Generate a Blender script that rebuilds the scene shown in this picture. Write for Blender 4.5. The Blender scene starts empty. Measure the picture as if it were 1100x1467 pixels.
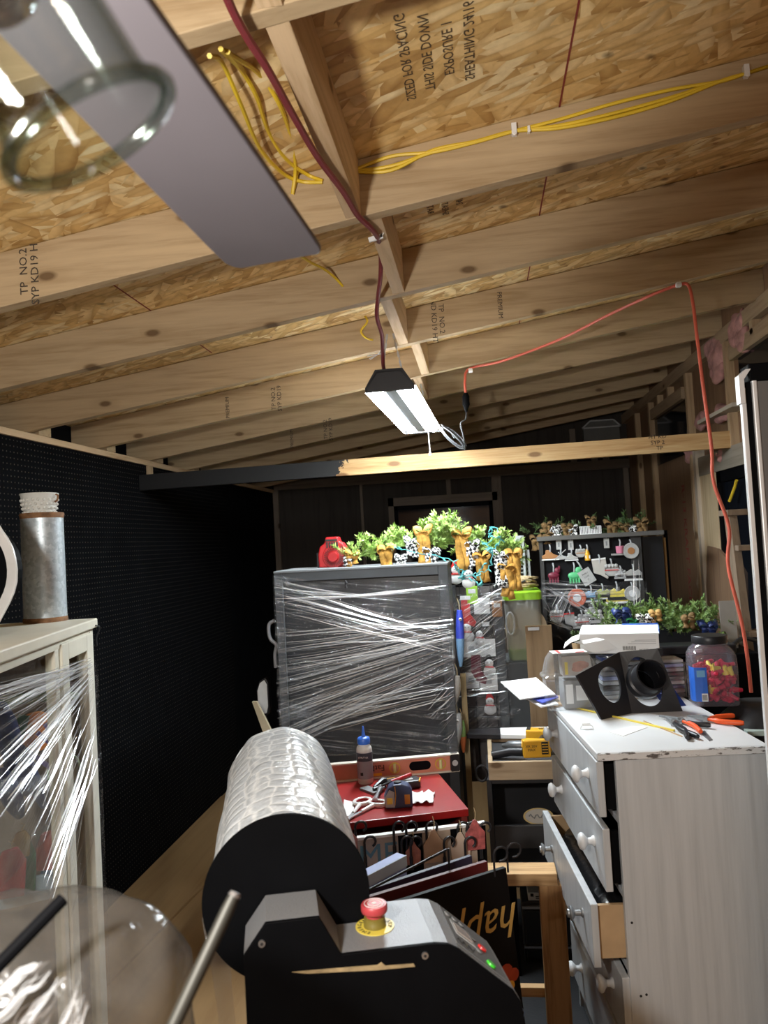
import bpy, bmesh, math, random
from mathutils import Vector, Matrix, noise as mnoise

# ------------------------------------------------------------------ camera, world, lights, exposure
SC = bpy.context.scene
COL = SC.collection
F_PX, IW, IH, EYE = 1100.0, 1100.0, 1467.0, 1.70
_dn = Vector((.055, 1, -.0405)).normalized()                 # world down, in camera axes (x right, y down, z forward)
_dy = Vector(((687 - 550) / F_PX, (770 - 733.5) / F_PX, 1.0))
_dy = (_dy - _dn * _dn.dot(_dy)).normalized()                # room depth axis
_dx = _dn.cross(_dy)
EYEP = Vector((0, 0, EYE))


def w_of(c):
    return Vector((_dx.dot(c), _dy.dot(c), -_dn.dot(c)))


def ray(x, y):
    return w_of(Vector(((x - 550) / F_PX, (y - 733.5) / F_PX, 1.0)))


def onX(x, y, X): r = ray(x, y); return EYEP + r * (X / r.x)
def onY(x, y, Y): r = ray(x, y); return EYEP + r * (Y / r.y)
def onZ(x, y, Z): r = ray(x, y); return EYEP + r * ((Z - EYE) / r.z)


def onplane(x, y, p, n):
    r = ray(x, y); p = Vector(p); n = Vector(n)
    return EYEP + r * ((p - EYEP).dot(n) / r.dot(n))


cam_d = bpy.data.cameras.new('camera')
cam = bpy.data.objects.new('camera', cam_d)
COL.objects.link(cam)
_r, _u, _b = w_of(Vector((1, 0, 0))), w_of(Vector((0, -1, 0))), w_of(Vector((0, 0, -1)))
cam.matrix_world = Matrix(((_r.x, _u.x, _b.x, 0), (_r.y, _u.y, _b.y, 0), (_r.z, _u.z, _b.z, EYE), (0, 0, 0, 1)))
cam_d.sensor_fit = 'VERTICAL'
cam_d.sensor_height = 36.0
cam_d.lens = 36.0 * F_PX / IH
cam_d.clip_start = .02
cam_d.dof.use_dof = True
cam_d.dof.focus_distance = 2.6
cam_d.dof.aperture_fstop = 7.0
SC.camera = cam

SC.view_settings.view_transform = 'Standard'
SC.view_settings.look = 'None'
SC.view_settings.gamma = 1.0
SC.view_settings.use_curve_mapping = False
SC.view_settings.exposure = 1.05
SC.cycles.caustics_reflective = False
SC.cycles.caustics_refractive = False
SC.cycles.max_bounces = 10
SC.cycles.transparent_max_bounces = 24
SC.cycles.sample_clamp_indirect = 4.0

world = bpy.data.worlds.new('night')
SC.world = world
world.use_nodes = True
world.node_tree.nodes['Background'].inputs[0].default_value = (.55, .62, .75, 1)
world.node_tree.nodes['Background'].inputs[1].default_value = 0.012

SHOP_STRENGTH = 95.0          # the two lit tubes of the hanging shop light
FAN_LAMP_W = 47.0             # warm bulb of the ceiling fan
REAR_FILL_W = 7.0            # warm fill light added behind the camera, with no bulb


def lamp(name, loc, w, col, r):
    d = bpy.data.lights.new(name, 'POINT')
    d.energy = w; d.color = col; d.shadow_soft_size = r
    o = bpy.data.objects.new(name, d); o.location = loc
    COL.objects.link(o)
    return o


lamp('fan_bulb_light', (-.50, .06, 1.86), FAN_LAMP_W, (1.0, .96, .90), .05)
lamp('rear_fill_light', (.55, -.75, 2.15), REAR_FILL_W, (1.0, .95, .88), .06)

# ------------------------------------------------------------------ helpers: objects and tags
def tag(o, label, cat, group=None, kind=None):
    o['label'] = label; o['category'] = cat
    if group: o['group'] = group
    if kind: o['kind'] = kind
    return o


def thing(name, label, cat, loc=(0, 0, 0), rz=0.0, group=None):
    o = bpy.data.objects.new(name, None)
    COL.objects.link(o)
    o.empty_display_size = .05
    o.location = loc; o.rotation_euler = (0, 0, rz)
    return tag(o, label, cat, group)


def mat_of(o):
    return Matrix.LocRotScale(o.location, o.rotation_euler, o.scale)


def dup(root, loc=None, rot=None, label=None, scale=None):
    r = root.copy(); COL.objects.link(r)
    if loc is not None: r.location = loc
    if rot is not None: r.rotation_euler = rot
    if scale is not None: r.scale = scale
    if label: r['label'] = label
    for ch in list(root.children):
        c = ch.copy(); COL.objects.link(c); c.parent = r
        for g in ch.children:
            d = g.copy(); COL.objects.link(d); d.parent = c
    return r


def frame_of(d, up=(0, 0, 1)):
    d = Vector(d).normalized(); up = Vector(up)
    if abs(d.dot(up)) > .97: up = Vector((1, 0, 0)) if abs(d.x) < .9 else Vector((0, 1, 0))
    a = up.cross(d).normalized(); b = d.cross(a)
    return a, b


class MB:
    def __init__(s): s.bm = bmesh.new()

    def box(s, c, size, rz=0.0, m=None):
        M = Matrix.Translation(c) @ Matrix.Rotation(rz, 4, 'Z') @ (m or Matrix()) @ Matrix.Diagonal((size[0], size[1], size[2], 1))
        bmesh.ops.create_cube(s.bm, size=1.0, matrix=M); return s

    def bb(s, x0, x1, y0, y1, z0, z1):
        return s.box(((x0 + x1) / 2, (y0 + y1) / 2, (z0 + z1) / 2), (abs(x1 - x0), abs(y1 - y0), abs(z1 - z0)))

    def bar(s, p0, p1, w, h, up=(0, 0, 1)):
        p0 = Vector(p0); p1 = Vector(p1); d = p1 - p0; a, b = frame_of(d, up)
        vs = []
        for p in (p0, p1):
            for i, j in ((-1, -1), (1, -1), (1, 1), (-1, 1)):
                vs.append(s.bm.verts.new(p + a * (i * w / 2) + b * (j * h / 2)))
        F = s.bm.faces.new
        F(vs[0:4][::-1]); F(vs[4:8])
        for i in range(4): F((vs[i], vs[(i + 1) % 4], vs[4 + (i + 1) % 4], vs[4 + i]))
        return s

    def cyl(s, p0, p1, r0, r1=None, n=20, cap=True):
        r1 = r0 if r1 is None else r1
        p0 = Vector(p0); p1 = Vector(p1); a, b = frame_of(p1 - p0)
        R0 = []; R1 = []
        for i in range(n):
            t = 2 * math.pi * i / n; d = a * math.cos(t) + b * math.sin(t)
            R0.append(s.bm.verts.new(p0 + d * r0)); R1.append(s.bm.verts.new(p1 + d * r1))
        for i in range(n): s.bm.faces.new((R0[i], R0[(i + 1) % n], R1[(i + 1) % n], R1[i]))
        if cap: s.bm.faces.new(R0[::-1]); s.bm.faces.new(R1)
        return s

    def tube(s, pts, r, n=8, closed=False, rs=None):
        pts = [Vector(p) for p in pts]; N = len(pts); rings = []; up = None
        for i, p in enumerate(pts):
            if closed: d = pts[(i + 1) % N] - pts[i - 1]
            else: d = pts[min(i + 1, N - 1)] - pts[max(i - 1, 0)]
            if d.length < 1e-9: d = Vector((0, 0, 1))
            a, b = frame_of(d, up if up else (0, 0, 1)); up = b
            rr = rs[i] if rs else r
            rings.append([s.bm.verts.new(p + (a * math.cos(2 * math.pi * k / n) + b * math.sin(2 * math.pi * k / n)) * rr) for k in range(n)])
        for i in range(N if closed else N - 1):
            A = rings[i]; B = rings[(i + 1) % N]
            for k in range(n): s.bm.faces.new((A[k], A[(k + 1) % n], B[(k + 1) % n], B[k]))
        if not closed: s.bm.faces.new(rings[0][::-1]); s.bm.faces.new(rings[-1])
        return s

    def lathe(s, prof, n=32, m=None, closed=False):
        m = m or Matrix(); rings = []
        for r, z in prof:
            if r < 1e-6: rings.append([s.bm.verts.new(m @ Vector((0, 0, z)))])
            else: rings.append([s.bm.verts.new(m @ Vector((r * math.cos(2 * math.pi * k / n), r * math.sin(2 * math.pi * k / n), z))) for k in range(n)])
        L = len(rings)
        for i in range(L if closed else L - 1):
            A = rings[i]; B = rings[(i + 1) % L]
            if len(A) == 1 and len(B) == 1: continue
            for k in range(n):
                k2 = (k + 1) % n
                if len(A) == 1: s.bm.faces.new((A[0], B[k2], B[k]))
                elif len(B) == 1: s.bm.faces.new((A[k], A[k2], B[0]))
                else: s.bm.faces.new((A[k], A[k2], B[k2], B[k]))
        return s

    def prism(s, poly, d, m=None):
        """poly: 2D points in the local XY plane, extruded by d along local Z"""
        m = m or Matrix()
        A = [s.bm.verts.new(m @ Vector((p[0], p[1], 0))) for p in poly]
        B = [s.bm.verts.new(m @ Vector((p[0], p[1], d))) for p in poly]
        n = len(poly)
        s.bm.faces.new(A[::-1]); s.bm.faces.new(B)
        for i in range(n): s.bm.faces.new((A[i], A[(i + 1) % n], B[(i + 1) % n], B[i]))
        return s

    def solid(s, pts, off):
        """planar 3D outline extruded by a 3D offset"""
        off = Vector(off)
        A = [s.bm.verts.new(Vector(p)) for p in pts]; B = [s.bm.verts.new(Vector(p) + off) for p in pts]
        n = len(pts)
        s.bm.faces.new(A[::-1]); s.bm.faces.new(B)
        for i in range(n): s.bm.faces.new((A[i], A[(i + 1) % n], B[(i + 1) % n], B[i]))
        return s

    def grid(s, f, nu, nv, wrapu=False):
        V = [[s.bm.verts.new(f(i / nu, j / nv)) for j in range(nv + 1)] for i in range(nu if wrapu else nu + 1)]
        for i in range(nu):
            for j in range(nv):
                i2 = (i + 1) % nu if wrapu else i + 1
                s.bm.faces.new((V[i][j], V[i2][j], V[i2][j + 1], V[i][j + 1]))
        return s

    def ball(s, c, r, sub=2, m=None):
        r = r if isinstance(r, (tuple, list)) else (r, r, r)
        M = Matrix.Translation(c) @ (m or Matrix()) @ Matrix.Diagonal((r[0], r[1], r[2], 1))
        bmesh.ops.create_icosphere(s.bm, subdivisions=sub, radius=1.0, matrix=M); return s

    def strip(s, pts, wdir, w):
        """a ribbon: centre line pts, width direction(s) wdir"""
        P = [Vector(p) for p in pts]; prev = None
        for i, p in enumerate(P):
            wd = Vector(wdir[i] if isinstance(wdir, list) else wdir).normalized()
            a = s.bm.verts.new(p - wd * w / 2); b = s.bm.verts.new(p + wd * w / 2)
            if prev: s.bm.faces.new((prev[0], a, b, prev[1]))
            prev = (a, b)
        return s

    def build(s, name, mat, parent=None, world=False, smooth=False, bevel=0.0, seg=2, solidify=0.0, sharp=40, keep=False):
        bm = s.bm
        bmesh.ops.recalc_face_normals(bm, faces=bm.faces)
        loc = None
        if parent is not None and world:
            T = mat_of(parent)
            if parent.parent is not None: T = mat_of(parent.parent) @ T
            bmesh.ops.transform(bm, matrix=T.inverted(), verts=bm.verts)
        elif parent is None and not keep:
            xs = [v.co.x for v in bm.verts]; ys = [v.co.y for v in bm.verts]; zs = [v.co.z for v in bm.verts]
            loc = Vector(((min(xs) + max(xs)) / 2, (min(ys) + max(ys)) / 2, min(zs)))
            bmesh.ops.translate(bm, vec=-loc, verts=bm.verts)
        me = bpy.data.meshes.new(name)
        bm.to_mesh(me); bm.free()
        if smooth:
            for p in me.polygons: p.use_smooth = True
            try: me.set_sharp_from_angle(angle=math.radians(sharp))
            except Exception: pass
        o = bpy.data.objects.new(name, me)
        COL.objects.link(o)
        if mat is not None: me.materials.append(mat)
        if parent is not None: o.parent = parent
        elif loc is not None: o.location = loc
        if solidify:
            md = o.modifiers.new('thick', 'SOLIDIFY'); md.thickness = solidify; md.offset = 0
        if bevel:
            md = o.modifiers.new('bevel', 'BEVEL'); md.width = bevel; md.segments = seg
            md.limit_method = 'ANGLE'; md.angle_limit = math.radians(35)
        return o


def struct(o):
    o['kind'] = 'structure'; return o


def lettering(name, body, size, M, mat, parent, depth=.0004, align='CENTER', world=True, shear=0.0):
    cu = bpy.data.curves.new(name, 'FONT')
    cu.body = body; cu.size = size; cu.extrude = depth; cu.align_x = align; cu.align_y = 'CENTER'
    cu.resolution_u = 2; cu.shear = shear
    tmp = bpy.data.objects.new(name, cu); COL.objects.link(tmp)
    dg = bpy.context.evaluated_depsgraph_get(); dg.update()
    me = bpy.data.meshes.new_from_object(tmp.evaluated_get(dg))
    bpy.data.objects.remove(tmp)
    if world and parent is not None:
        T = mat_of(parent)
        if parent.parent is not None: T = mat_of(parent.parent) @ T
        M = T.inverted() @ M
    me.transform(M)
    me.materials.clear(); me.materials.append(mat)
    me.name = name
    o = bpy.data.objects.new(name, me); COL.objects.link(o)
    if parent is not None: o.parent = parent
    return o


def axes(origin, xd, yd):
    """matrix with local x along xd, y along yd"""
    x = Vector(xd).normalized(); y = Vector(yd); y = (y - x * x.dot(y)).normalized(); z = x.cross(y)
    o = Vector(origin)
    return Matrix(((x.x, y.x, z.x, o.x), (x.y, y.y, z.y, o.y), (x.z, y.z, z.z, o.z), (0, 0, 0, 1)))


def spline(pts, n=8):
    """Catmull-Rom through pts"""
    P = [Vector(p) for p in pts]; P = [P[0] * 2 - P[1]] + P + [P[-1] * 2 - P[-2]]; out = []
    for i in range(1, len(P) - 2):
        for k in range(n):
            t = k / n; a, b, c, d = P[i - 1], P[i], P[i + 1], P[i + 2]
            out.append(.5 * ((2 * b) + (c - a) * t + (2 * a - 5 * b + 4 * c - d) * t * t + (3 * b - a - 3 * c + d) * t ** 3))
    out.append(P[-2].copy()); return out


# ------------------------------------------------------------------ helpers: materials
class NM:
    def __init__(s, name):
        s.m = bpy.data.materials.new(name); s.m.use_nodes = True
        s.t = s.m.node_tree; s.t.nodes.clear()
        s.out = s.t.nodes.new('ShaderNodeOutputMaterial')

    def n(s, typ, ins=None, **props):
        nd = s.t.nodes.new('ShaderNode' + typ)
        for k, v in props.items(): setattr(nd, k, v)
        for k, v in (ins or {}).items():
            sock = nd.inputs[k]
            if isinstance(v, bpy.types.NodeSocket): s.t.links.new(v, sock)
            else:
                if sock.type == 'RGBA' and len(v) == 3: v = (*v, 1)
                sock.default_value = v
        return nd

    def coords(s, scale=(1, 1, 1), rot=(0, 0, 0), loc=(0, 0, 0), rnd=0.0):
        tc = s.n('TexCoord').outputs['Object']
        if rnd:                                     # every board gets its own piece of grain
            k = s.math('MULTIPLY', s.n('ObjectInfo').outputs['Random'], rnd)
            tc = s.n('VectorMath', {0: tc, 1: s.n('CombineXYZ', {0: k, 1: k, 2: k}).outputs[0]}, operation='ADD').outputs[0]
        if any(rot):                                # turn first, then stretch, so that slanted grain stays slanted
            return s.n('Mapping', {'Vector': tc, 'Scale': tuple(1 / k for k in scale), 'Rotation': rot, 'Location': loc}, vector_type='TEXTURE').outputs[0]
        return s.n('Mapping', {'Vector': tc, 'Scale': scale, 'Location': loc}).outputs[0]

    def noise(s, vec, scale, detail=3, rough=.55, dist=0.0):
        return s.n('TexNoise', {'Vector': vec, 'Scale': scale, 'Detail': detail, 'Roughness': rough, 'Distortion': dist})

    def ramp(s, fac, stops, interp='LINEAR'):
        r = s.n('ValToRGB', {'Fac': fac}); cr = r.color_ramp; cr.interpolation = interp
        while len(cr.elements) < len(stops): cr.elements.new(.5)
        for e, (p, c) in zip(cr.elements, stops):
            e.position = p; e.color = c if len(c) == 4 else (*c, 1)
        return r.outputs[0]

    def mix(s, fac, a, b, mode='MIX'):
        x = s.n('Mix', data_type='RGBA', blend_type=mode)
        for i, v in ((0, fac), (6, a), (7, b)):
            if isinstance(v, bpy.types.NodeSocket): s.t.links.new(v, x.inputs[i])
            else: x.inputs[i].default_value = v if not isinstance(v, tuple) else ((*v, 1) if len(v) == 3 else v)
        return x.outputs[2]

    def math(s, op, a, b=0.0, c=0.0, clamp=False):
        x = s.n('Math', operation=op, use_clamp=clamp)
        for i, v in enumerate((a, b, c)):
            if isinstance(v, bpy.types.NodeSocket): s.t.links.new(v, x.inputs[i])
            else: x.inputs[i].default_value = v
        return x.outputs[0]

    def sep(s, vec): return s.n('SeparateXYZ', {'Vector': vec}).outputs

    def bump(s, h, strength=.3, dist=.01): return s.n('Bump', {'Height': h, 'Strength': strength, 'Distance': dist}).outputs[0]

    def bsdf(s, **k):
        b = s.n('BsdfPrincipled', {kk.replace('_', ' '): v for kk, v in k.items()})
        s.t.links.new(b.outputs[0], s.out.inputs[0]); return b

    def surf(s, sock): s.t.links.new(sock, s.out.inputs[0]); return s.m


def plain(name, col, rough=.5, metal=0.0, var=.10, vs=9.0, bump=0.0, bs=60.0, spec=.5, coat=0.0):
    q = NM(name); v = q.coords()
    n = q.noise(v, vs).outputs[0]
    lo = tuple(c * (1 - var) for c in col); hi = tuple(min(1, c * (1 + var)) for c in col)
    c = q.ramp(n, [(.3, lo), (.7, hi)])
    k = {'Base_Color': c, 'Roughness': rough, 'Metallic': metal, 'Specular_IOR_Level': spec, 'Coat_Weight': coat}
    if bump: k['Normal'] = q.bump(q.noise(v, bs).outputs[0], bump, .004)
    q.bsdf(**k); return q.m


def wood(name, c1, c2, axis=0, scale=1.0, knots=.0, rough=.65, stain=None, gloss=.3):
    q = NM(name)
    sc = [22 * scale] * 3; sc[axis] = 1.3 * scale
    v = q.coords(tuple(sc), rnd=17.0)
    n1 = q.noise(v, 1.0, 3, .6, 1.2).outputs[0]
    n2 = q.noise(v, 4.5, 4, .65, .4).outputs[0]
    f = q.math('ADD', q.math('MULTIPLY', n1, .65), q.math('MULTIPLY', n2, .35))
    c = q.ramp(f, [(.34, c2), (.5, c1), (.64, tuple(min(1, x * 1.12) for x in c1))])
    big = q.noise(q.coords((1.7, 1.7, 1.7)), 1.4).outputs[0]
    c = q.mix(q.math('MULTIPLY', big, .35), c, c2)
    if knots:
        ks = [7.0] * 3; ks[axis] = 3.2
        o3 = q.sep(q.coords(tuple(ks), rnd=17.0))
        kv = q.n('CombineXYZ', {0: o3[axis], 1: o3[0 if axis == 2 else 2], 2: 0.0}).outputs[0]
        vo = q.n('TexVoronoi', {'Vector': kv, 'Scale': 1.0, 'Randomness': 1.0}, voronoi_dimensions='2D')
        d = vo.outputs['Distance']
        pick = q.math('LESS_THAN', q.sep(vo.outputs['Color'])[0], knots)
        core = q.math('MULTIPLY', q.ramp(d, [(.055, (1, 1, 1)), (.105, (0, 0, 0))]), pick)
        halo = q.math('MULTIPLY', q.ramp(d, [(.10, (1, 1, 1)), (.26, (0, 0, 0))]), pick)
        c = q.mix(q.math('MULTIPLY', halo, .35), c, c2)
        c = q.mix(q.math('MULTIPLY', core, .85), c, (c2[0] * .33, c2[1] * .26, c2[2] * .2))
    q.bsdf(Base_Color=c, Roughness=rough, Specular_IOR_Level=gloss, Normal=q.bump(n2, .18, .003))
    return q.m


def film(name, rot=(0, 0, 0), dens=.10, streak=.38, sc=(1.2, 30, 30), tint=(.94, .95, .97), rough=.16, bump=.7):
    """stretch wrap: mostly clear, thicker and milkier where it is pulled into folds"""
    q = NM(name)
    v = q.coords(sc, rot)
    n1 = q.noise(v, 1.5, 4, .62, .5).outputs[0]
    n2 = q.noise(q.coords((6, 6, 6), rot), 2.2, 3, .6, .6).outputs[0]
    n3 = q.noise(q.coords((40, 40, 40)), 1.6, 3, .6, 1.5).outputs[0]
    folds = q.ramp(n1, [(.50, (0, 0, 0)), (.66, (1, 1, 1))])
    zone = q.ramp(n2, [(.36, (.12, .12, .12)), (.66, (1, 1, 1))])
    fac = q.math('MULTIPLY_ADD', q.math('MULTIPLY', folds, zone), streak, dens, clamp=True)
    h = q.math('ADD', n1, q.math('MULTIPLY', n3, .5))
    b = q.bump(h, bump, .02)
    gl = q.n('BsdfGlossy', {'Color': tint, 'Roughness': rough, 'Normal': b})
    df = q.n('BsdfDiffuse', {'Color': tint, 'Normal': b})
    body = q.n('MixShader', {0: .30, 1: gl.outputs[0], 2: df.outputs[0]})
    tr = q.n('BsdfTransparent', {'Color': (.97, .97, .98)})
    mx = q.n('MixShader', {0: fac, 1: tr.outputs[0], 2: body.outputs[0]})
    return q.surf(mx.outputs[0])


def clear(name, col=(.97, .98, .98), refl=.10, rough=.04, milk=0.0, milkcol=(.9, .92, .92), bump=0.0, bs=20.0, edge=None):
    """thin clear glass or plastic"""
    q = NM(name)
    k = {'Normal': q.bump(q.noise(q.coords(), bs, 3).outputs[0], bump, .01)} if bump else {}
    fr = q.n('LayerWeight', {'Blend': .25, **k})
    fac = q.math('MULTIPLY_ADD', q.math('POWER', fr.outputs['Facing'], 2.2), .20, refl, clamp=True)
    gl = q.n('BsdfGlossy', {'Color': (1, 1, 1), 'Roughness': rough, **k})
    tint = q.mix(q.math('POWER', fr.outputs['Facing'], 1.1), col, edge) if edge else col
    tr = q.n('BsdfTransparent', {'Color': tint})
    a = q.n('MixShader', {0: fac, 1: tr.outputs[0], 2: gl.outputs[0]})
    if milk:
        df = q.n('BsdfDiffuse', {'Color': milkcol}); a = q.n('MixShader', {0: milk, 1: a.outputs[0], 2: df.outputs[0]})
    return q.surf(a.outputs[0])


def emit(name, col, s):
    q = NM(name); e = q.n('Emission', {'Color': col, 'Strength': s}); return q.surf(e.outputs[0])

# ------------------------------------------------------------------ materials
PINE = wood('pine_framing', (.475, .355, .215), (.34, .235, .125), 0, 1.0, .40)
PINE_Y = wood('pine_blocking', (.66, .49, .31), (.47, .31, .16), 1, 1.0, .2)
PINE_Z = wood('pine_stud', (.50, .36, .22), (.33, .22, .12), 2, 1.0, .2)
PINE_WARM = wood('pine_beam', (.62, .40, .19), (.46, .26, .10), 0, .8, .42)
PLY_DARK = wood('dark_sheathing', (.050, .042, .036), (.032, .026, .023), 2, .5, 0, .8)
STUD_DARK = wood('old_stud', (.20, .16, .125), (.12, .095, .075), 2, 1.0, .1)
KRAFT = wood('kraft_paper', (.25, .150, .085), (.18, .10, .056), 2, .5, 0, .75)
CDX = wood('plywood_offcut', (.29, .18, .11), (.20, .118, .07), 2, .8, 0, .6)
LADDER_W = wood('ladder_wood', (.20, .145, .10), (.12, .085, .06), 2, 1.2, 0, .7)
BENCH_W = wood('bench_pine', (.62, .40, .20), (.36, .20, .085), 0, 1.2, .1)
LEG_W = wood('leg_pine', (.50, .29, .13), (.24, .115, .045), 2, 1.3, .0)
TRAY_W = wood('tray_pine', (.50, .38, .25), (.36, .26, .16), 0, 1.0, .25)
BOARD_W = wood('board_pine', (.25, .165, .09), (.15, .09, .048), 2, .9, .5)
FLOORM = wood('floor_plywood', (.33, .205, .095), (.26, .15, .066), 1, .35, 0, .6)


def make_osb():
    q = NM('osb_sheathing')
    base = None
    for i, (ang, s, w) in enumerate(((.3, 8.5, 1), (1.25, 10, 1), (2.2, 9, 1), (2.9, 14, 1))):
        v = q.coords((s * .8, s * 3.4, 1.0), (0, 0, ang), (i * 3.7, i * 1.3, 0))
        d = q.noise(q.coords((7, 7, 7), (0, 0, ang)), 1.2, 2).outputs['Color']
        v2 = q.mix(.10, v, d, 'ADD')
        vo = q.n('TexVoronoi', {'Vector': v2, 'Scale': 1.0, 'Randomness': 1.0})
        r = q.sep(vo.outputs['Color'])
        c = q.ramp(r[0], [(0, (.58, .35, .12)), (.35, (.80, .54, .22)), (.7, (.90, .66, .32)), (1, (.96, .80, .48))])
        edge = q.ramp(vo.outputs['Distance'], [(.45, (1, 1, 1)), (.85, (.66, .58, .48))])
        c = q.mix(1.0, c, edge, 'MULTIPLY')
        if base is None: base = c
        else: base = q.mix(q.math('GREATER_THAN', r[1], .52), base, c)
    dark = q.n('TexVoronoi', {'Vector': q.coords((5, 8, 1), (0, 0, .7)), 'Scale': 1.4})
    m = q.math('MULTIPLY', q.ramp(dark.outputs['Distance'], [(.05, (1, 1, 1)), (.14, (0, 0, 0))]), q.math('LESS_THAN', q.sep(dark.outputs['Color'])[0], .33))
    base = q.mix(q.math('MULTIPLY', m, .75), base, (.10, .055, .02))
    g = q.noise(q.coords((30, 30, 1)), 1.5, 4).outputs[0]
    base = q.mix(.35, base, q.ramp(g, [(.3, (.55, .5, .42)), (.7, (1, 1, 1))]), 'MULTIPLY')
    q.bsdf(Base_Color=base, Roughness=.55, Specular_IOR_Level=.4, Normal=q.bump(g, .25, .004))
    return q.m


OSB = make_osb()


def make_peg():
    q = NM('black_pegboard')
    s = q.sep(q.coords())
    u = q.math('SUBTRACT', q.math('FRACT', q.math('MULTIPLY', s[1], 40.0)), .5)
    v = q.math('SUBTRACT', q.math('FRACT', q.math('MULTIPLY', s[2], 40.0)), .5)
    d = q.math('SQRT', q.math('ADD', q.math('MULTIPLY', u, u), q.math('MULTIPLY', v, v)))
    hole = q.math('LESS_THAN', d, .115)
    n = q.noise(q.coords((1, 3, 3)), 2.0).outputs[0]
    c = q.ramp(n, [(.3, (.0022, .0024, .003)), (.7, (.0036, .0039, .0048))])
    c = q.mix(hole, c, (.070, .062, .052))
    q.bsdf(Base_Color=c, Roughness=.8, Specular_IOR_Level=.05)
    return q.m


PEG = make_peg()
BLACK_PAINT = plain('black_wall_paint', (.0035, .004, .005), .75, var=.3, spec=.05)
BLACK = plain('black_metal', (.012, .012, .014), .42, 0, .2, bump=.05)
BLACK_MATT = plain('black_matt', (.003, .0032, .004), .6, 0, .2, spec=.06)
BLACK_PL = plain('black_plastic', (.014, .014, .017), .38, spec=.45)
CHAR = plain('charcoal_frame', (.040, .044, .048), .5, var=.15)
CHAR_D = plain('charcoal_panel', (.018, .020, .022), .35, var=.2, vs=3)
GREY_PLATE = plain('grey_machine_plate', (.30, .31, .33), .45, .35, .06, bump=.25, bs=400)
WHITE_P = plain('white_paint', (.72, .73, .74), .5, var=.04)
WHITE = plain('white_plastic', (.80, .80, .79), .35, var=.03)
CREAM = plain('cream_paint', (.70, .67, .56), .5, var=.05, bump=.1, bs=30)
STEEL = plain('steel', (.55, .56, .58), .32, .9, .1)
DULL_STEEL = plain('dull_steel', (.32, .33, .34), .42, .8, .15)
ALU = plain('aluminium_edge', (.78, .79, .80), .4, .25, .04)
RED_PAINT = plain('red_lacquer', (.30, .010, .010), .35, var=.12, coat=.2)
RED_PL = plain('red_plastic', (.36, .010, .012), .38)
RED_BRIGHT = plain('bright_red', (.66, .03, .03), .45)
DARK_RED = plain('dark_red', (.10, .012, .012), .45)
YEL = plain('yellow_tool', (.78, .40, .02), .42)
YEL_LT = plain('yellow_plastic', (.82, .66, .10), .4)
ORANGE = plain('orange_grip', (.75, .09, .015), .4)
LIME = plain('lime_plastic', (.34, .66, .03), .4)
BLUE = plain('blue_plastic', (.03, .14, .60), .38)
SKY = plain('sky_blue', (.18, .42, .68), .5)
NAVY = plain('navy', (.016, .035, .15), .45)
PALE_BLUE = plain('pale_blue_board', (.36, .42, .68), .4)
TEAL = plain('teal_wire', (.09, .38, .38), .5)
GREEN = plain('green_paint', (.03, .30, .10), .5)
OLIVE = plain('olive_green', (.14, .24, .07), .55)
BROWN = plain('brown_ceramic', (.38, .17, .06), .5)
TAN = plain('tan_wood', (.48, .32, .17), .6)
BURLAP = plain('mustard_burlap', (.48, .25, .045), .9, var=.35, vs=60, bump=.6, bs=300)
ROPE = plain('straw_rope', (.55, .42, .24), .85, var=.25, vs=80, bump=.4, bs=200)
MAROON_CORD = plain('maroon_cord', (.20, .028, .035), .45)
CORAL_CORD = plain('coral_cord', (.60, .12, .075), .42)
ROMEX = plain('yellow_cable', (.74, .52, .03), .45)
PAPER = plain('white_paper', (.82, .82, .81), .7, var=.03)
INK = plain('black_ink', (.018, .016, .015), .8)
INK_RED = plain('red_ink', (.24, .035, .025), .8)
INK_BROWN = plain('stamp_ink', (.045, .032, .022), .8)
GOLD = plain('gold_lettering', (.62, .40, .12), .4, .4)
TEAL_INK = plain('slate_blue_lettering', (.12, .25, .32), .6)
PINK = plain('pink_glaze', (.62, .20, .30), .45)
MAROON = plain('maroon_glaze', (.16, .015, .035), .45)
GREY_L = plain('light_grey', (.45, .46, .47), .5)
GREY_M = plain('mid_grey', (.20, .205, .21), .5)
FAN_BLADE = plain('fan_blade_veneer', (.105, .093, .102), .5, var=.10, vs=3)
PANEL_GREY = plain('grey_panel', (.145, .142, .138), .45, .1, .04)
PINKINS = plain('pink_insulation', (.50, .26, .24), .95, var=.35, vs=14, bump=.8, bs=40)
SIDE_EMIT = emit('lit_lens_side', (.93, .97, 1.0), SHOP_STRENGTH * .40)
TUBE_EMIT = emit('lit_tube', (.86, .95, 1.0), SHOP_STRENGTH)
LED_RED = plain('red_button', (.85, .03, .03), .3)
LED_GREEN = plain('green_button', (.06, .75, .04), .3)
DARKGLASS = plain('night_glass', (.006, .008, .012), .06, spec=.6)
GLASS = clear('clear_glass', (.95, .97, .96), .06, .02)
RIM_GLASS = clear('rim_glass', (.74, .79, .76), .07, .14, 0, edge=(.20, .26, .22))
SHADE_GLASS = clear('shade_glass', (.93, .95, .94), .015, .06, edge=(.30, .36, .32))
PLASTIC_CLR = clear('clear_plastic', (.95, .96, .97), .09, .08, .10)
BAG = clear('crumpled_clear_bag', (.80, .79, .77), .05, .22, .07, (.42, .40, .38), .8, 22, edge=(.55, .54, .52))
BUBBLE = clear('bubble_wrap', (.97, .97, .98), .05, .15, .03, (.85, .87, .88), 1.0, 90)
BIN_PL = clear('frosted_bin', (.93, .93, .90), .05, .3, .34, (.62, .62, .58))
FOLD = clear('film_fold', (.95, .96, .97), .34, .26, .22, (.92, .93, .95))
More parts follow.
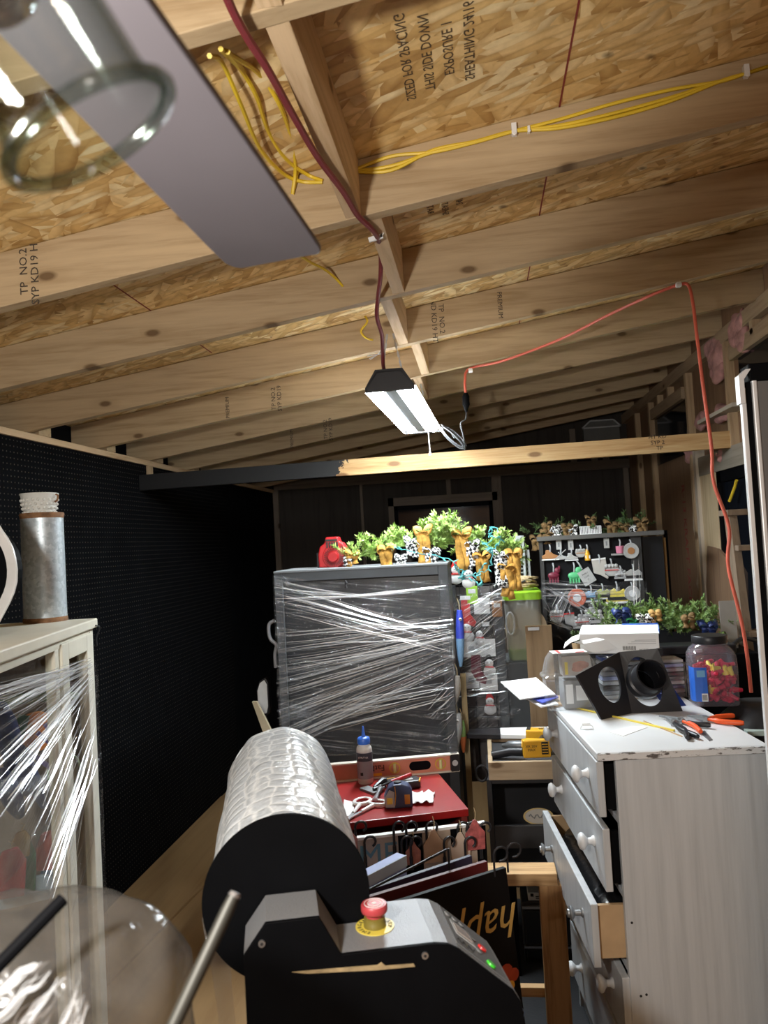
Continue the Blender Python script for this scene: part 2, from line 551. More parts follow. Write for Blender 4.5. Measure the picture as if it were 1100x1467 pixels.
WRAP = film('stretch_wrap', (0, .13, 0), .025, .40, (1.0, 30, 75), rough=.10, bump=1.0)
WRAP2 = film('stretch_wrap_diagonal', (0, -.6, 0), .04, .5, (1.5, 30, 60), bump=1.0)
WRAP3 = film('stretch_wrap_loose', (0, .5, 0), .05, .45, (4, 20, 24))


def make_galv():
    q = NM('galvanised_steel')
    vo = q.n('TexVoronoi', {'Vector': q.coords((1, 1, 1)), 'Scale': 95.0}, distance='CHEBYCHEV')
    c = q.ramp(q.sep(vo.outputs['Color'])[0], [(0, (.36, .42, .46)), (1, (.62, .68, .72))])
    n = q.noise(q.coords(), 9, 3).outputs[0]
    c = q.mix(q.math('MULTIPLY', n, .5), c, (.50, .56, .60))
    q.bsdf(Base_Color=c, Roughness=.42, Metallic=.45); return q.m


def make_rust():
    return plain('rusty_rim', (.22, .11, .05), .8, .1, .4, 40)


def make_quilt():
    """film roll: wrapped layers of air-cushion film, scale-shaped seals"""
    q = NM('cushion_film')
    v = q.coords((1, 1, 1))
    d = q.mix(.012, v, q.noise(v, 16, 2).outputs['Color'], 'ADD')
    vo = q.n('TexVoronoi', {'Vector': d, 'Scale': 24.0, 'Randomness': .35}, feature='DISTANCE_TO_EDGE')
    seam = q.ramp(vo.outputs['Distance'], [(.02, (1, 1, 1)), (.085, (0, 0, 0))])
    n = q.noise(q.coords((1, 1, 1)), 34, 4, .6, 1.5).outputs[0]
    c = q.ramp(n, [(.3, (.55, .60, .65)), (.68, (.72, .77, .82))])
    c = q.mix(seam, c, (.88, .92, .95))
    h = q.math('ADD', q.math('MULTIPLY', n, .8), q.math('MULTIPLY', q.ramp(vo.outputs['Distance'], [(0, (0, 0, 0)), (.25, (1, 1, 1))]), .6))
    q.bsdf(Base_Color=c, Roughness=.26, Metallic=.0, Specular_IOR_Level=.5, Normal=q.bump(h, .38, .010)); return q.m


def make_worn_white():
    q = NM('worn_white_dresser')
    v = q.coords((26, 26, 1.1))
    n = q.noise(v, 1.5, 4, .65).outputs[0]
    c = q.ramp(n, [(.32, (.45, .47, .49)), (.5, (.52, .54, .56)), (.7, (.57, .59, .61))])
    s = q.noise(q.coords((60, 60, 9)), 1.2, 4, .7).outputs[0]
    sc = q.ramp(s, [(.70, (0, 0, 0)), (.76, (1, 1, 1))])
    c = q.mix(q.math('MULTIPLY', sc, .55), c, (.16, .16, .17))
    q.bsdf(Base_Color=c, Roughness=.42, Normal=q.bump(n, .08, .003)); return q.m


def make_chipped():
    q = NM('chipped_white_edge')
    s = q.noise(q.coords((16, 16, 60)), 1.4, 4, .7).outputs[0]
    c = q.mix(q.ramp(s, [(.52, (0, 0, 0)), (.58, (1, 1, 1))]), (.66, .67, .68), (.11, .10, .095))
    q.bsdf(Base_Color=c, Roughness=.5); return q.m


def make_check():
    q = NM('black_white_check')
    v = q.coords((1, 1, 1), (.6, .5, .3))
    ch = q.n('TexChecker', {'Vector': v, 'Scale': 75.0, 'Color1': (.80, .80, .78), 'Color2': (.02, .02, .022)})
    q.bsdf(Base_Color=ch.outputs[0], Roughness=.85); return q.m


def make_needles(name, a, b):
    q = NM(name)
    n = q.noise(q.coords(), 55, 2).outputs[0]
    c = q.ramp(n, [(.3, a), (.7, b)])
    q.bsdf(Base_Color=c, Roughness=.55); return q.m


GALV, RUST, QUILT, WORN, CHIP, CHECK = make_galv(), make_rust(), make_quilt(), make_worn_white(), make_chipped(), make_check()
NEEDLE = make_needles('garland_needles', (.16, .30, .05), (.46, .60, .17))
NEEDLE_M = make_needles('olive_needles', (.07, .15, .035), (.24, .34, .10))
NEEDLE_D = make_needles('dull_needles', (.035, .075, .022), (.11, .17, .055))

# ------------------------------------------------------------------ the shed
XL, XR, YB, YF = -1.89, 1.345, 6.98, -1.6
SL = .143


def zr(x): return 2.25 + SL * (x - XL)                      # underside of the rafters


struct(MB().bb(XL - .1, XR + .1, YF, YB + .1, -.06, 0).build('floor', FLOORM))
m = MB()
m.solid([(XL - .15, YF, zr(XL - .15) + .142), (XR + .15, YF, zr(XR + .15) + .142), (XR + .15, YF, zr(XR + .15) + .16), (XL - .15, YF, zr(XL - .15) + .16)], (0, YB + .1 - YF, 0))
ceil = struct(m.build('ceiling', OSB))
struct(MB().bb(XL - .1, XL, YF, YB, 0, 2.25).build('wall_left', BLACK_PAINT))
m = MB(); m.solid([(XL - .1, YB, 0), (XR + .1, YB, 0), (XR + .1, YB, zr(XR) + .14), (XL - .1, YB, zr(XL) + .13)], (0, .06, 0))
struct(m.build('wall_back', PLY_DARK))
struct(MB().bb(XR, XR + .1, YF, YB, 0, zr(XR) + .15).build('wall_right', KRAFT))
m = MB(); m.solid([(XL - .1, YF, 0), (XR + .1, YF, 0), (XR + .1, YF, zr(XR) + .14), (XL - .1, YF, zr(XL) + .13)], (0, -.06, 0))
struct(m.build('wall_front', CDX))

peg = MB().bb(XL, XL + .006, -.6, 5.62, .02, 2.222).build('pegboard', PEG)
tag(peg, 'black pegboard of fine holes covering the left wall', 'pegboard')
p1, p2 = onZ(209, 1353, .012), onZ(302, 1258, .012)
d = (p2 - p1).normalized()
q0 = p1 - d * .9; q1 = p2 + d * 1.3
m = MB(); m.solid([(XL + .008, q0.y, .0), (q0.x, q0.y, .0), (q1.x, q1.y, .0), (XL + .008, q1.y, .0)], (0, 0, .014))
tag(m.build('plywood_sheet', FLOORM, bevel=.002), 'tan plywood sheet lying on the floor along the black pegboard wall', 'plywood sheet')

# left wall plate and the short blocks on it
_t = [0]


def trim(mb, mat, **k):
    _t[0] += 1
    return struct(mb.build('trim_%d' % _t[0], mat, **k))


trim(MB().bb(XL - .09, XL + .02, .2, 4.28, 2.222, 2.25), PINE_Y)
trim(MB().bb(XL - .09, XL + .018, 4.28, YB, 2.222, 2.25), PINE_Y)
trim(MB().bb(XL, XL + .02, 4.22, 4.28, 2.12, 2.222), PINE_Z)
RY = [-.61, 0.0, .50, 1.06, 1.80, 2.41, 3.02, 3.63, 4.24, 4.84, 5.44, 6.02, 6.60]
for y in RY[4:10]:
    trim(MB().bb(XL - .08, XL + .03, y + .075, y + .17, 2.25, 2.29), PINE)

WHICH = {1.06: 'whose underside shows at the top edge of the picture', 1.80: 'carrying the clipped yellow cables, black stamp at its left end',
         2.41: 'with no stamp, just beyond the fan blade tip', 3.02: 'stamped in black to the right of the maroon cord',
         3.63: 'stamped in black left of the hanging lamp, over its near end', 4.24: 'passing behind the near half of the hanging lamp',
         4.84: 'above the beam and just beyond the hanging lamp', 5.44: 'in half shade, third from the back wall', 6.02: 'in deep shade, second from the back wall',
         6.60: 'in darkness, nearest the back wall'}
RAFT = {}
for y in RY:
    m = MB()
    x0, x1 = XL - .12, XR + .0
    m.solid([(x0, y, zr(x0)), (x1, y, zr(x1)), (x1, y, zr(x1) + .14), (x0, y, zr(x0) + .14)], (0, .038, 0))
    o = m.build('roof_rafter', PINE, bevel=.002)
    tag(o, 'pine roof rafter ' + WHICH.get(y, 'behind the camera over the ceiling fan'), 'rafter', 'roof rafters under the board ceiling')
    if y not in WHICH: o['label'] = 'pine roof rafter over the near end of the shed, outside the picture'
    RAFT[y] = o


def stamp(y, px, py, lines, size, rot):
    p = onY(px, py, y - .0008)
    xd = (0, 0, 1) if rot > 0 else (0, 0, -1)
    yd = (-1, 0, 0) if rot > 0 else (1, 0, 0)
    sl = Vector((1, 0, SL)).normalized()
    yd = -sl if rot > 0 else sl
    lettering('grade_stamp', '\n'.join(lines), size, axes(p, xd, yd), INK_BROWN, RAFT[y], .0003)


stamp(1.80, 42, 388, ['TP  NO.2', 'SYP KD19 HT'], .03, 1)
stamp(3.02, 627, 457, ['TP  NO.2', 'SND KD19 HT'], .03, -1)
stamp(3.02, 716, 437, ['PREMIUM'], .026, -1)
stamp(3.63, 326, 584, ['PREMIUM'], .026, 1)
stamp(3.63, 396, 571, ['TP NO.2', 'SYP KD19'], .03, 1)
stamp(4.24, 0 + 470, 615, ['TP NO.2', 'SYP KD19'], .03, 1)
stamp(4.24, 418, 628, ['PREMIUM'], .026, 1)

# blocking between the rafters, in a line down the room
BW = ['nearest the camera, at the top of the picture', 'with the maroon cord hanging under it', 'just past the second yellow cable end',
      'with a staple, right above the lamp', 'behind the lamp housing']
for i, (ya, yb) in enumerate(zip(RY[3:8], RY[4:9])):
    xb = -.255 if i % 2 == 0 else -.21
    if i == 0: xb = -.255
    m = MB(); m.solid([(xb - .019, ya + .038, zr(xb) - .0), (xb + .019, ya + .038, zr(xb) + .004), (xb + .019, ya + .038, zr(xb) + .14), (xb - .019, ya + .038, zr(xb) + .135)], (0, yb - ya - .038, 0))
    o = m.build('rafter_blocking', PINE_Y, bevel=.0015)
    tag(o, 'short pine blocking board between two rafters, ' + BW[i], 'blocking board', 'blocking boards between the rafters')
xb = -.255
m = MB(); m.bb(xb - .019, xb + .019, .54, 1.06, zr(xb), zr(xb) + .138)
tag(m.build('rafter_blocking', PINE_Y, bevel=.0015), 'short pine blocking board above the top rafter, cut off by the picture edge', 'blocking board', 'blocking boards between the rafters')


# marks on the board ceiling: chalk lines and mill print
def ceil_pt(x, y): return Vector((x, y, zr(x) + .1415))


for xc, y0, y1 in ((.245, .6, 5.4), (-1.038, 1.9, 3.0)):
    m = MB()
    m.solid([ceil_pt(xc - .0022, y0), ceil_pt(xc + .0022, y0), ceil_pt(xc + .0022, y1), ceil_pt(xc - .0022, y1)], (0, 0, -.0006))
    m.build('chalk_line', INK_RED, ceil, world=True)
OSBINK = plain('board_ink', (.10, .065, .035), .8, var=.5, vs=30)
slx = Vector((1, 0, SL)).normalized()
for (x0, y0, size, rows) in ((-.09, 1.48, .030, ['SIZED FOR SPACING', 'THIS SIDE DOWN', 'EXPOSURE 1', 'SHEATHING 24/16']),
                             (-.085, 2.16, .028, ['RATED', 'SHEATHING', '24/16']), (-.08, 2.78, .03, ['EXPOSURE 1'])):
    for k, t in enumerate(rows):
        p = ceil_pt(x0 + k * .042, y0) + Vector((0, 0, -.0008))
        lettering('mill_print', t, size, axes(p, (0, -1, 0), slx), OSBINK, ceil, .0002)
p = ceil_pt(-1.25, 2.0) + Vector((0, 0, -.0008))
lettering('mill_print', 'EXPOSURE 1\nSHEATHING', .05, axes(p, slx, (0, 1, 0)), OSBINK, ceil, .0002)


trim(MB().bb(XL - .15, XL - .125, YF, YB, 2.22, 2.40), BLACK_PAINT)

# tie beam across the room, its left end painted black with the wall
def make_beam_mat():
    q = NM('half_painted_beam')
    v = q.coords((1.3, 22, 22))
    n1 = q.noise(v, 1.0, 3, .6, 1.2).outputs[0]; n2 = q.noise(v, 4.5, 4, .6).outputs[0]
    f = q.math('ADD', q.math('MULTIPLY', n1, .65), q.math('MULTIPLY', n2, .35))
    c = q.ramp(f, [(.34, (.36, .19, .065)), (.5, (.50, .31, .135)), (.64, (.58, .40, .20))])
    o3 = q.sep(q.coords((3.6, 9, 9)))
    vo = q.n('TexVoronoi', {'Vector': q.n('CombineXYZ', {0: o3[0], 1: o3[2], 2: 0.0}).outputs[0], 'Scale': 1.0}, voronoi_dimensions='2D')
    pick = q.math('LESS_THAN', q.sep(vo.outputs['Color'])[0], .55)
    core = q.math('MULTIPLY', q.ramp(vo.outputs['Distance'], [(.09, (1, 1, 1)), (.16, (0, 0, 0))]), pick)
    c = q.mix(q.math('MULTIPLY', core, .85), c, (.15, .065, .02))
    pos = q.n('NewGeometry').outputs['Position']
    x = q.sep(pos)[0]; z = q.sep(pos)[2]
    nn = q.noise(pos, 38, 4, .7).outputs[0]
    edge = q.math('ADD', x, q.math('MULTIPLY', q.math('SUBTRACT', nn, .5), .16))
    edge = q.math('ADD', edge, q.math('MULTIPLY', q.math('SUBTRACT', z, 2.11), -.55))
    c = q.mix(q.math('LESS_THAN', edge, -.735), c, (.0065, .007, .008))
    q.bsdf(Base_Color=c, Roughness=.6, Normal=q.bump(n2, .15, .003)); return q.m


YBM = 4.12
b0 = onY(490, 682, YBM).z; b1 = onY(1058, 640, YBM).z
beam = MB().solid([(XL, YBM, b0 - .006), (XR, YBM, b1 - .002), (XR, YBM, b1 + .086), (XL, YBM, b0 + .082)], (0, .038, 0)).build('tie_beam', make_beam_mat(), bevel=.002)
tag(beam, 'knotty pine tie beam across the room, its left end painted black', 'beam')
p = onY(942, 634, YBM - .001)
lettering('grade_stamp', 'HT KD\nSYP 2\n  TP', .03, axes(p, (1, 0, 0), (0, 0, 1)), INK_BROWN, beam, .0003)

# back wall framing
YS = YB - .035


def back(x0, x1, z0, z1, mat=STUD_DARK, dy=.035): trim(MB().bb(x0, x1, YB - dy, YB, z0, z1), mat)


STUD_DX = wood('old_plate', (.20, .16, .125), (.12, .095, .075), 0, 1.0, .1)
back(XL + .02, XR, 2.245, 2.325, STUD_DX)
for px, wpx in ((391, 8), (516, 4)):
    a = onY(px, 720, YS).x; back(a, a + wpx / 1100 * YS, 0, 2.245)
xl, xr_ = onY(558, 760, YS).x, onY(719, 740, YS).x
back(xl, xl + .05, 0, 2.105); back(xr_ - .075, xr_ - .03, 0, 2.245); back(xr_ - .03, xr_ + .01, 0, 2.245)
back(xl, xr_ - .03, 2.03, 2.105, STUD_DX)
a = onY(642, 690, YS).x; back(a - .02, a + .02, 2.105, 2.245)
back(XR - .06, XR - .015, 0, 2.245)
back(XR - .5, XR - .45, 2.325, 2.62); back(XR - .32, XR - .27, 2.325, 2.64); back(XR - .22, XR - .17, 2.325, 2.66)
win = MB().bb(xl + .05, xr_ - .075, YB - .012, YB - .002, 1.0, 2.03).build('window_1', DARKGLASS)
struct(win)
MB().bb(xl + .05, xl + .085, YB - .03, YB - .004, 1.0, 2.03).bb(xr_ - .11, xr_ - .075, YB - .03, YB - .004, 1.0, 2.03).bb(xl + .05, xr_ - .075, YB - .03, YB - .004, 1.99, 2.03).build('window_frame', BLACK_MATT, win, world=True)
# pale hood-shaped vent on the gable above the beam
c0 = onY(862, 612, YB - .05)
t = thing('gable_vent', 'small pale hood-shaped vent high on the back wall above the beam', 'vent', c0)
MB().solid([c0 + Vector(v) for v in ((-.16, 0, -.13), (.15, 0, -.13), (.15, 0, .0), (.10, 0, .055), (-.10, 0, .055), (-.16, 0, .0))], (0, .048, 0)).build('hood', plain('vent_grey', (.13, .13, .12), .6), t, world=True)
MB().bar(c0 + Vector((-.17, -.006, .0)), c0 + Vector((.16, -.006, .0)), .012, .012).bar(c0 + Vector((-.17, -.006, .0)), c0 + Vector((-.10, -.006, .06)), .012, .012).bar(c0 + Vector((.16, -.006, .0)), c0 + Vector((.10, -.006, .06)), .012, .012).bar(c0 + Vector((-.10, -.006, .06)), c0 + Vector((.10, -.006, .06)), .012, .012).build('rim', GREY_L, t, world=True)

# right wall framing: plates, studs, headers, insulation
XS = XR - .04


def rt(y0, y1, z0, z1, mat=PINE_Z, dx=.04): trim(MB().bb(XR - dx, XR, y0, y1, z0, z1), mat)


zt = zr(XR)
PINE_YR = wood('wall_plate', (.42, .31, .20), (.30, .20, .12), 1, 1.0, .15)
rt(2.0, YB, zt - .075, zt, PINE_YR)
for y in (2.6, 3.3, 4.10, 4.86, 5.9, 6.4): rt(y, y + .04, 0 if y > 4.8 else 2.1, zt - .075)
rt(2.4, 4.05, 2.525, 2.60, PINE_YR); rt(4.98, 5.86, 2.50, 2.575, PINE_YR)            # transom headers
w2 = MB().bb(XR - .012, XR - .002, 5.0, 5.86, 2.16, 2.50).build('window_2', DARKGLASS); struct(w2)
w3 = MB().bb(XR - .012, XR - .002, 2.4, 4.0, 2.2, 2.525).build('window_3', DARKGLASS); struct(w3)
for y in (5.3, 5.6, 3.7): rt(y, y + .038, 2.575, zt - .075)
rt(3.4, 4.75, 1.99, 2.10, wood('grey_header', (.30, .26, .21), (.21, .18, .14), 1, .8, .1))
rt(4.43, 4.72, 0, 1.99, wood('bright_jamb', (.66, .52, .33), (.52, .38, .22), 2, .8, .25), .036)
rt(4.72, 4.77, 0, 2.2, wood('pale_stud', (.60, .52, .42), (.48, .40, .3), 2, 1, 0), .055)
rt(2.9, 3.42, 0, 1.99, wood('bright_jamb_near', (.60, .47, .30), (.48, .36, .22), 2, .8, .2), .03)
w4 = MB().bb(XR - .012, XR - .002, 3.42, 4.43, 1.05, 1.99).build('window_4', DARKGLASS); struct(w4)
MB().bb(XR - .03, XR - .004, 4.36, 4.43, 1.05, 1.99).bb(XR - .03, XR - .004, 3.42, 3.5, 1.05, 1.99).bb(XR - .03, XR - .004, 3.42, 4.43, 1.05, 1.11).bb(XR - .03, XR - .004, 3.42, 4.43, 1.93, 1.99).build('window_frame', BLACK_MATT, w4, world=True)
rt(3.42, 4.43, 1.0, 1.05, PINE_YR, .06)
# torn kraft edges with a run of red print
rnd = random.Random(5)
m = MB(); pts = []
for k in range(28):
    z = .05 + k * .086; pts.append((XR - .012 - rnd.random() * .02, 4.93 + rnd.uniform(-.02, .02), z))
m.strip(pts, (0, 1, .0), .035)
trim(m, plain('torn_kraft_edge', (.42, .34, .25), .9, var=.3, vs=30), solidify=.006)
INK_FADE = plain('faded_red_print', (.30, .05, .04), .85, var=.3)
wr = bpy.data.objects['wall_right']
for y, z, s in ((5.25, 1.55, .10), (4.84, 1.72, .10), (6.1, 1.5, .1)):
    lettering('kraft_print', 'R-13 KRAFT FACED' if y != 4.84 else 'R-13 KRAFT', s, axes((XR - .0012 - (0 if y > 4.95 else .0), y, z), (0, 0, -1), (0, -1, 0)), INK_FADE, wr, .0004)


def tuft(c, r, seed, label):
    rr = random.Random(seed); m = MB()
    for k in range(14):
        m.ball(Vector(c) + Vector((rr.uniform(-.01, .0), rr.uniform(-1, 1) * r[1] * .6, rr.uniform(-1, 1) * r[2] * .6)), (r[0], r[1] * rr.uniform(.4, .7), r[2] * rr.uniform(.4, .7)), 3)
    for v in m.bm.verts:
        v.co += Vector((mnoise.noise(v.co * 19), mnoise.noise(v.co * 17 + Vector((3, 1, 2))), mnoise.noise(v.co * 15 + Vector((7, 5, 2))))) * .014
        v.co.x = min(v.co.x, XR - .001)
    o = m.build('insulation_tuft', PINKINS, smooth=True)
    tag(o, label, 'insulation', 'pink insulation bulging from the right wall')


for px, py, r, lb in ((1027, 512, (.03, .14, .12), 'big tuft of pink insulation bulging under the plate beside the red cord'),
                  (1062, 480, (.03, .10, .10), 'brownish pink insulation tuft between the short studs over the window'),
                  (1036, 592, (.025, .09, .05), 'low pink insulation tuft right of the red cord above the beam'),
                  (1006, 603, (.02, .08, .05), 'small pink insulation tuft left of the red cord above the beam'),
                  (990, 651, (.022, .08, .06), 'pink insulation tuft just under the beam at the torn paper'),
                  (1034, 652, (.02, .07, .03), 'pink insulation tuft over the lower window header')):
    tuft(onX(px, py, XR - .02), r, hash(px) % 99, lb)
rt(3.9, 4.5, 2.27, 2.29, wood('pale_ledge', (.62, .56, .46), (.5, .44, .36), 1, 1, 0), .09)

# ------------------------------------------------------------------ hanging shop light
a0 = (onZ(526, 563, 2.25) + onZ(591, 554.5, 2.25)) / 2; a1 = (onZ(584.5, 623.6, 2.25) + onZ(628, 617, 2.25)) / 2
mid = (a0 + a1) / 2; LL = (a1 - a0).length; ang = math.atan2(-(a1 - a0).x, (a1 - a0).y)
t = thing('shop_light', 'lit two-tube shop light with black housing hanging from the rafters on chains', 'shop light', mid, ang)
h = LL / 2; w = .088
m = MB()
prof = [(-w, 0), (-w, .012), (-.045, .072), (.045, .072), (w, .012), (w, 0), (w - .004, 0), (w - .004, .012), (.042, .066), (-.042, .066), (-w + .004, .012), (-w + .004, 0)]
m.solid([(x, -h, z) for x, z in prof], (0, 2 * h, 0))
m.build('housing', BLACK_PL, t)
for s in (-1, 1):
    MB().solid([(-w - .002, s * h, -.002), (-w - .002, s * h, .014), (-.05, s * h, .078), (.05, s * h, .078), (w + .002, s * h, .014), (w + .002, s * h, -.002)], (0, -s * .012, 0)).build('end_cap', BLACK_PL, t)
    tb = MB().cyl((s * .058, -h + .02, .013), (s * .058, h - .045, .013), .018, n=16).build('light_tube', TUBE_EMIT, t, smooth=True)
    MB().bb(s * .055 - .02, s * .055 + .02, h - .045, h - .014, .0, .03).build('tube_socket', WHITE, tb)
for s in (-1, 1):
    MB().bb(s * (w + .0005), s * (w + .005), -h + .02, h - .03, .0, .014).build('lens_side', SIDE_EMIT, t)
MB().solid([(-.034, -h + .02, .034), (-.020, -h + .02, .002), (.020, -h + .02, .002), (.034, -h + .02, .034)], (0, 2 * h - .06, 0)).build('reflector_ridge', plain('satin_reflector', (.10, .105, .11), .5, .0), t)
MB().bb(-.035, .035, h - .03, h - .013, .0, .03).build('switch_plate', GREY_L, t)
for s in (-1, 1):
    m = MB(); yy = s * (h - .10); top = zr(mid.x) - 2.25 - .002
    for sx in (-1, 1):
        P0 = Vector((sx * .04, yy, .072)); P1 = Vector((sx * .012, yy, top))
        for k in range(9):
            p = P0.lerp(P1, k / 9); q = P0.lerp(P1, (k + 1.15) / 9)
            m.bar(p, q, .008 if k % 2 else .003, .003 if k % 2 else .008)
    m.build('hanging_chain', STEEL, t)
    MB().tube([(sx_ * .03, yy, .072 + .012 * math.cos(k * math.pi / 4 - math.pi / 2)) for k, sx_ in enumerate((-1.3, -.9, -.4, 0, .4, .9, 1.3))], .003).build('hook', STEEL, t)
m = MB().tube([(.03, h - .03, 0), (.031, h - .03, -.05), (.033, h - .03, -.10)], .0016, 6)
pc = m.build('pull_cord', WHITE, t)
MB().cyl((.033, h - .03, -.10), (.033, h - .03, -.118), .003, .007, 10).build('cord_fob', WHITE, pc)
p = onY(608, 625, 3.88)

# power lead of the lamp: tied bundle, plug, and the maroon extension lead it plugs into
PB = onY(660, 636, 3.78)
m = MB(); rnd = random.Random(3)
for k in range(5):
    u = Vector((.050, 0, -.055)); v = Vector((.010 + .003 * k, .007 * (k - 2), .008))
    c = PB + Vector((-.035, 0, .035)) + Vector((rnd.uniform(-.006, .006), rnd.uniform(-.01, .01), rnd.uniform(-.006, .006)))
    m.tube([c + u * math.cos(a * math.pi / 8) * 1.0 + v * math.sin(a * math.pi / 8) for a in range(16)], .0042, 6, True)
lamp_plug = onY(668, 590, 3.64); pe = onY(664, 622, 3.70)
m.tube(spline([onY(632, 608, 3.80), onY(645, 618, 3.79), PB + Vector((-.03, 0, .03))]), .004, 6)
m.tube(spline([PB + Vector((.02, 0, -.03)), pe + Vector((.0, 0, -.02)), onY(660, 607, 3.68), onY(667, 600, 3.66), lamp_plug]), .0038, 6)
o = m.build('power_lead', plain('grey_lead', (.035, .036, .038), .5), None); tag(o, 'grey power lead of the lamp tied up in a dangling bundle', 'cord')
t = thing('plug_connector', 'black plug connector hanging on the maroon cord right of the lamp', 'plug', lamp_plug)
a = onY(667, 563, 3.63); b = lamp_plug
MB().tube([b, b.lerp(a, .15), b.lerp(a, .4), b.lerp(a, .55), b.lerp(a, .8), a], .012, 10, False, [.007, .010, .019, .017, .018, .010]).build('plug_body', BLACK_MATT, t, world=True, smooth=True)


def under(px, py, off=.008):
    r = ray(px, py); k = (2.25 + SL * 1.89 - off - EYE) / (r.z - SL * r.x); return EYEP + r * k


ra = under(673, 528, .012)
pts = [a, onY(666, 545, 3.62), ra + Vector((0, -.02, -.004)), under(720, 517, .03), onY(800, 487, 3.45), onY(870, 452, 3.25), onY(930, 424, 3.08), under(968, 409, .012)]
tp = pts[-1]
pts2 = [tp, tp + Vector((.035, -.03, -.01)), onY(992, 432, 2.96), onY(998, 480, 2.92), onY(1008, 560, 2.88), onY(1019, 640, 2.86), onY(1022, 690, 2.84), onY(1044, 755, 2.82), onY(1043, 810, 2.8), onY(1062, 890, 2.78), onY(1071, 945, 2.76), onY(1076, 992, 2.76)]
P = spline(pts, 6) + spline(pts2, 8)[1:]
o = MB().tube(P, .0062, 8).build('extension_cord', CORAL_CORD, smooth=True)
tag(o, 'thin coral red extension cord strung from the lamp plug and hanging down at the right', 'cord')
for px, py, y in ((674, 531, 3.615), (972, 408, 3.005)):
    c = onY(px, py, y)
    o = MB().bb(c.x - .008, c.x + .008, c.y - .006, c.y + .012, c.z - .008, c.z + .01).cyl((c.x - .01, c.y, c.z), (c.x + .01, c.y, c.z), .009, n=10).build('cable_clip', WHITE, bevel=.001)
    tag(o, 'white cable clip holding the coral cord ' + ('above the black plug' if px < 800 else 'at its high corner on the right'), 'cable clip')

P = [under(290, -260, .02), under(305, -120, .02), under(318, -30, .02), under(330, 8, .02), under(352, 50, .02), under(384, 100, .018), under(420, 165, .018), under(455, 225, .018), under(492, 275, .018), under(512, 308, .016), under(538, 335, .014), onY(545, 360, 2.12), onY(545, 395, 2.25), onY(541, 430, 2.38), onY(540, 455, 2.46), onY(547, 480, 2.56), onY(548, 505, 2.68), onY(549, 524, 2.76), onY(552, 535, 2.86), onY(558, 548, 2.95)]
o = MB().tube(spline(P, 6), .0068, 8).build('extension_cord', MAROON_CORD, smooth=True)
tag(o, 'thick maroon power cord stapled along the blocking boards down to the lamp', 'cord')
for px, py, lb in ((538, 341, 'white staple clip on the maroon cord below the second rafter'),):
    c = under(px, py, .006); o = MB().bar(c + Vector((-.018, 0, -.004)), c + Vector((.018, 0, .004)), .006, .012).bar(c + Vector((.014, 0, .0)), c + Vector((.02, 0, .012)), .006, .006).build('cable_clip', WHITE); tag(o, lb, 'cable clip')
c = onY(546, 507, 2.70)
m = MB().tube([c + Vector((math.cos(a) * .011, math.sin(a) * .011, 0)) for a in [k * math.pi / 5 for k in range(10)]], .0022, 5, True)
for v in ((-.035, 0, -.014), (-.04, 0, -.004), (-.03, -.01, -.02), (.02, 0, .03)): m.bar(c + Vector((-.01, 0, 0)), c + Vector(v) + Vector((-.01, 0, 0)), .002, .003)
tag(m.build('zip_tie', WHITE), 'white zip ties with loose tails tying the maroon cord above the lamp', 'zip tie')

# yellow cable
YF1 = 1.80 - .006


def ytube(pts, n=6): return MB().tube(spline(pts, n), .0042, 6)


m = MB()
m.tube(spline([under(300, 80, -.02), onY(318, 90, 1.3), onY(345, 150, 1.42), onY(372, 212, 1.6), onY(405, 248, 1.75), onY(432, 260, YF1), onY(462, 261, YF1)], 8), .0045, 6)
m.tube(spline([under(316, 70, -.03), onY(345, 100, 1.35), onY(368, 140, 1.45), onY(385, 190, 1.6), onY(410, 228, 1.72), onY(440, 250, YF1), onY(462, 259, YF1)], 8), .0045, 6)
m.tube(spline([under(322, 73, -.04), onY(370, 105, 1.4), onY(400, 150, 1.5), onY(416, 195, 1.64), onY(423, 240, 1.76), onY(419, 278, YF1)], 8), .0045, 6)
m.tube(spline([under(326, 74, -.04), onY(352, 105, 1.4), onY(385, 140, 1.5), onY(411, 190, 1.64), onY(427, 225, 1.76), onY(421, 270, YF1)], 8), .0045, 6)
tag(m.build('yellow_cable', ROMEX, smooth=True), 'looped yellow cables coming down beside the fan blade left of the blocking', 'cable')
m = MB()
for k, off in enumerate(((0, 0, 0), (0, 6, -4), (0, -14, 0))):
    m.tube(spline([onY(x, y + o_, YF1) for x, y, o_ in ((502, 246, off[0]), (560, 238, off[1]), (620, 218, off[2] * .7), (680, 204, off[2] * .3), (736, 188, off[2] * 0), (800, 180, off[1] * .6), (880, 162, off[1]), (960, 140, off[1] * .8), (1030, 117, 0), (1066, 106, 0), (1110, 92, 0))], 6), .0042, 6)
tag(m.build('yellow_cable', ROMEX, smooth=True), 'yellow cables clipped along the face of the second rafter at the right', 'cable')
for px, py, lb in ((736, 188, 'left one of the pair at mid rafter'), (757, 188, 'small one right of its larger neighbour'), (1067, 105, 'near the right picture edge'), (503, 246, 'beside the blocking board')):
    c = onY(px, py, 1.80); s = .5 if px == 757 else 1
    o = MB().bb(c.x - .006 * s, c.x + .006 * s, 1.786, 1.80, c.z - .014 * s, c.z + .014 * s).cyl((c.x, 1.783, c.z - .014 * s), (c.x, 1.786, c.z - .014 * s), .004, n=8).build('cable_clip', WHITE, bevel=.001)
    tag(o, 'white cable clip on the yellow cable, ' + lb, 'cable clip')
tag(ytube([onY(430, 366, 2.1), onY(445, 376, 2.2), onY(465, 386, 2.3), onY(480, 398, 2.38), onY(491, 410, 2.412)]).build('yellow_cable', ROMEX, smooth=True), 'short yellow cable end entering a hole in the rafter past the fan blade tip', 'cable')
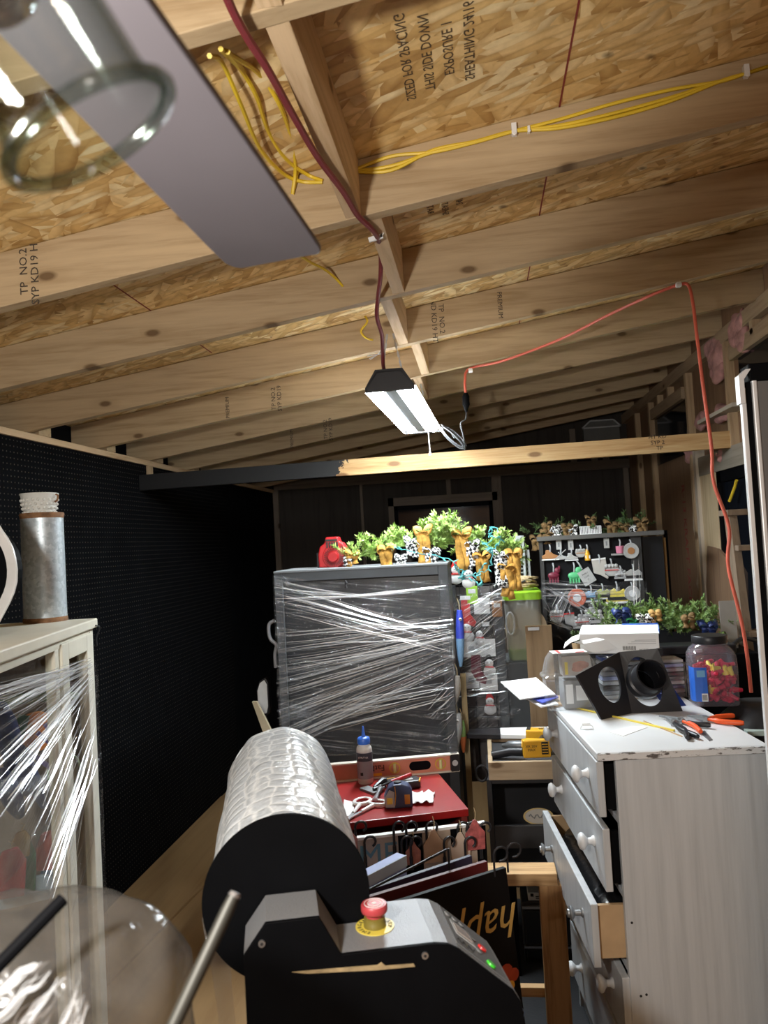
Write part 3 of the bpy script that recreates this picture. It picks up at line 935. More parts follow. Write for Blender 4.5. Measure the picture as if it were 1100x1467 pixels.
tag(ytube([onY(518, 446, 3.0), onY(526, 460, 2.99), onY(517, 474, 2.99), onY(524, 484, 3.0), onY(534, 487, 3.015)]).build('yellow_cable', ROMEX, smooth=True), 'small curl of yellow cable left of the maroon cord just above the lamp', 'cable')
c = onX(1055, 688, XS - .01)
tag(MB().tube([c, c + Vector((0, .03, -.03)), c + Vector((-.01, .10, -.10))], .008, 8).build('yellow_cable', ROMEX), 'stub of yellow cable poking down at the right wall window', 'cable')

# ------------------------------------------------------------------ ceiling fan
HUB = Vector((-.24, .12, 2.03))
t = thing('ceiling_fan', 'ceiling fan with a long lilac-grey blade and clear glass jar shades', 'ceiling fan', HUB)
tilt = math.radians(-7)


def blade(ang):
    dirv = Vector((-math.sin(ang), math.cos(ang), 0)); rt_ = Vector((math.cos(ang), math.sin(ang), 0))
    wv = rt_ * math.cos(tilt) + Vector((0, 0, 1)) * math.sin(tilt)
    out = []
    for v, u in ((-.054, .16), (.054, .16), (.060, .40), (.064, .66)): out.append((v, u))
    for k in range(7): a = k / 6 * math.pi / 2; out.append((.048 + .016 * math.cos(a), .69 + .022 * math.sin(a)))
    for k in range(7): a = math.pi / 2 + k / 6 * math.pi / 2; out.append((-.048 + .016 * math.cos(a), .735 + .022 * math.sin(a)))
    out += [(-.064, .69), (-.058, .40)]
    nz = rt_.cross(dirv)
    o = MB().solid([HUB + dirv * u + wv * v for v, u in out], (0, 0, .007)).build('fan_blade', FAN_BLADE, t, world=True, bevel=.002)
    m = MB().solid([HUB + dirv * u + wv * v + Vector((0, 0, -.006)) for v, u in ((-.02, .06), (.02, .06), (.034, .20), (.026, .255), (-.026, .255), (-.034, .20))], (0, 0, .005))
    m.build('blade_bracket', BLACK_PL, o, world=False) if False else m.build('blade_bracket', BLACK_PL, t, world=True, bevel=.003)


for k in range(5): blade(math.radians(-2 + 72 * k))
m = MB().lathe([(0, .09), (.05, .085), (.085, .06), (.09, .02), (.085, -.02), (.05, -.05), (0, -.05)], 28, Matrix.Translation(HUB)); m.build('motor_housing', BLACK_PL, t, world=True, smooth=True)
MB().cyl(HUB + Vector((0, 0, .08)), HUB + Vector((0, 0, zr(HUB.x) + .145 - HUB.z)), .012).build('down_rod', BLACK_PL, t, world=True)
for i, (rimc, ax) in enumerate(((onY(128, 186, .305), Vector((-.45, -.28, .85))), (Vector((-.50, .06, 1.93)), Vector((.45, .1, .9))))):
    ax = ax.normalized(); aa, bb_ = frame_of(ax)
    M = Matrix(((aa.x, bb_.x, ax.x, rimc.x), (aa.y, bb_.y, ax.y, rimc.y), (aa.z, bb_.z, ax.z, rimc.z), (0, 0, 0, 1)))
    prof = [(.0365, .0), (.037, -.002), (.0385, .0), (.0385, .003), (.0355, .007), (.035, .012), (.035, .115), (.028, .135), (.020, .142), (.0185, .142), (.027, .132), (.0328, .113), (.0328, .01), (.0345, .003)]
    MB().lathe(prof, 48, M, closed=True).build('glass_shade', SHADE_GLASS, t, world=True, smooth=True)
    MB().tube([M @ Vector((.0385 * math.cos(k * math.pi / 24), .0385 * math.sin(k * math.pi / 24), -.001)) for k in range(48)], .0034, 10, True).build('glass_rim', RIM_GLASS, t, world=True, smooth=True)
    MB().lathe([(.0, .175), (.024, .175), (.026, .145), (.021, .138), (.0, .138)], 20, M).build('lamp_holder', BLACK_PL, t, world=True, smooth=True)
    MB().lathe([(0, .05), (.012, .054), (.019, .07), (.019, .088), (.010, .115), (.009, .138), (0, .138)], 20, M).build('light_bulb', clear('bulb_glass', (.55, .5, .45), .12, .03) if i == 0 else plain('frosted_bulb', (.8, .78, .72), .5), t, world=True, smooth=True)
    top = M @ Vector((0, 0, .17)); MB().tube(spline([top, top + Vector((0, 0, .02)), HUB + Vector((0, 0, -.03))], 5), .008).build('lamp_arm', BLACK_PL, t, world=True)

# ------------------------------------------------------------------ tall grey panel at the right
YP = 2.02
t = thing('grey_panel', 'tall grey panel with white edges and black seal standing right of the dresser', 'panel', (.95, YP + .02, 0))
X0 = onY(1057, 530, YP).x
MB().bb(X0 + .042, 1.22, YP + .004, YP + .05, 0, 2.055).build('panel_sheet', PANEL_GREY, t, world=True)
MB().bb(X0 + .002, X0 + .013, YP - .004, YP + .012, 0, 2.04).build('outer_edge', ALU, t, world=True, bevel=.001)
MB().bb(X0 + .013, X0 + .029, YP + .003, YP + .02, 0, 2.055).build('seal', BLACK_MATT, t, world=True)
MB().bb(X0 + .030, X0 + .042, YP - .004, YP + .03, 0, 2.065).build('inner_edge', ALU, t, world=True, bevel=.003)
MB().bb(X0 + .024, 1.22, YP - .006, YP + .056, 2.056, 2.10).build('top_cap', BLACK_MATT, t, world=True, bevel=.003)
MB().solid([(X0 - .004, YP - .014, 2.0), (X0 + .008, YP - .014, 2.0), (X0 + .008, YP - .014, 2.06), (X0 + .026, YP - .014, 2.085), (X0 + .014, YP - .014, 2.085), (X0 - .004, YP - .014, 2.07)], (0, .03, 0)).build('corner_bracket', ALU, t, world=True)

# ------------------------------------------------------------------ blurred things close to the camera, bottom left
YB_ = .62
base = Vector((-.40, .66, 0))
st = MB().bb(-.60, -.27, .52, .80, 0, 1.12).build('storage_pedestal', BLACK_MATT, bevel=.004)
tag(st, 'dark pedestal under the clear plastic bag at the bottom left', 'pedestal')
bag = thing('plastic_bag', 'crumpled clear plastic bag, blurred, nearest the camera at the bottom left', 'plastic bag', (-.43, .66, 1.12))


def bagf(u, v):
    a = u * 2 * math.pi; ph = v * math.pi / 2
    prof = math.cos(ph) ** .55
    p = Vector((-.445 + .20 * prof * math.cos(a), .66 + .145 * prof * math.sin(a), 1.12 + .262 * math.sin(ph) ** 1.0))
    n = Vector((mnoise.noise(p * 9), mnoise.noise(p * 9 + Vector((5, 2, 1))), mnoise.noise(p * 9 + Vector((1, 7, 3)))))
    n2 = Vector((mnoise.noise(p * 28), mnoise.noise(p * 28 + Vector((5, 2, 1))), mnoise.noise(p * 28 + Vector((1, 7, 3)))))
    return p + n * .022 * min(1, v * 4) + n2 * .008 * min(1, v * 4)


MB().grid(bagf, 72, 30, True).build('bag_film', BAG, bag, world=True, smooth=True, sharp=180)
a = onY(90, 1288, .60); b = onY(-30, 1412, .54); b = a + (b - a) * ((a.z - 1.126) / (a.z - b.z))
o = MB().tube([a, b], .0055, 10).build('black_rod', BLACK_MATT); tag(o, 'blurred black rod slanting inside the clear bag at the bottom left', 'rod')
a = onY(335, 1284, .60); b = onY(225, 1520, .55); b = a + (b - a) * ((a.z - 1.121) / (a.z - b.z))
t = thing('metal_rod', 'blurred dull metal rod with a shiny tip in front of the black machine', 'rod', b)
MB().tube([a, a.lerp(b, .03), b], .0062, 12, False, [.0045, .0054, .005]).build('rod_shaft', plain('dark_steel_rod', (.05, .048, .04), .5, .4), t, world=True, smooth=True)
MB().cyl(a, a + (a - b).normalized() * .003, .0052, .004, 12).build('rod_tip', STEEL, t, world=True)

# ------------------------------------------------------------------ white dresser
def superloft(m, M, secs, n=40, cap0=True, cap1=True):
    """secs: (z, rx, ry, exponent): rounded-square cross-sections"""
    rings = []
    for z, rx, ry, e in secs:
        R = []
        for k in range(n):
            a = 2 * math.pi * k / n; c, s = math.cos(a), math.sin(a)
            R.append(m.bm.verts.new(M @ Vector((rx * math.copysign(abs(c) ** (2 / e), c), ry * math.copysign(abs(s) ** (2 / e), s), z))))
        rings.append(R)
    for A, B in zip(rings, rings[1:]):
        for k in range(n): m.bm.faces.new((A[k], A[(k + 1) % n], B[(k + 1) % n], B[k]))
    if cap0: m.bm.faces.new(rings[0][::-1])
    if cap1: m.bm.faces.new(rings[-1])
    return m


DRZ = math.radians(5.5); DTOP = 1.10
dr = thing('dresser', 'worn white five-drawer dresser heaped with odds and ends, middle drawer pulled out', 'dresser', (.283, 2.158, 0), DRZ)
DM = mat_of(dr)
DX, DY = DM.to_3x3() @ Vector((1, 0, 0)), DM.to_3x3() @ Vector((0, 1, 0))
DW, DL, DC = .455, .735, .045


def dl(px, py, xl):                                  # a photograph point on the dresser's front plane, as local (y, z)
    p = DM.inverted() @ onplane(px, py, DM @ Vector((xl, 0, 0)), DX); return p.y, p.z


m = MB()
m.bb(DC, DW, 0, .02, 0, DTOP - .02).bb(DC, DW, DL - .02, DL, 0, DTOP - .02).bb(DW - .012, DW, .02, DL - .02, .05, DTOP - .02)
for z in (.10, .32, .514, .711, .910): m.bb(DC + .002, DW - .012, .02, DL - .02, z - .009, z + .009)
m.bb(DC + .01, DC + .03, .02, DL - .02, 0, .06)
m.build('carcass', WORN, dr, bevel=.002)
MB().bb(-.004, DW + .004, .0015, DL + .008, DTOP - .02, DTOP).build('top', plain('dresser_top', (.74, .75, .76), .42, var=.05, vs=4), dr, bevel=.003)
MB().bb(-.004, DW + .004, -.0075, .0015, DTOP - .02, DTOP - .0005).build('chipped_edge', CHIP, dr, bevel=.002)
ky0, _ = dl(833, 1103, -.003); ky1, _ = dl(793, 1056, -.003)
ky0 = .11; ky1 = .562
for i, (z0, z1, x) in enumerate(((.926, 1.076, -.006), (.727, .895, -.001), (.529, .697, -.046), (.330, .500, .026), (.115, .306, .028))):
    d = MB().bb(x, x + .020, .004, DL - .004, z0, z1).build('drawer', WORN, dr, bevel=.0025)
    if i < 3:
        DB = BLACK_MATT if i < 2 else plain('drawer_birch', (.50, .34, .19), .6, var=.12)  # upper two boxes are black to paint the shade in their open gaps
        mm = MB(); x1 = x + .36
        mm.bb(x + .02, x1, .022, .034, z0 + .015, z1 - .012).bb(x + .02, x1, DL - .034, DL - .022, z0 + .015, z1 - .012).bb(x1 - .01, x1, .034, DL - .034, z0 + .015, z1 - .012).bb(x + .02, x1, .034, DL - .034, z0 + .02, z0 + .026)
        mm.build('drawer_box', DB, d)
    for j, yy in enumerate((ky0, ky1)):
        km = WHITE_P if i != 2 and not (i == 0 and j == 1) else (DULL_STEEL if i == 2 else GREY_L)
        zc = (z0 + z1) / 2 + .013
        M = Matrix.Translation((x, yy, zc)) @ Matrix.Rotation(-math.pi / 2, 4, 'Y') @ Matrix.Diagonal((1.18, 1.18, 1.18, 1))
        prof = [(0, 0), (.0125, 0), (.0125, .003), (.0085, .007), (.0075, .016), (.013, .021), (.0195, .026), (.0205, .031), (.017, .036), (.009, .039), (0, .0395)] if i != 2 else \
               [(0, 0), (.011, 0), (.011, .003), (.007, .006), (.0065, .020), (.012, .023), (.0165, .027), (.0165, .031), (.010, .033), (.0095, .037), (0, .038)]
        k = MB().lathe(prof, 22, M).build('knob', km, d, smooth=True, sharp=50)
        if i == 2: k['label'] = 'dull grey metal knob'
m = MB()
for px, py in ((905, 1322), (918, 1427), (926, 1425)):
    p = DM.inverted() @ onplane(px, py, dr.location, DY); m.cyl((p.x, -.0004, p.z), (p.x, .003, p.z), .0035, n=10)
m.build('nail_hole', INK, dr)

bgp = thing('black_plastic_bag', 'crumpled shiny black plastic bag inside the pulled-out dresser drawer', 'bag', DM @ Vector((.12, .36, .556)), DRZ)
m = MB(); superloft(m, Matrix(), [(0, .13, .31, 8), (.07, .132, .312, 8), (.10, .12, .30, 6), (.112, .08, .26, 4)], 60)
for v in m.bm.verts:
    if v.co.z > .06: v.co.z += .012 * mnoise.noise(v.co * 22)
m.build('bag_film', plain('shiny_black_film', (.01, .01, .011), .22, bump=.9, bs=24), bgp, smooth=True, sharp=50)

# things on the dresser -----------------------------------------------------------------
def dtop(px, py): return onZ(px, py, DTOP)


# clear clamshell pack
p = dtop(822, 1016) + DY * .04
t = thing('clamshell_pack', 'clear plastic clamshell with printed grey card inside, at the far left corner of the dresser', 'package', p, DRZ)
m = MB(); superloft(m, Matrix(), [(.0, .085, .055, 7), (.10, .088, .058, 7), (.105, .096, .066, 7), (.112, .096, .066, 7), (.118, .088, .058, 7), (.165, .078, .048, 6), (.19, .062, .038, 5)], 44)
m.build('clear_shell', PLASTIC_CLR, t, smooth=True, sharp=25)
MB().bb(-.030, .078, -.046, .04, .004, .098).build('lower_card', GREY_M, t)
MB().solid([(-.028, -.040, .112), (.074, -.040, .112), (.066, -.034, .178), (-.03, -.034, .178)], (0, .06, 0)).build('printed_card', plain('grey_card', (.42, .40, .37), .6, var=.2, vs=16), t)
MB().bb(-.058, .06, -.034, .036, .1885, .1905).build('white_top_label', PAPER, t)
MB().bb(-.04, -.03, -.034, .036, .1903, .1912).bb(.02, .05, -.034, -.02, .1903, .1912).build('red_tape', RED_BRIGHT, t)
MB().ball((.032, -.0405, .148), (.030, .003, .014), 2).ball((.02, -.0405, .135), (.02, .003, .010), 2).build('printed_picture', plain('printed_pink', (.40, .20, .16), .6, var=.3, vs=40), t)
MB().bb(-.022, -.012, -.042, -.0395, .118, .16).build('yellow_mark', YEL_LT, t)
MB().bb(-.024, .0, -.0475, -.0455, .02, .085).bb(.01, .05, -.0475, -.0455, .03, .08).build('paper_leaf', PAPER, t)

# bundles of clear-bagged parts under the carton
for i, (px, py, sx, sy, sz, lb) in enumerate(((952, 996, .066, .05, .135, 'bundle of clear-bagged parts on the dresser left of the jar'),
                                               (888, 998, .076, .05, .150, 'clear-bagged stack on the dresser holding up the white carton'))):
    p = dtop(px, py)
    t = thing('bagged_stack', lb, 'bag', p, DRZ)
    for k in range(9):
        z = k * sz / 9
        MB().bb(-sx * .9, sx * .9, -sy * .85, sy * .85, z + .001, z + sz / 9 - .003).build('packet', (GREY_M, GREY_L, NAVY, PAPER, GREY_M, CHAR, GREY_L, PALE_BLUE, GREY_L)[(k + i * 3) % 9], t, bevel=.002)

    def bf(u, v, sx=sx, sy=sy, sz=sz):
        a = u * 2 * math.pi; c, s = math.cos(a), math.sin(a); r = 1.06 if v < .93 else .7
        q = Vector((sx * r * math.copysign(abs(c) ** .35, c), sy * r * math.copysign(abs(s) ** .35, s), min(sz + .006, v * 1.02 * sz)))
        return q + Vector((mnoise.noise(q * 45), mnoise.noise(q * 45 + Vector((9, 1, 2))), 0)) * .004
    MB().grid(bf, 60, 16, True).build('bag_film', PLASTIC_CLR, t, smooth=True, sharp=180)

# white carton
CZ = 1.262
p = onZ(893, 938, CZ)
c0 = onZ(850, 944, CZ); ca = DRZ + math.radians(-17)
t = thing('white_carton', 'open white carton with a blue edge on top of the dresser pile', 'carton', onZ(898, 936, CZ) + DY * .085, ca)
CLW, CLD, CLH = .135, .085, .068
m = MB().solid([(-CLW, -CLD, 0), (CLW, -CLD, 0), (CLW, CLD, 0), (-CLW, CLD, 0)], (0, 0, CLH)); m.build('carton_body', PAPER, t, bevel=.002)
m = MB().solid([(-CLW - .002, -CLD - .003, CLH), (CLW + .002, -CLD - .003, CLH), (CLW + .002, CLD, CLH + .012), (-CLW - .002, CLD, CLH + .012)], (0, 0, .003)); m.build('carton_lid', PAPER, t)
MB().strip([(-CLW, -CLD - .001, CLH * .9), (-CLW - .03, -CLD - .004, CLH * .75), (-CLW - .055, -CLD - .003, CLH * .45)], (0, 1, .15), .07).strip([(-CLW + .02, -CLD - .002, .05), (-CLW + .05, -CLD - .02, .045), (-CLW + .09, -CLD - .018, .012)], (1, 0, .2), .08).build('torn_flap', PAPER, t, solidify=.002)
MB().bb(.01, CLW + .003, CLD - .012, CLD + .001, CLH + .014, CLH + .018).bb(CLW + .001, CLW + .004, -.06, CLD, CLH - .002, CLH + .014).build('blue_edge', BLUE, t)
m = MB()
for k in range(14): m.bb(.012 + k * .0032, .012 + k * .0032 + (.0012, .002, .0008)[k % 3], -CLD - .0008, -CLD, .012, .026)
m.build('barcode', INK, t)
lettering('carton_print', 'MODEL 810 EV', .010, Matrix.Translation((.10, -CLD - .0006, .012)) @ Matrix.Rotation(math.pi / 2, 4, 'X'), INK, t, world=False)
for k in range(3): MB().bb(.03 + .012 * k, .125, -CLD - .0006, -CLD, .034 + k * .006, .0352 + k * .006).build('fine_print', GREY_M, t)

# black two-plate pipe bracket
bl, bm_, br = dtop(862, 1031), dtop(905, 1022), dtop(978, 1019)
tl, tm, tr = onY(826, 967, bl.y + .02), onY(887, 934, bm_.y + .07), onY(942, 929, br.y + .04)
t = thing('pipe_bracket', 'black folded bracket with an oval hole and a short pipe port, lying on the dresser', 'bracket', bm_)
th = .006


def plate_with_hole(corners, hc, rx, ry, name, off):
    """quad plate with an elliptic hole; hc, rx, ry in the plate's own unit square"""
    A, B, C_, D = [Vector(c) for c in corners]
    def P(u, v): return (A * (1 - u) + B * u) * (1 - v) + (D * (1 - u) + C_ * u) * v
    m = MB(); n = 48; out = []; inn = []
    for k in range(n):
        a = 2 * math.pi * k / n; c, s = math.cos(a), math.sin(a); k_ = 1 / max(abs(c), abs(s))
        out.append(P(min(1, max(0, .5 + .5 * c * k_)), min(1, max(0, .5 + .5 * s * k_)))); inn.append(P(hc[0] + rx * c, hc[1] + ry * s))
    off = Vector(off)
    R = [[m.bm.verts.new(q) for q in L] for L in (out, inn, [q + off for q in inn], [q + off for q in out])]
    for i in range(4):
        X, Y = R[i], R[(i + 1) % 4]
        for k in range(n): m.bm.faces.new((X[k], X[(k + 1) % n], Y[(k + 1) % n], Y[k]))
    return m, P


nL = ((bm_ - bl).cross(tl - bl)).normalized(); nR = ((br - bm_).cross(tm - bm_)).normalized()
m, P = plate_with_hole((bl, bm_, tm, tl), (.60, .56), .27, .32, 'p', nL * -.008); m.build('plate', BLACK_PL, t, world=True)
m, P = plate_with_hole((bm_, br, tr, tm), (.42, .50), .36, .40, 'p', nR * -.010); m.build('plate', BLACK_PL, t, world=True)
pc0 = P(.42, .50); axp = (nR * .9 + Vector((.25, -.15, .25))).normalized()
rr = .052
aa, bb_ = frame_of(axp)
M = Matrix(((aa.x, bb_.x, axp.x, pc0.x), (aa.y, bb_.y, axp.y, pc0.y), (aa.z, bb_.z, axp.z, pc0.z), (0, 0, 0, 1)))
MB().lathe([(rr * 1.12, -.01), (rr * 1.12, .012), (rr, .016), (rr, .062), (rr - .005, .062), (rr - .005, -.03), (rr, -.03)], 48, M, closed=True).build('pipe_port', BLACK_PL, t, world=True, smooth=True)
MB().lathe([(0, -.028), (rr - .006, -.028), (rr - .006, -.031), (0, -.031)], 32, M).lathe([(0, -.0265), (.006, -.0265), (.006, -.028), (0, -.028)], 12, M).build('port_floor', BLACK_MATT, t, world=True)
for px, py, dy in ((881, 946, .0), (945, 934, .02)):
    q = onY(px, py, bm_.y + .06); MB().solid([q + Vector(v) for v in ((-.012, 0, -.012), (.012, 0, -.012), (.008, 0, .012), (-.008, 0, .012))], (0, .008, 0)).build('clip_tab', BLACK_PL, t, world=True)

# navy leaflet behind the bracket
c = [dtop(955, 1016), dtop(985, 1012)]
pl = thing('leaflet', 'navy leaflet with white print leaning behind the black bracket', 'leaflet', (c[0] + c[1]) / 2)
a, b = c[0] + DY * .012, c[1] + DY * .012; u_ = Vector((-.045, .03, .075))
m = MB(); m.solid([a, b, b + u_, a + u_], DY * .003); m.build('sheet', NAVY, pl, world=True)
for k in range(3):
    s0 = a.lerp(b, .25) + u_ * (.3 + .15 * k); s1 = a.lerp(b, .8) + u_ * (.3 + .15 * k); MB().bar(s0 - DY * .001, s1 - DY * .001, .0015, .004).build('print_line', PALE_BLUE, pl, world=True)

# jar of wire connectors
p = dtop(1027, 1010) + Vector((0, .035, 0))
t = thing('plastic_jar', 'square clear jar with black lid and blue label, full of red and yellow wire nuts', 'jar', p, math.radians(-4))
m = MB(); superloft(m, Matrix(), [(.0, .068, .062, 6), (.004, .074, .068, 6), (.13, .075, .069, 6), (.165, .073, .067, 5.5), (.185, .064, .060, 4), (.196, .055, .053, 2.4), (.205, .053, .053, 2)], 48, True, False)
m.build('jar_body', clear('jar_plastic', (.94, .93, .97), .07, .06, .09, (.78, .74, .86)), t, smooth=True, sharp=60)
MB().lathe([(0, .203), (.056, .203), (.0575, .206), (.0575, .226), (.055, .229), (0, .229)], 40).build('jar_lid', BLACK_PL, t, smooth=True)
MB().strip([(-.0765, -.02, .075), (-.0765, -.05, .075), (-.068, -.0685, .075), (-.045, -.0715, .075), (-.030, -.0715, .075)], (0, 0, 1), .112).build('blue_label', BLUE, t, solidify=.0012)
MB().bb(-.062, -.036, -.0735, -.0722, .10, .122).build('label_stripe', SKY, t)
m = MB()
for k in range(7): m.bb(-.048 + k * .0022, -.048 + k * .0022 + .001, -.0738, -.0728, .024, .042)
MB().bb(-.05, -.031, -.0732, -.0722, .02, .046).build('barcode_panel', PAPER, t); m.build('barcode', INK, t)
nut = {}
for kind, mt, lb in (('red', plain('red_nut', (.62, .02, .07), .4), 'red wire nut heaped inside the clear jar'), ('yellow', YEL_LT, 'yellow wire nut heaped inside the clear jar')):
    o = thing('wire_nut', lb, 'wire nut', (0, 0, 0), 0, kind + ' wire nuts in the jar')
    MB().lathe([(0, .030), (.005, .030), (.0065, .027), (.0085, .010), (.0105, .004), (.0125, .0), (.0095, .0), (.007, .012), (0, .020)], 10).build('cone', mt, o, smooth=True, sharp=50)
    if kind == 'yellow': MB().bb(-.017, .017, -.002, .002, .002, .010).build('wing', mt, o, bevel=.001)
    nut[kind] = o
rnd = random.Random(11); placed = []; first = {'red': True, 'yellow': True}
for k in range(1500):
    if len(placed) >= 92: break
    z = rnd.uniform(.016, .128); q = Vector((rnd.uniform(-.052, .054), rnd.uniform(-.050, .046), z))
    if z > .10 and q.x < -.03: continue
    if any((q - s).length < .0195 for s in placed): continue
    placed.append(q); kind = 'yellow' if (rnd.random() < .2 and q.y < -.01) else 'red'
    wp = mat_of(t) @ q; rot = (rnd.uniform(0, 6.3), rnd.uniform(0, 6.3), rnd.uniform(0, 6.3))
    if first[kind]: nut[kind].location = wp; nut[kind].rotation_euler = rot; first[kind] = False
    else: dup(nut[kind], wp, rot)

# small things at the front of the dresser top
a, b = dtop(812, 1012), dtop(966, 1048)
o = MB().bar(a + Vector((0, 0, .003)), b + Vector((0, 0, .003)), .0075, .005).build('yellow_stick', YEL_LT, bevel=.001); tag(o, 'flat yellow plastic stick lying along the dresser top under the black bracket', 'stick')
o = MB().tube([dtop(922, 1034) + Vector((0, 0, .002)), dtop(977, 1056) + Vector((0, 0, .002))], .002, 6).build('skewer', TAN); tag(o, 'thin wooden skewer lying beside the pliers', 'skewer')
o = MB().solid([dtop(872, 1049), dtop(893, 1055), dtop(928, 1042), dtop(905, 1040)], (0, 0, .0015)).build('paper_scrap', PAPER); tag(o, 'scrap of white paper in front of the black bracket', 'paper')
c = dtop(840, 1044); t = thing('cable_staple', 'small white plastic clip lying near the front edge of the dresser top', 'clip', c)
MB().bb(-.012, .012, -.006, .006, .009, .018).build('clip_body', WHITE, t, bevel=.002)
for s in (-1, 1): MB().tube([(s * .010, -.004, .012), (s * .017, -.008, .010), (s * .019, -.012, .0015)], .0016, 6).build('clip_leg', WHITE, t)


def pliers(lb, hinge, nose, h1, h2, mats):
    t = thing('pliers', lb, 'pliers', hinge)
    up = Vector((0, 0, .010))
    H, N = Vector(hinge) + up, Vector(nose) + up
    dirn = (N - H).normalized(); sd = Vector((-dirn.y, dirn.x, 0))
    MB().tube([H - dirn * .012, H + dirn * .012, N], .006, 8, False, [.009, .009, .003]).build('jaw', DULL_STEEL, t, world=True, smooth=True)
    MB().cyl(H - Vector((0, 0, .009)), H + Vector((0, 0, .009)), .008, n=14).build('pivot', DULL_STEEL, t, world=True)
    for hh, mt in zip((h1, h2), mats):
        E_ = Vector(hh) + up; M_ = H.lerp(E_, .5) + sd * (.012 if hh is h1 else -.012)
        P_ = spline([H, M_, E_], 6)
        MB().tube(P_, .007, 10, False, [.005] * 4 + [.0078] * (len(P_) - 5) + [.006]).build('handle', mt, t, world=True, smooth=True)
    return t


pliers('wire strippers with black and orange handles lying in front of the jar', dtop(975, 1037), dtop(945, 1030), dtop(1018, 1044), dtop(1004, 1053), (BLACK_PL, ORANGE))
pliers('pliers with long orange grips lying at the right front of the jar', dtop(1010, 1034), dtop(985, 1030), dtop(1066, 1041), dtop(1052, 1030), (ORANGE, ORANGE))
pliers('black-handled cutters under the wire strippers', dtop(965, 1040), dtop(952, 1031), dtop(1000, 1060), dtop(985, 1062), (BLACK_PL, BLACK_PL))
a = dtop(1000, 1048); b = dtop(1016, 1062)
o = MB().solid([a, b, b + Vector((.012, .01, 0)), a + Vector((.02, .004, 0))], (0, 0, .0015)).build('utility_blade', DULL_STEEL); tag(o, 'loose grey knife blade lying by the pliers', 'blade')

# flyers overhanging the far left corner
for i, (pts, mt, z, lb) in enumerate((([(717, 978), (768, 972), (796, 996), (745, 1003)], PAPER, 1.128, 'white sheet on top of the flyers overhanging the dresser'),
                                      ([(728, 986), (775, 978), (800, 1000), (777, 1008)], plain('blue_flyer', (.06, .09, .50), .5, var=.1), 1.118, 'blue and white printed flyer under the white sheet at the dresser corner'),
                                      ([(722, 984), (772, 984), (800, 1010), (775, 1014)], PAPER, 1.108, 'lowest flyer of the fan of papers at the dresser corner'))):
    t = thing('flyer', lb, 'flyer', onZ(*pts[2], z))
    P = [onZ(px, py, z) for px, py in pts]
    MB().solid(P, (0, 0, .004)).build('sheet', mt, t, world=True)
    if i == 1:
        A, B, C_, D = P; q = lambda u, v: (A * (1 - u) + B * u) * (1 - v) + (D * (1 - u) + C_ * u) * v + Vector((0, 0, .0042))
        MB().solid([q(.3, .3), q(.7, .25), q(.75, .6), q(.35, .65)], (0, 0, .0006)).build('picture', CHAR, t, world=True)
        MB().solid([q(.45, .7), q(.95, .65), q(.97, .8), q(.5, .85)], (0, 0, .0006)).build('white_band', PAPER, t, world=True)
sp = MB().solid([DM @ Vector(v) for v in ((-.004, DL - .15, DTOP), (.1, DL - .15, DTOP), (.1, DL, DTOP), (-.004, DL, DTOP))], (0, 0, .008)).build('cardboard_sheet', TAN)
tag(sp, 'cardboard sheet under the flyers at the far dresser corner', 'cardboard')

# ------------------------------------------------------------------ air-cushion machine with its film roll
MRZ = math.radians(15.5)
MB_Z = .86
mc = thing('air_cushion_machine', 'black bench machine with red emergency stop, sloped control panel and large round flange', 'machine', (-.17, 1.075, MB_Z), MRZ)
MM = mat_of(mc); MI = MM.inverted()
MX, MN = MM.to_3x3() @ Vector((1, 0, 0)), MM.to_3x3() @ Vector((0, 1, 0))


def mloc(px, py, y=0.0):
    q = MI @ onplane(px, py, MM @ Vector((0, y, 0)), MN); return q


out = [mloc(*p) for p in ((349, 1369), (380, 1322), (457, 1313), (489, 1367), (622, 1351), (642, 1352), (657, 1359), (736, 1419), (747, 1436), (752, 1470))]
out = [Vector((v.x, 0, v.z)) for v in out]
poly = [Vector((out[0].x, 0, 0))] + out + [Vector((out[-1].x, 0, 0))]
DEP = .135
FCl = MI @ onplane(411, 1287, MM @ Vector((0, .092, 0)), MN)          # the flange turns just behind the tower, so the tower is shallow
FR = .1235
cut_x = FCl.x + math.sqrt(max(0, FR ** 2 - (FCl.z - out[3].z) ** 2)) + .006
cut = out[3].lerp(out[4], (cut_x - out[3].x) / (out[4].x - out[3].x))
pa = [poly[0]] + out[:4] + [cut, Vector((cut.x, 0, 0))]
pb = [Vector((cut.x, 0, 0)), cut] + out[4:] + [poly[-1]]
MB().solid([v + Vector((0, .004, 0)) for v in pa], (0, .080, 0)).build('tower_cover', GREY_PLATE, mc)
MB().solid([v + Vector((0, .004, 0)) for v in pb], (0, DEP, 0)).build('console_cover', GREY_PLATE, mc)
cx = sum(v.x for v in poly) / len(poly); cz_ = .14
fp = [Vector((v.x, -.002, v.z)) for v in poly]
MB().solid(fp, (0, .0065, 0)).build('front_plate', BLACK_MATT, mc, bevel=.001)
# the raised part is shallower than the console: the flange turns behind it
for px, py in ((375, 1350), (608, 1367)):
    q = mloc(px, py); s = MB().cyl((q.x, -.005, q.z), (q.x, -.001, q.z), .0048, n=16).build('screw', STEEL, mc)
    MB().cyl((q.x, -.0056, q.z), (q.x, -.0046, q.z), .0022, n=6).build('socket', INK, s)
q = [mloc(*p) for p in ((418, 1391), (452, 1388), (500, 1384), (540, 1381), (546, 1377), (552, 1382), (592, 1379), (594, 1383), (540, 1388), (480, 1391), (440, 1393))]
MB().solid([Vector((v.x, -.0035, v.z)) for v in q], (0, .003, 0)).build('torn_sticker_gap', plain('bare_kraft', (.34, .25, .13), .8, var=.3, vs=60), mc)
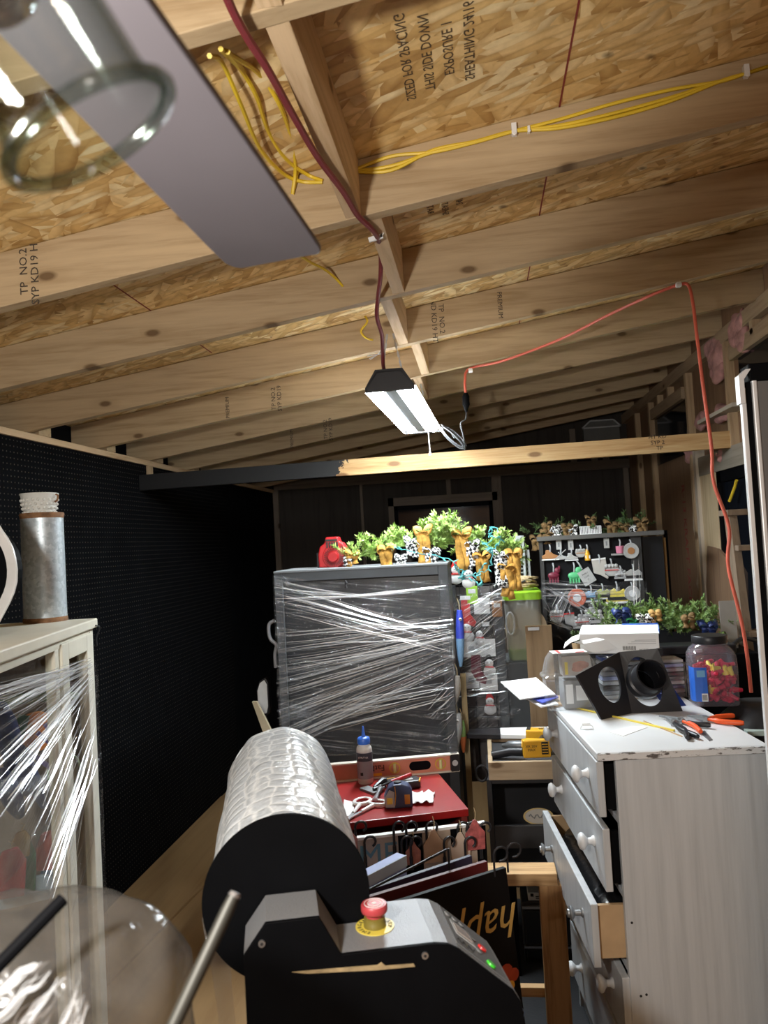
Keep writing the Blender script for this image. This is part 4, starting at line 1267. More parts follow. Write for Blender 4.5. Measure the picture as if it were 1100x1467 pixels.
# emergency stop on the flat of the console
A, B = MM @ out[3], MM @ out[4]; top_n = (B - A).cross(MN).normalized(); top_n = top_n if top_n.z > 0 else -top_n
ec = onplane(537, 1327, A, top_n)
M = axes(ec, (B - A), MN)
e = MB().lathe([(0, .0), (.0285, .0), (.0285, .0012), (0, .0012)], 40, M).build('warning_disc', YEL_LT, mc, world=True)


def arc_text(body, r, a0, step, size, M, mat, parent, name):
    bm = bmesh.new()
    for k, ch in enumerate(body):
        a = a0 + k * step
        o = lettering(name, ch, size, M @ Matrix.Rotation(a, 4, 'Z') @ Matrix.Translation((0, r, .0014)), mat, None, .0002)
        bm.from_mesh(o.data); d = o.data; bpy.data.objects.remove(o); bpy.data.meshes.remove(d)
    T = mat_of(parent); bmesh.ops.transform(bm, matrix=T.inverted(), verts=bm.verts)
    me = bpy.data.meshes.new(name); bm.to_mesh(me); bm.free(); me.materials.append(mat)
    o = bpy.data.objects.new(name, me); COL.objects.link(o); o.parent = parent
    return o


arc_text('EMERGENCY', .0225, math.radians(150), math.radians(-19), .0085, M, INK, mc, 'warning_print')
arc_text('STOP', .0225, math.radians(-70), math.radians(-14), .0085, M, INK, mc, 'warning_print')
M = M @ Matrix.Diagonal((1, 1, .72, 1))
MB().lathe([(0, .001), (.0165, .001), (.0165, .009), (.0155, .011), (.0155, .019), (.013, .021), (0, .021)], 32, M).build('switch_collar', plain('switch_yellow', (.20, .16, .03), .45), mc, world=True, smooth=True)
k = MB().lathe([(0, .020), (.0125, .020), (.0125, .026), (.0185, .030), (.0195, .033), (.0195, .043), (.018, .046), (0, .0465)], 36, M).build('stop_button', plain('faded_red', (.50, .06, .07), .4), mc, world=True, smooth=True)
MB().lathe([(.014, .0462), (.015, .0462), (.015, .0470), (.014, .0470)], 36, M, True).lathe([(.009, .0464), (.010, .0464), (.010, .0471), (.009, .0471)], 36, M, True).lathe([(0, .0465), (.0035, .0465), (.0035, .0472), (0, .0472)], 16, M).build('button_ring', PAPER, mc, world=True)
# sloped control panel
A, B = MM @ out[6], MM @ out[7]; sn = (B - A).cross(MN).normalized(); sn = sn if sn.z > 0 else -sn
su = (B - A).normalized(); sl_len = (B - A).length


def pan(u, v, h=.0): return A + su * (u * sl_len) + MN * (.004 + v * DEP) + sn * h


MB().solid([pan(.0, .08, .0002), pan(.94, .08, .0002), pan(.94, .94, .0002), pan(.0, .94, .0002)], sn * .0016).build('panel_overlay', plain('panel_dark_grey', (.13, .135, .14), .4), mc, world=True)
MB().solid([pan(.10, .36, .002), pan(.47, .36, .002), pan(.47, .68, .002), pan(.10, .68, .002)], sn * .001).build('display_frame', GREY_L, mc, world=True)
MB().solid([pan(.14, .42, .003), pan(.42, .42, .003), pan(.42, .62, .003), pan(.14, .62, .003)], sn * .001).build('display', plain('display_glass', (.42, .36, .33), .25), mc, world=True)
for u, v in ((.10, .80), (.24, .80), (.38, .80), (.52, .60), (.52, .34)):
    c = pan(u, v, .0018); MB().cyl(c, c + sn * .002, .0055, n=16).build('key', GREY_M, mc, world=True)
for (px, py), mt, nm in (((690, 1359), LED_RED, 'stop_key'), ((703, 1382), LED_GREEN, 'start_key')):
    c = onplane(px, py, A + sn * .0018, sn); MB().cyl(c, c + sn * .0028, .0078, .0072, 24).build(nm, mt, mc, world=True)
m = MB(); m.tube([pan(.06 + .03 * k, .20 + .05 * math.sin(k * 1.9), .002) for k in range(12)], .0009, 5); m.build('logo_script', INK, mc, world=True)
# flange
FC = onplane(411, 1287, MM @ Vector((0, .092, 0)), MN)
FA = axes(FC, MX, (0, 0, 1)); AX = MN
aa, bb_ = frame_of(AX)
FM = Matrix(((aa.x, bb_.x, AX.x, FC.x), (aa.y, bb_.y, AX.y, FC.y), (aa.z, bb_.z, AX.z, FC.z), (0, 0, 0, 1)))
MB().lathe([(0, -.002), (FR - .001, -.002), (FR, 0), (FR, .003), (0, .003)], 96, FM).build('flange', BLACK_MATT, mc, world=True, smooth=True, sharp=30)
MB().cyl(FC + AX * .003, FC + AX * .012, .019, n=16).build('spindle', BLACK_MATT, mc, world=True)
# cut the raised back of the cover down to the flange: the flange needs room, so the tower is a shallow box
roll = thing('film_roll', 'big roll of silvery quilted cushion film on the black machine', 'film roll', FC + AX * .30, MRZ)
RL = .60


def rollf(u, v):
    a = u * 2 * math.pi; r = .1165 + .0025 * mnoise.noise(Vector((math.cos(a) * 2, math.sin(a) * 2, v * 6))) + .0016 * math.sin(a * 9 + v * 5) * (.3 + v)
    r *= 1 - .05 * max(0, v - .9) * 10 * .5
    return FM @ Vector((r * math.cos(a), r * math.sin(a), .0045 + v * RL))


m = MB(); m.grid(rollf, 110, 40, True); m.build('film_wraps', QUILT, roll, world=True, smooth=True, sharp=180)
MB().lathe([(.024, .006), (.112, .006), (.112, .010), (.024, .010)], 48, FM, True).lathe([(.024, RL - .004), (.1135, RL - .004), (.1135, RL + .002), (.024, RL + .002)], 48, FM, True).build('roll_end', QUILT, roll, world=True)
MB().lathe([(.021, .006), (.025, .006), (.025, RL + .01), (.021, RL + .01)], 24, FM, True).build('paper_core', TAN, roll, world=True)
w0 = FM @ Vector((0, 0, .02)); 
lft = -MX
m = MB(); P_ = []
for k in range(9):
    P_.append(FC + AX * .12 + lft * (.124 - .035 * (k / 8) ** .6) + Vector((0, 0, -.02 - k * .055 - (.03 if k else 0))) + AX * .01 * math.sin(k))
m.strip(P_, AX, .22)
m.build('film_web', BUBBLE, roll, world=True, smooth=True, solidify=.002)
sx0, sx1 = poly[0].x, poly[-1].x
ms = MB().box((MM @ Vector(((sx0 + sx1) / 2, .075, -MB_Z / 2)))[:], (sx1 - sx0 - .02, .15, MB_Z), MRZ).build('machine_stand', BLACK_MATT)
tag(ms, 'dark stand under the black cushion machine', 'stand')

# ------------------------------------------------------------------ red cabinet with tools
CRZ = math.radians(17)
CT = .90
rc = thing('red_cabinet', 'low cabinet with a glossy red top, covered in hand tools', 'cabinet', onZ(671, 1158.5, CT) - Vector((0, 0, CT)), CRZ)
RM = mat_of(rc); CX, CY = RM.to_3x3() @ Vector((1, 0, 0)), RM.to_3x3() @ Vector((0, 1, 0))
CW, CD = .43, .40
MB().bb(-CW, 0, 0, CD, CT - .022, CT).build('top', RED_PAINT, rc, bevel=.002)
MB().bb(-CW + .004, -CW + .022, .004, CD - .004, 0, CT - .022).bb(-.022, -.004, .004, CD - .004, 0, CT - .022).bb(-CW + .022, -.022, CD - .012, CD - .004, 0, CT - .022).bb(-CW + .022, -.022, .01, CD - .012, .60, .615).bb(-CW + .022, -.022, .01, CD - .012, .05, .065).bb(-CW + .022, -.022, .01, CD - .012, .33, .345).build('carcass', plain('red_brown', (.16, .02, .015), .45), rc, bevel=.001)


def ct(px, py, dz=0.0): return onZ(px, py, CT + dz)


# level
a, b = ct(493, 1119), ct(658, 1104)
dv = (b - a).normalized(); pv = Vector((-dv.y, dv.x, 0))
L0 = a - dv * .12
t = thing('spirit_level', 'aluminium spirit level with a red-orange face and round vials, on edge behind the tools', 'level', (L0 + b) / 2, math.atan2(dv.y, dv.x))
ln = (b - L0).length / 2
LRM = plain('level_rail', (.62, .58, .50), .4, .3)
MB().bb(-ln, ln, -.012, .012, 0, .006).build('rail', LRM, t, bevel=.001)
MB().bb(-ln, ln, -.012, .012, .056, .062).build('rail', LRM, t, bevel=.001)
MB().bb(-ln + .01, ln - .03, -.006, .006, .006, .056).build('web', plain('level_salmon', (.50, .20, .13), .5, var=.25, vs=7), t)
MB().bb(ln - .032, ln, -.0125, .0125, .0, .062).build('end_cap', BLACK_PL, t, bevel=.003)
for s0, s1, mt in ((ln - .175, ln - .100, BLACK_MATT),):
    m = MB(); n = 12; pl_ = []
    for k in range(n + 1): a_ = -math.pi / 2 + math.pi * k / n; pl_.append((s1 - .015 + .015 * math.cos(a_), -.0068, .031 + .015 * math.sin(a_)))
    for k in range(n + 1): a_ = math.pi / 2 + math.pi * k / n; pl_.append((s0 + .015 + .015 * math.cos(a_), -.0068, .031 + .015 * math.sin(a_)))
    m.solid(pl_, (0, .0135, 0)); m.build('hand_slot', mt, t)
for xx, r, mt in ((ln - .066, .019, YEL_LT), (ln - .225, .019, YEL_LT)):
    m = MB().lathe([(r - .004, -.009), (r, -.009), (r, .009), (r - .004, .009)], 28, Matrix.Translation((xx, 0, .031)) @ Matrix.Rotation(math.pi / 2, 4, 'X'), True); v = m.build('vial_ring', plain('level_brass', (.52, .34, .05), .4), t, smooth=True)
    MB().cyl((xx, -.0075, .031 - r * .8), (xx, -.0075, .031 + r * .8), .0055, n=12).build('vial', plain('vial_fluid', (.55, .60, .25), .2), v)
for xx in (ln - .016,):
    MB().cyl((xx, -.0135, .031), (xx, -.0125, .031), .010, n=18).build('end_vial', GREY_L, t)
lettering('maker_print', 'FatMax', .028, Matrix.Translation((ln - .30, -.0066, .036)) @ Matrix.Rotation(math.pi / 2, 4, 'X') @ Matrix.Rotation(math.pi, 4, 'Z'), INK, t, world=False)
MB().bb(ln - .335, ln - .27, -.0066, -.006, .009, .018).build('maker_bar', YEL, t)

# glue bottle
p = ct(524, 1121); t = thing('glue_bottle', 'clear glue bottle with a blue twist cap standing in front of the level', 'bottle', p)
MB().lathe([(0, 0), (.024, 0), (.026, .003), (.026, .112), (.024, .120), (.017, .128), (.016, .132), (0, .132)], 32).build('bottle_body', plain('bottle_white', (.62, .62, .60), .4), t, smooth=True)
MB().lathe([(.0264, .018), (.0267, .018), (.0267, .104), (.0264, .104)], 32, None, True).build('label_sleeve', plain('label_grey', (.30, .31, .36), .5), t, smooth=True)
MB().lathe([(.0268, .076), (.0271, .076), (.0271, .103), (.0268, .103)], 32, None, True).build('label_dark_band', plain('label_navy', (.035, .04, .06), .5), t, smooth=True)
lettering('label_print', 'STRUT-LK', .0075, axes((0, -.0278, .09), (1, 0, 0), (0, 0, 1)), PAPER, t, world=False)
MB().bb(-.012, -.003, -.0276, -.0262, .03, .04).build('label_code', INK, t)
MB().lathe([(0, .130), (.021, .130), (.0215, .134), (.0215, .146), (.018, .151), (.007, .153), (.0062, .158), (.0025, .188), (0, .188)], 28).build('twist_cap', BLUE, t, smooth=True, sharp=45)

# tape measure
p = ct(573, 1158) + CY * .02; t = thing('tape_measure', 'blue tape measure with a yellow blade end on the red top', 'tape measure', p, CRZ + math.radians(-8))
sd = [(-.042, .004), (-.036, 0), (.036, 0), (.042, .006), (.042, .05), (.034, .064), (.01, .072), (-.014, .070), (-.028, .062), (-.042, .034)]
MB().solid([(x, -.022, z) for x, z in sd], (0, .044, 0)).build('tape_case', plain('tape_navy', (.045, .06, .13), .4), t, bevel=.004)
MB().solid([(x * .98, -.0235, z * .97 + .001) for x, z in ((-.042, .004), (-.012, .002), (-.012, .05), (-.028, .058), (-.042, .034))], (0, .047, 0)).build('nose_guard', GREY_L, t, bevel=.002)
MB().bb(-.036, -.018, -.0245, .024, .014, .034).build('blade_window', YEL_LT, t, bevel=.002)
MB().lathe([(0, 0), (.012, 0), (.012, .004), (0, .005)], 20, Matrix.Translation((.0, .0, .071))).build('lock_button', BLACK_PL, t)
MB().bb(.018, .034, -.0235, -.021, .012, .04).build('orange_badge', plain('tape_orange', (.55, .22, .03), .5), t)
MB().tube([(x, -.0226, z) for x, z in ((-.010, .066), (-.008, .04), (-.012, .01))], .0012, 5).build('trim_line', YEL, t)

# stud finder, marker, scissors, key ring, tissue
p = ct(578, 1128); t = thing('stud_finder', 'black and yellow stud finder lying behind the tape measure', 'stud finder', p, CRZ)
MB().solid([(-.05, -.03, 0), (.05, -.028, 0), (.058, .0, 0), (.05, .028, 0), (-.05, .03, 0), (-.055, 0, 0)], (0, 0, .026)).build('finder_case', BLACK_PL, t, bevel=.005)
MB().bb(-.02, .03, -.015, .015, .0255, .028).build('finder_screen', GREY_L, t); MB().bar((.048, -.028, .024), (.058, .002, .024), .004, .005).bar((-.052, .02, .024), (-.02, .031, .024), .004, .005).bb(.0, .014, .006, .012, .028, .029).build('yellow_trim', YEL, t)
a, b = ct(544, 1127, .03), ct(588, 1110, .034)
t = thing('marker_pen', 'red marker with a black tip lying across the stud finder', 'pen', ct(560, 1120))
a.z = CT + .031; b.z = CT + .035; MB().cyl(a.lerp(b, .35), b, .0065, n=12).build('pen_barrel', RED_PL, t, world=True); MB().tube([a, a.lerp(b, .12), a.lerp(b, .35)], .005, 10, False, [.001, .0035, .0055]).build('pen_tip', BLACK_PL, t, world=True)
t = thing('scissors', 'white-handled scissors with red inside the loops, hanging over the front edge of the red top', 'scissors', ct(515, 1162))
for (px, py), (ex, ey), rx, ry, rot in (((519, 1148), (495, 1178), .022, .028, -.6), ((541, 1150), (500, 1172), .018, .030, 1.2)):
    c = ct(px, py, .008); n = 24
    ring = [c + Matrix.Rotation(rot, 3, 'Z') @ Vector((rx * math.cos(2 * math.pi * k / n), ry * math.sin(2 * math.pi * k / n), 0)) for k in range(n)]
    h_ = MB().tube(ring, .0062, 8, True).build('handle_loop', WHITE, t, world=True, smooth=True)
    MB().tube([c + (q_ - c) * .80 for q_ in ring], .0028, 6, True).build('soft_grip', RED_PL, h_, world=True)
    e_ = ct(ex, ey, .006); s_ = c + (e_ - c).normalized() * .024
    MB().tube([s_, s_.lerp(e_, .5)], .0058, 8, False, [.0068, .005]).build('shank', WHITE, t, world=True)
    MB().bar(s_.lerp(e_, .45), e_, .010, .0022).build('scissor_blade', STEEL, t, world=True)
t = thing('ring_spanner', 'small chrome adjustable tool lying between scissors and tape measure', 'tool', ct(540, 1140))
a, b = ct(537, 1146, .012), ct(545, 1128, .012)
MB().tube([a, a.lerp(b, .4), a.lerp(b, .6), b], .006, 8, False, [.009, .006, .006, .010]).build('shank', STEEL, t, world=True, smooth=True)
MB().tube([b + Vector((.012 * math.cos(k * .7), .012 * math.sin(k * .7), 0)) for k in range(9)], .0035, 6, True).build('ring', STEEL, t, world=True)
t = thing('black_clamp', 'black clip tool under the red marker', 'clamp', ct(545, 1128)); a = ct(536, 1128, .012); b = ct(560, 1118, .014)
MB().tube([a, a.lerp(b, .5) + Vector((0, 0, .01)), b], .008, 8, False, [.006, .011, .008]).build('clamp_jaw', BLACK_PL, t, world=True, smooth=True); MB().tube([a + Vector((0, -.02, 0)), a.lerp(b, .5) + Vector((.01, -.02, 0))], .006, 8).build('clamp_arm', BLACK_PL, t, world=True)
c = ct(604, 1146)
m = MB().grid(lambda u, v: c + Vector(((u - .5) * .075 + .01 * mnoise.noise(Vector((u * 4, v * 4, 1))), (v - .5) * .10, .008 + .011 * abs(mnoise.noise(Vector((u * 6, v * 5, 3)))) + .004 * math.sin(u * 19))), 16, 16)
tag(m.build('paper_tissue', PAPER, smooth=True, solidify=.0012), 'crumpled white tissue right of the tape measure', 'tissue')
o = MB().solid([ct(493, 1146), ct(508, 1150), ct(505, 1168), ct(490, 1172)], (0, 0, .0015)).build('paper_scrap', PAPER); tag(o, 'white paper scrap half under the scissors on the red top', 'paper')
o = MB().box((ct(531, 1134) + Vector((0, 0, .004)))[:], (.035, .075, .008), CRZ + .5).build('sanding_block', GREY_M, bevel=.001); tag(o, 'flat grey strip lying under the glue bottle', 'strip')

# ------------------------------------------------------------------ signs and hooks in front of the red cabinet
def cl(x, y, z): return RM @ Vector((x, y, z))


bn = thing('sign_bin', 'narrow white-edged bin of hanging signs in front of the red cabinet', 'bin', cl(0, -.12, 0), CRZ)
BZ = .893
MB().bb(-.40, .02, .02, .03, .02, BZ - .006).bb(-.40, -.39, .03, .08, .02, BZ - .02).bb(.01, .02, .03, .08, .02, BZ - .02).bb(-.40, .02, .08, .09, .02, BZ - .03).bb(-.40, .02, .02, .09, 0, .02).build('bin_wall', BLACK_MATT, bn)
MB().bb(-.40, .02, .016, .034, BZ - .007, BZ).build('white_lip', PAPER, bn)
for x0, x1 in ((-.40, -.235), (-.165, -.085), (-.05, -.01)):
    MB().bb(x0, x1, .014, .02, BZ - .13, BZ - .007).build('plank_panel', plain('beige_plank', (.44, .35, .28), .6, var=.15, vs=20), bn)
lettering('sign_letters', 'ME', .088, axes((-.292, .0135, BZ - .055), (1, 0, 0), (0, 0, 1)), TEAL_INK, bn, world=False)


def hook(px, py, h, lb, wide=1.0, y=.008):
    o_ = onplane(px, py, cl(0, -.12 + y, 0), CY)
    t = thing('sign_hook', lb, 'hook', o_, CRZ, 'black wire hooks on the signs')
    pts = [(0, 0, 0), (0, 0, h * .55), (0, 0, h * .80)]
    for k in range(9):
        a_ = math.pi - k / 8 * math.pi * 1.35; pts.append((.0155 * wide * (1 + math.cos(a_)), 0, h * .86 + .0145 * math.sin(a_)))
    MB().tube(pts, .0036, 8).build('wire', BLACK_PL, t, smooth=True)
    MB().cyl((0, 0, .0), (0, 0, .035), .0052, n=8).build('sleeve', BLACK_PL, t)
    return t


HK = [(511, 1215, 'at the far left beside the cushion film roll'), (524, 1238, 'in the front row over the left end of the letters'), (566, 1203, 'just right of the letters, taller of the pair'),
      (584, 1203, 'left of the reddish tag, back row'), (613, 1205, 'standing alone over the tan shape'), (577, 1235, 'front row, left of the reddish tag'),
      (590, 1240, 'front row, with the reddish tag on it'), (638, 1235, 'front row, without a visible loop end'), (658, 1205, 'over the pale tag at the right'),
      (671, 1205, 'back row beside the red and white sign'), (668, 1235, 'over the corner of the dark red sign'), (690, 1205, 'at the right end of the bin')]
for i, (px, py, lb) in enumerate(HK): hook(px, 1230 if py < 1225 else 1246, .098 if py < 1225 else .085, 'black wire sign hook ' + lb, y=.008 - (.02 if py > 1225 else 0))
for i, (px, py, s, mt, lb) in enumerate(((592, 1222, .9, plain('reddish_tag', (.48, .19, .14), .6, var=.3, vs=40), 'small reddish wooden tag hanging on a front hook'),
                                         (622, 1212, 1.3, plain('tan_shape', (.50, .33, .22), .6), 'tan cut-out house shape hanging in the sign bin'),
                                         (660, 1214, 1.2, plain('pale_tag', (.60, .47, .38), .6), 'pale pointed tag hanging at the right of the sign bin'),
                                         (500, 1205, 1.0, plain('red_white_tag', (.50, .22, .19), .6, var=.4, vs=50), 'red and white tag showing beside the black flange'),
                                         (681, 1196, 1.2, plain('red_edge_tag', (.42, .10, .10), .6, var=.5, vs=50), 'red-edged white sign hanging at the right end of the bin'))):
    c = onplane(px, py, cl(0, -.118, 0), CY)
    t = thing('hanging_tag', lb, 'tag', c - Vector((0, 0, .04)), CRZ)
    MB().solid([(x * s, 0, z * s + .04) for x, z in ((-.022, -.035), (.022, -.035), (.024, .004), (.012, .018), (.004, .034), (-.004, .034), (-.012, .018), (-.024, .004))], (0, .005, 0)).build('tag_plate', mt, t, bevel=.001)
    MB().tube([(0, .002, .04 + .03 * s), (.004, .0, .04 + .05 * s), (0, .002, .04 + .062 * s)], .0012, 5).build('tag_string', ROPE, t)


def board(name, lb, cat, tl, tr, zt_, drop, lean, mt, th=.012):
    """a tall sign standing on the floor; its top edge runs between two photograph points at height zt_"""
    a, b = onZ(*tl, zt_), onZ(*tr, zt_)
    d = (b - a).normalized(); nrm = Vector((d.y, -d.x, 0))
    off = nrm * lean - Vector((0, 0, zt_ - drop))
    t = thing(name, lb, cat, (a + b) / 2 + off, math.atan2(d.y, d.x))
    MB().solid([a, b, b + off, a + off], -nrm * th).build('board', mt, t, world=True, bevel=.001)
    return t, a, b, d, nrm, off


t, a, b, d, nrm, off = board('porch_sign', 'black sign standing upside down with gold script and orange pumpkins', 'sign', (535, 1303), (725, 1243), .90, .0, .10, plain('sign_black', (.004, .0038, .0045), .5, spec=.15))
M = axes(b + off * .19 - d * .005 + nrm * .002, -d, off)
M = axes(b - d * .105 + off * .125 + nrm * .0015, -d, off)
lettering('gold_script', 'happy', .105, M, GOLD, t, .0006, shear=.35)
for k, (u, v, r, mt) in enumerate(((.30, .255, .018, plain('pumpkin_orange', (.50, .07, .02), .5)), (.36, .25, .02, None), (.42, .262, .016, None), (.385, .285, .012, YEL))):
    mt = mt or plain('pumpkin_orange_deep', (.42, .05, .015), .5)
    c = b - d * (.34 * (.47 - u)) + off * v + nrm * .001
    MB().ball(c, (r, .003, r), 2, Matrix.Rotation(math.atan2(d.y, d.x), 4, 'Z')).build('pumpkin', mt, t, world=True, smooth=True)
c = b - d * .012 + off * .36 + nrm * .001
MB().tube([c + d * (.012 * math.cos(k * math.pi / 3)) + off.normalized() * (.016 * math.sin(k * math.pi / 3)) for k in range(6)], .0015, 5, True).build('blue_hexagon', plain('dull_blue_line', (.14, .22, .42), .5), t, world=True)
hp = b - d * .02
for i, (dx, lb) in enumerate(((-.035, 'left one of the pair on the black sign corner'), (.005, 'right one of the pair on the black sign corner'))):
    h0 = b + d * dx - Vector((0, 0, .012)); tt = thing('sign_hook', 'black wire sign hook, ' + lb, 'hook', h0, math.radians(20), 'black wire hooks on the signs')
    pts = [(0, 0, 0), (0, 0, .04)] + [(.018 * (1 + math.cos(math.pi - k / 8 * 5)), 0, .05 + .017 * math.sin(math.pi - k / 8 * 5)) for k in range(9)]
    MB().tube(pts, .0028, 8).build('wire', BLACK_PL, tt, smooth=True)
t, a, b, d, nrm, off = board('porch_sign', 'dark red sign standing just behind the black one', 'sign', (520, 1288), (698, 1234), .90, .0, .06, DARK_RED)
t, a, b, d, nrm, off = board('porch_sign', 'dark navy sign standing behind the dark red one', 'sign', (520, 1278), (676, 1226), .89, .0, .03, plain('sign_navy', (.03, .028, .06), .4))
t, a, b, d, nrm, off = board('porch_sign', 'lavender sign with a thick pale blue edge, left of the signs beside the film roll', 'sign', (505, 1265), (581, 1225), .90, .0, .02, PALE_BLUE, .030)
MB().solid([a + nrm * .001, b + nrm * .001, b + off * .03 + nrm * .001, a + off * .03 + nrm * .001], nrm * .002).build('pale_edge', plain('pale_edge', (.60, .68, .74), .4), t, world=True)
a, b = onZ(528, 1275, .94), onZ(642, 1216, .94)
tag(MB().tube([a, a.lerp(b, .97), b, b + Vector((0, 0, -.05))], .003, 6).build('wire_rod', BLACK_PL), 'thin black wire rod lying slantwise over the standing signs', 'rod')

# ------------------------------------------------------------------ wrapped black display frame
FY0, FY1 = 3.35, 3.72
FX0, FX1, FZ = onY(393, 830, FY0).x, onY(642, 830, FY0).x, onY(640, 808, FY0).z
GO = .5
df = thing('display_frame', 'tall charcoal framed display case bound in clear stretch wrap, centre of the shed', 'display case', ((FX0 + FX1) / 2, (FY0 + FY1) / 2, 0))
W_ = lambda m, n, mt, **k: m.build(n, mt, df, world=True, **k)
W_(MB().bb(FX0, FX0 + .034, FY0, FY0 + .02, 0, FZ), 'stile', CHAR, bevel=.002)
W_(MB().bb(FX1 - .042, FX1, FY0, FY0 + .02, 0, FZ), 'stile', CHAR, bevel=.002)
W_(MB().bb(FX0 + .034, FX1 - .042, FY0, FY0 + .02, FZ - .044, FZ), 'rail', CHAR, bevel=.002)
W_(MB().bb(FX0 + .034, FX1 - .042, FY0, FY0 + .02, 0, .09), 'rail', CHAR, bevel=.002)
W_(MB().bb(FX0, FX0 + .015, FY0 + .02, FY1, 0, FZ - .001).bb(FX1 - .015, FX1, FY0 + .02, FY1, 0, FZ - .001), 'side_panel', CHAR)
W_(MB().bb(FX0 + .015, FX1 - .015, FY0 + .085, FY0 + .10, 0, FZ - .02), 'back_panel', CHAR_D)
W_(MB().bb(FX0 - .003, FX1 + .003, FY0 - .002, FY1, FZ - .004, FZ + .006), 'top', plain('frame_top_grey', (.15, .16, .165), .55), bevel=.002)  # top in a lighter grey than the charcoal frame
W_(MB().bb(FX0 + .05, FX1 - .05, FY0 + .10, FY1 - .01, .86, .875).bb(FX0 + .05, FX1 - .05, FY0 + .10, FY1 - .01, .45, .465), 'shelf', CHAR)
c = onY(495, 838, FY0 - .004)
W_(MB().tube([c + Vector((0, 0, .02)), c + Vector((.004, 0, .01)), c, c + Vector((.003, 0, -.014))], .004, 6, False, [.003, .006, .003, .005]), 'latch', BLACK_PL)


def strands(parent, bundles, seed, nm='wrap_folds', mat=None):
    """film pulled into thin shiny folds: each bundle is (A0, A1, B0, B1, count, sag)"""
    rnd_ = random.Random(seed); m = MB()
    for A0, A1, B0, B1, n, sag in bundles:
        A0, A1, B0, B1 = [Vector(v) for v in (A0, A1, B0, B1)]
        out_ = (B0 - A0).cross(A1 - A0)
        out_ = out_.normalized() if out_.length > 1e-6 else Vector((0, -1, 0))
        if out_.dot(EYEP - A0) < 0: out_ = -out_
        for k in range(n):
            t = rnd_.random(); t2 = min(1, max(0, t + rnd_.gauss(0, .10)))
            a = A0.lerp(A1, t); b = B0.lerp(B1, t2); s0 = rnd_.uniform(0, .35) if rnd_.random() < .6 else 0; s1 = rnd_.uniform(.6, 1) if rnd_.random() < .6 else 1
            w = rnd_.choice((.0010, .0014, .0018, .0026, .004)) ; h = rnd_.uniform(.001, .008); ph = rnd_.uniform(0, 6)
            wd = (A1 - A0).normalized() + out_ * rnd_.uniform(-1.2, 1.2)
            pts = []
            for i in range(15):
                u = s0 + (s1 - s0) * i / 14
                pts.append(a.lerp(b, u) + out_ * (h + .002 * math.sin(ph + u * 9)) + Vector((0, 0, -sag * math.sin(math.pi * u) + .002 * math.sin(ph + u * 13))))
            prev = None
            for i, p in enumerate(pts):
                e = w * math.sin(math.pi * (.08 + .84 * i / 14)); q0 = m.bm.verts.new(p - wd * e / 2); q1 = m.bm.verts.new(p + wd * e / 2)
                if prev: m.bm.faces.new((prev[0], q0, q1, prev[1]))
                prev = (q0, q1)
    return m.build(nm, mat or FOLD, parent, world=True, smooth=True, sharp=180)


def wrapf(seed, amp, x0, x1, z0f, z1f, y):
    def f(u, v):
        x = x0 + (x1 - x0) * u; z0 = z0f(u); z1 = z1f(u); z = z0 + (z1 - z0) * v
        sag = .020 * math.sin(math.pi * min(1, max(0, (u - .06) / .86)))
        k = mnoise.noise(Vector((u * 3 + seed, (z - u * .12) * 24, seed))) + .5 * mnoise.noise(Vector((u * 7, (z - u * .25) * 70, seed + 3)))
        return Vector((x, y - .006 + sag * .6 + amp * k, z))
    return f


W_(MB().grid(wrapf(1, .0060, FX0 - .006, FX1 + .006, lambda u: .78, lambda u: 1.585 - .11 * u + .05 * u * u, FY0), 60, 110, False), 'stretch_wrap', WRAP, smooth=True, sharp=180)
W_(MB().grid(wrapf(9, .0045, FX0 - .006, FX1 + .006, lambda u: .80 + .34 * u, lambda u: 1.02 + .28 * u, FY0 - .006), 60, 50, False), 'stretch_wrap', film('stretch_wrap_band', (0, -.38, 0), .03, .7, (1.0, 30, 70), rough=.1, bump=1.0), smooth=True, sharp=180)
for xs in (FX0 - .007, FX1 + .007):
    W_(MB().grid(lambda u, v: Vector((xs + .006 * mnoise.noise(Vector((u * 3, v * 30, xs))), FY0 - .004 + u * (FY1 - FY0), .8 + v * .72)), 14, 50), 'stretch_wrap', WRAP, smooth=True, sharp=180)
fy = lambda px, py: onY(px, py, FY0 - .012)
strands(df, [(fy(393, 826), fy(394, 862), fy(560, 862), fy(640, 838), 26, .012), (fy(393, 832), fy(395, 880), fy(640, 905), fy(648, 940), 34, .0),
             (fy(395, 905), fy(396, 965), fy(648, 880), fy(650, 915), 46, .004), (fy(396, 960), fy(399, 1075), fy(650, 905), fy(652, 955), 90, .0),
             (fy(440, 1010), fy(470, 1050), fy(650, 975), fy(653, 1000), 30, .003), (fy(500, 893), fy(500, 900), fy(640, 893), fy(640, 900), 8, .0),
             (fy(460, 920), fy(460, 925), fy(600, 915), fy(600, 922), 8, .0), (fy(600, 1000), fy(640, 1075), fy(650, 960), fy(653, 1060), 20, .0)], 3)
MB_ = MB()
c = onY(391, 905, FY0 + .02)
MB_.tube(spline([c + Vector(v) for v in ((.01, 0, .05), (-.015, 0, .035), (-.02, 0, 0), (-.012, 0, -.035), (.012, 0, -.06), (.004, 0, -.10), (.004, 0, -.16))], 5), .008, 8, False)
W_(MB_, 'twisted_wrap_tail', plain('twisted_film', (.24, .24, .25), .3), smooth=True)

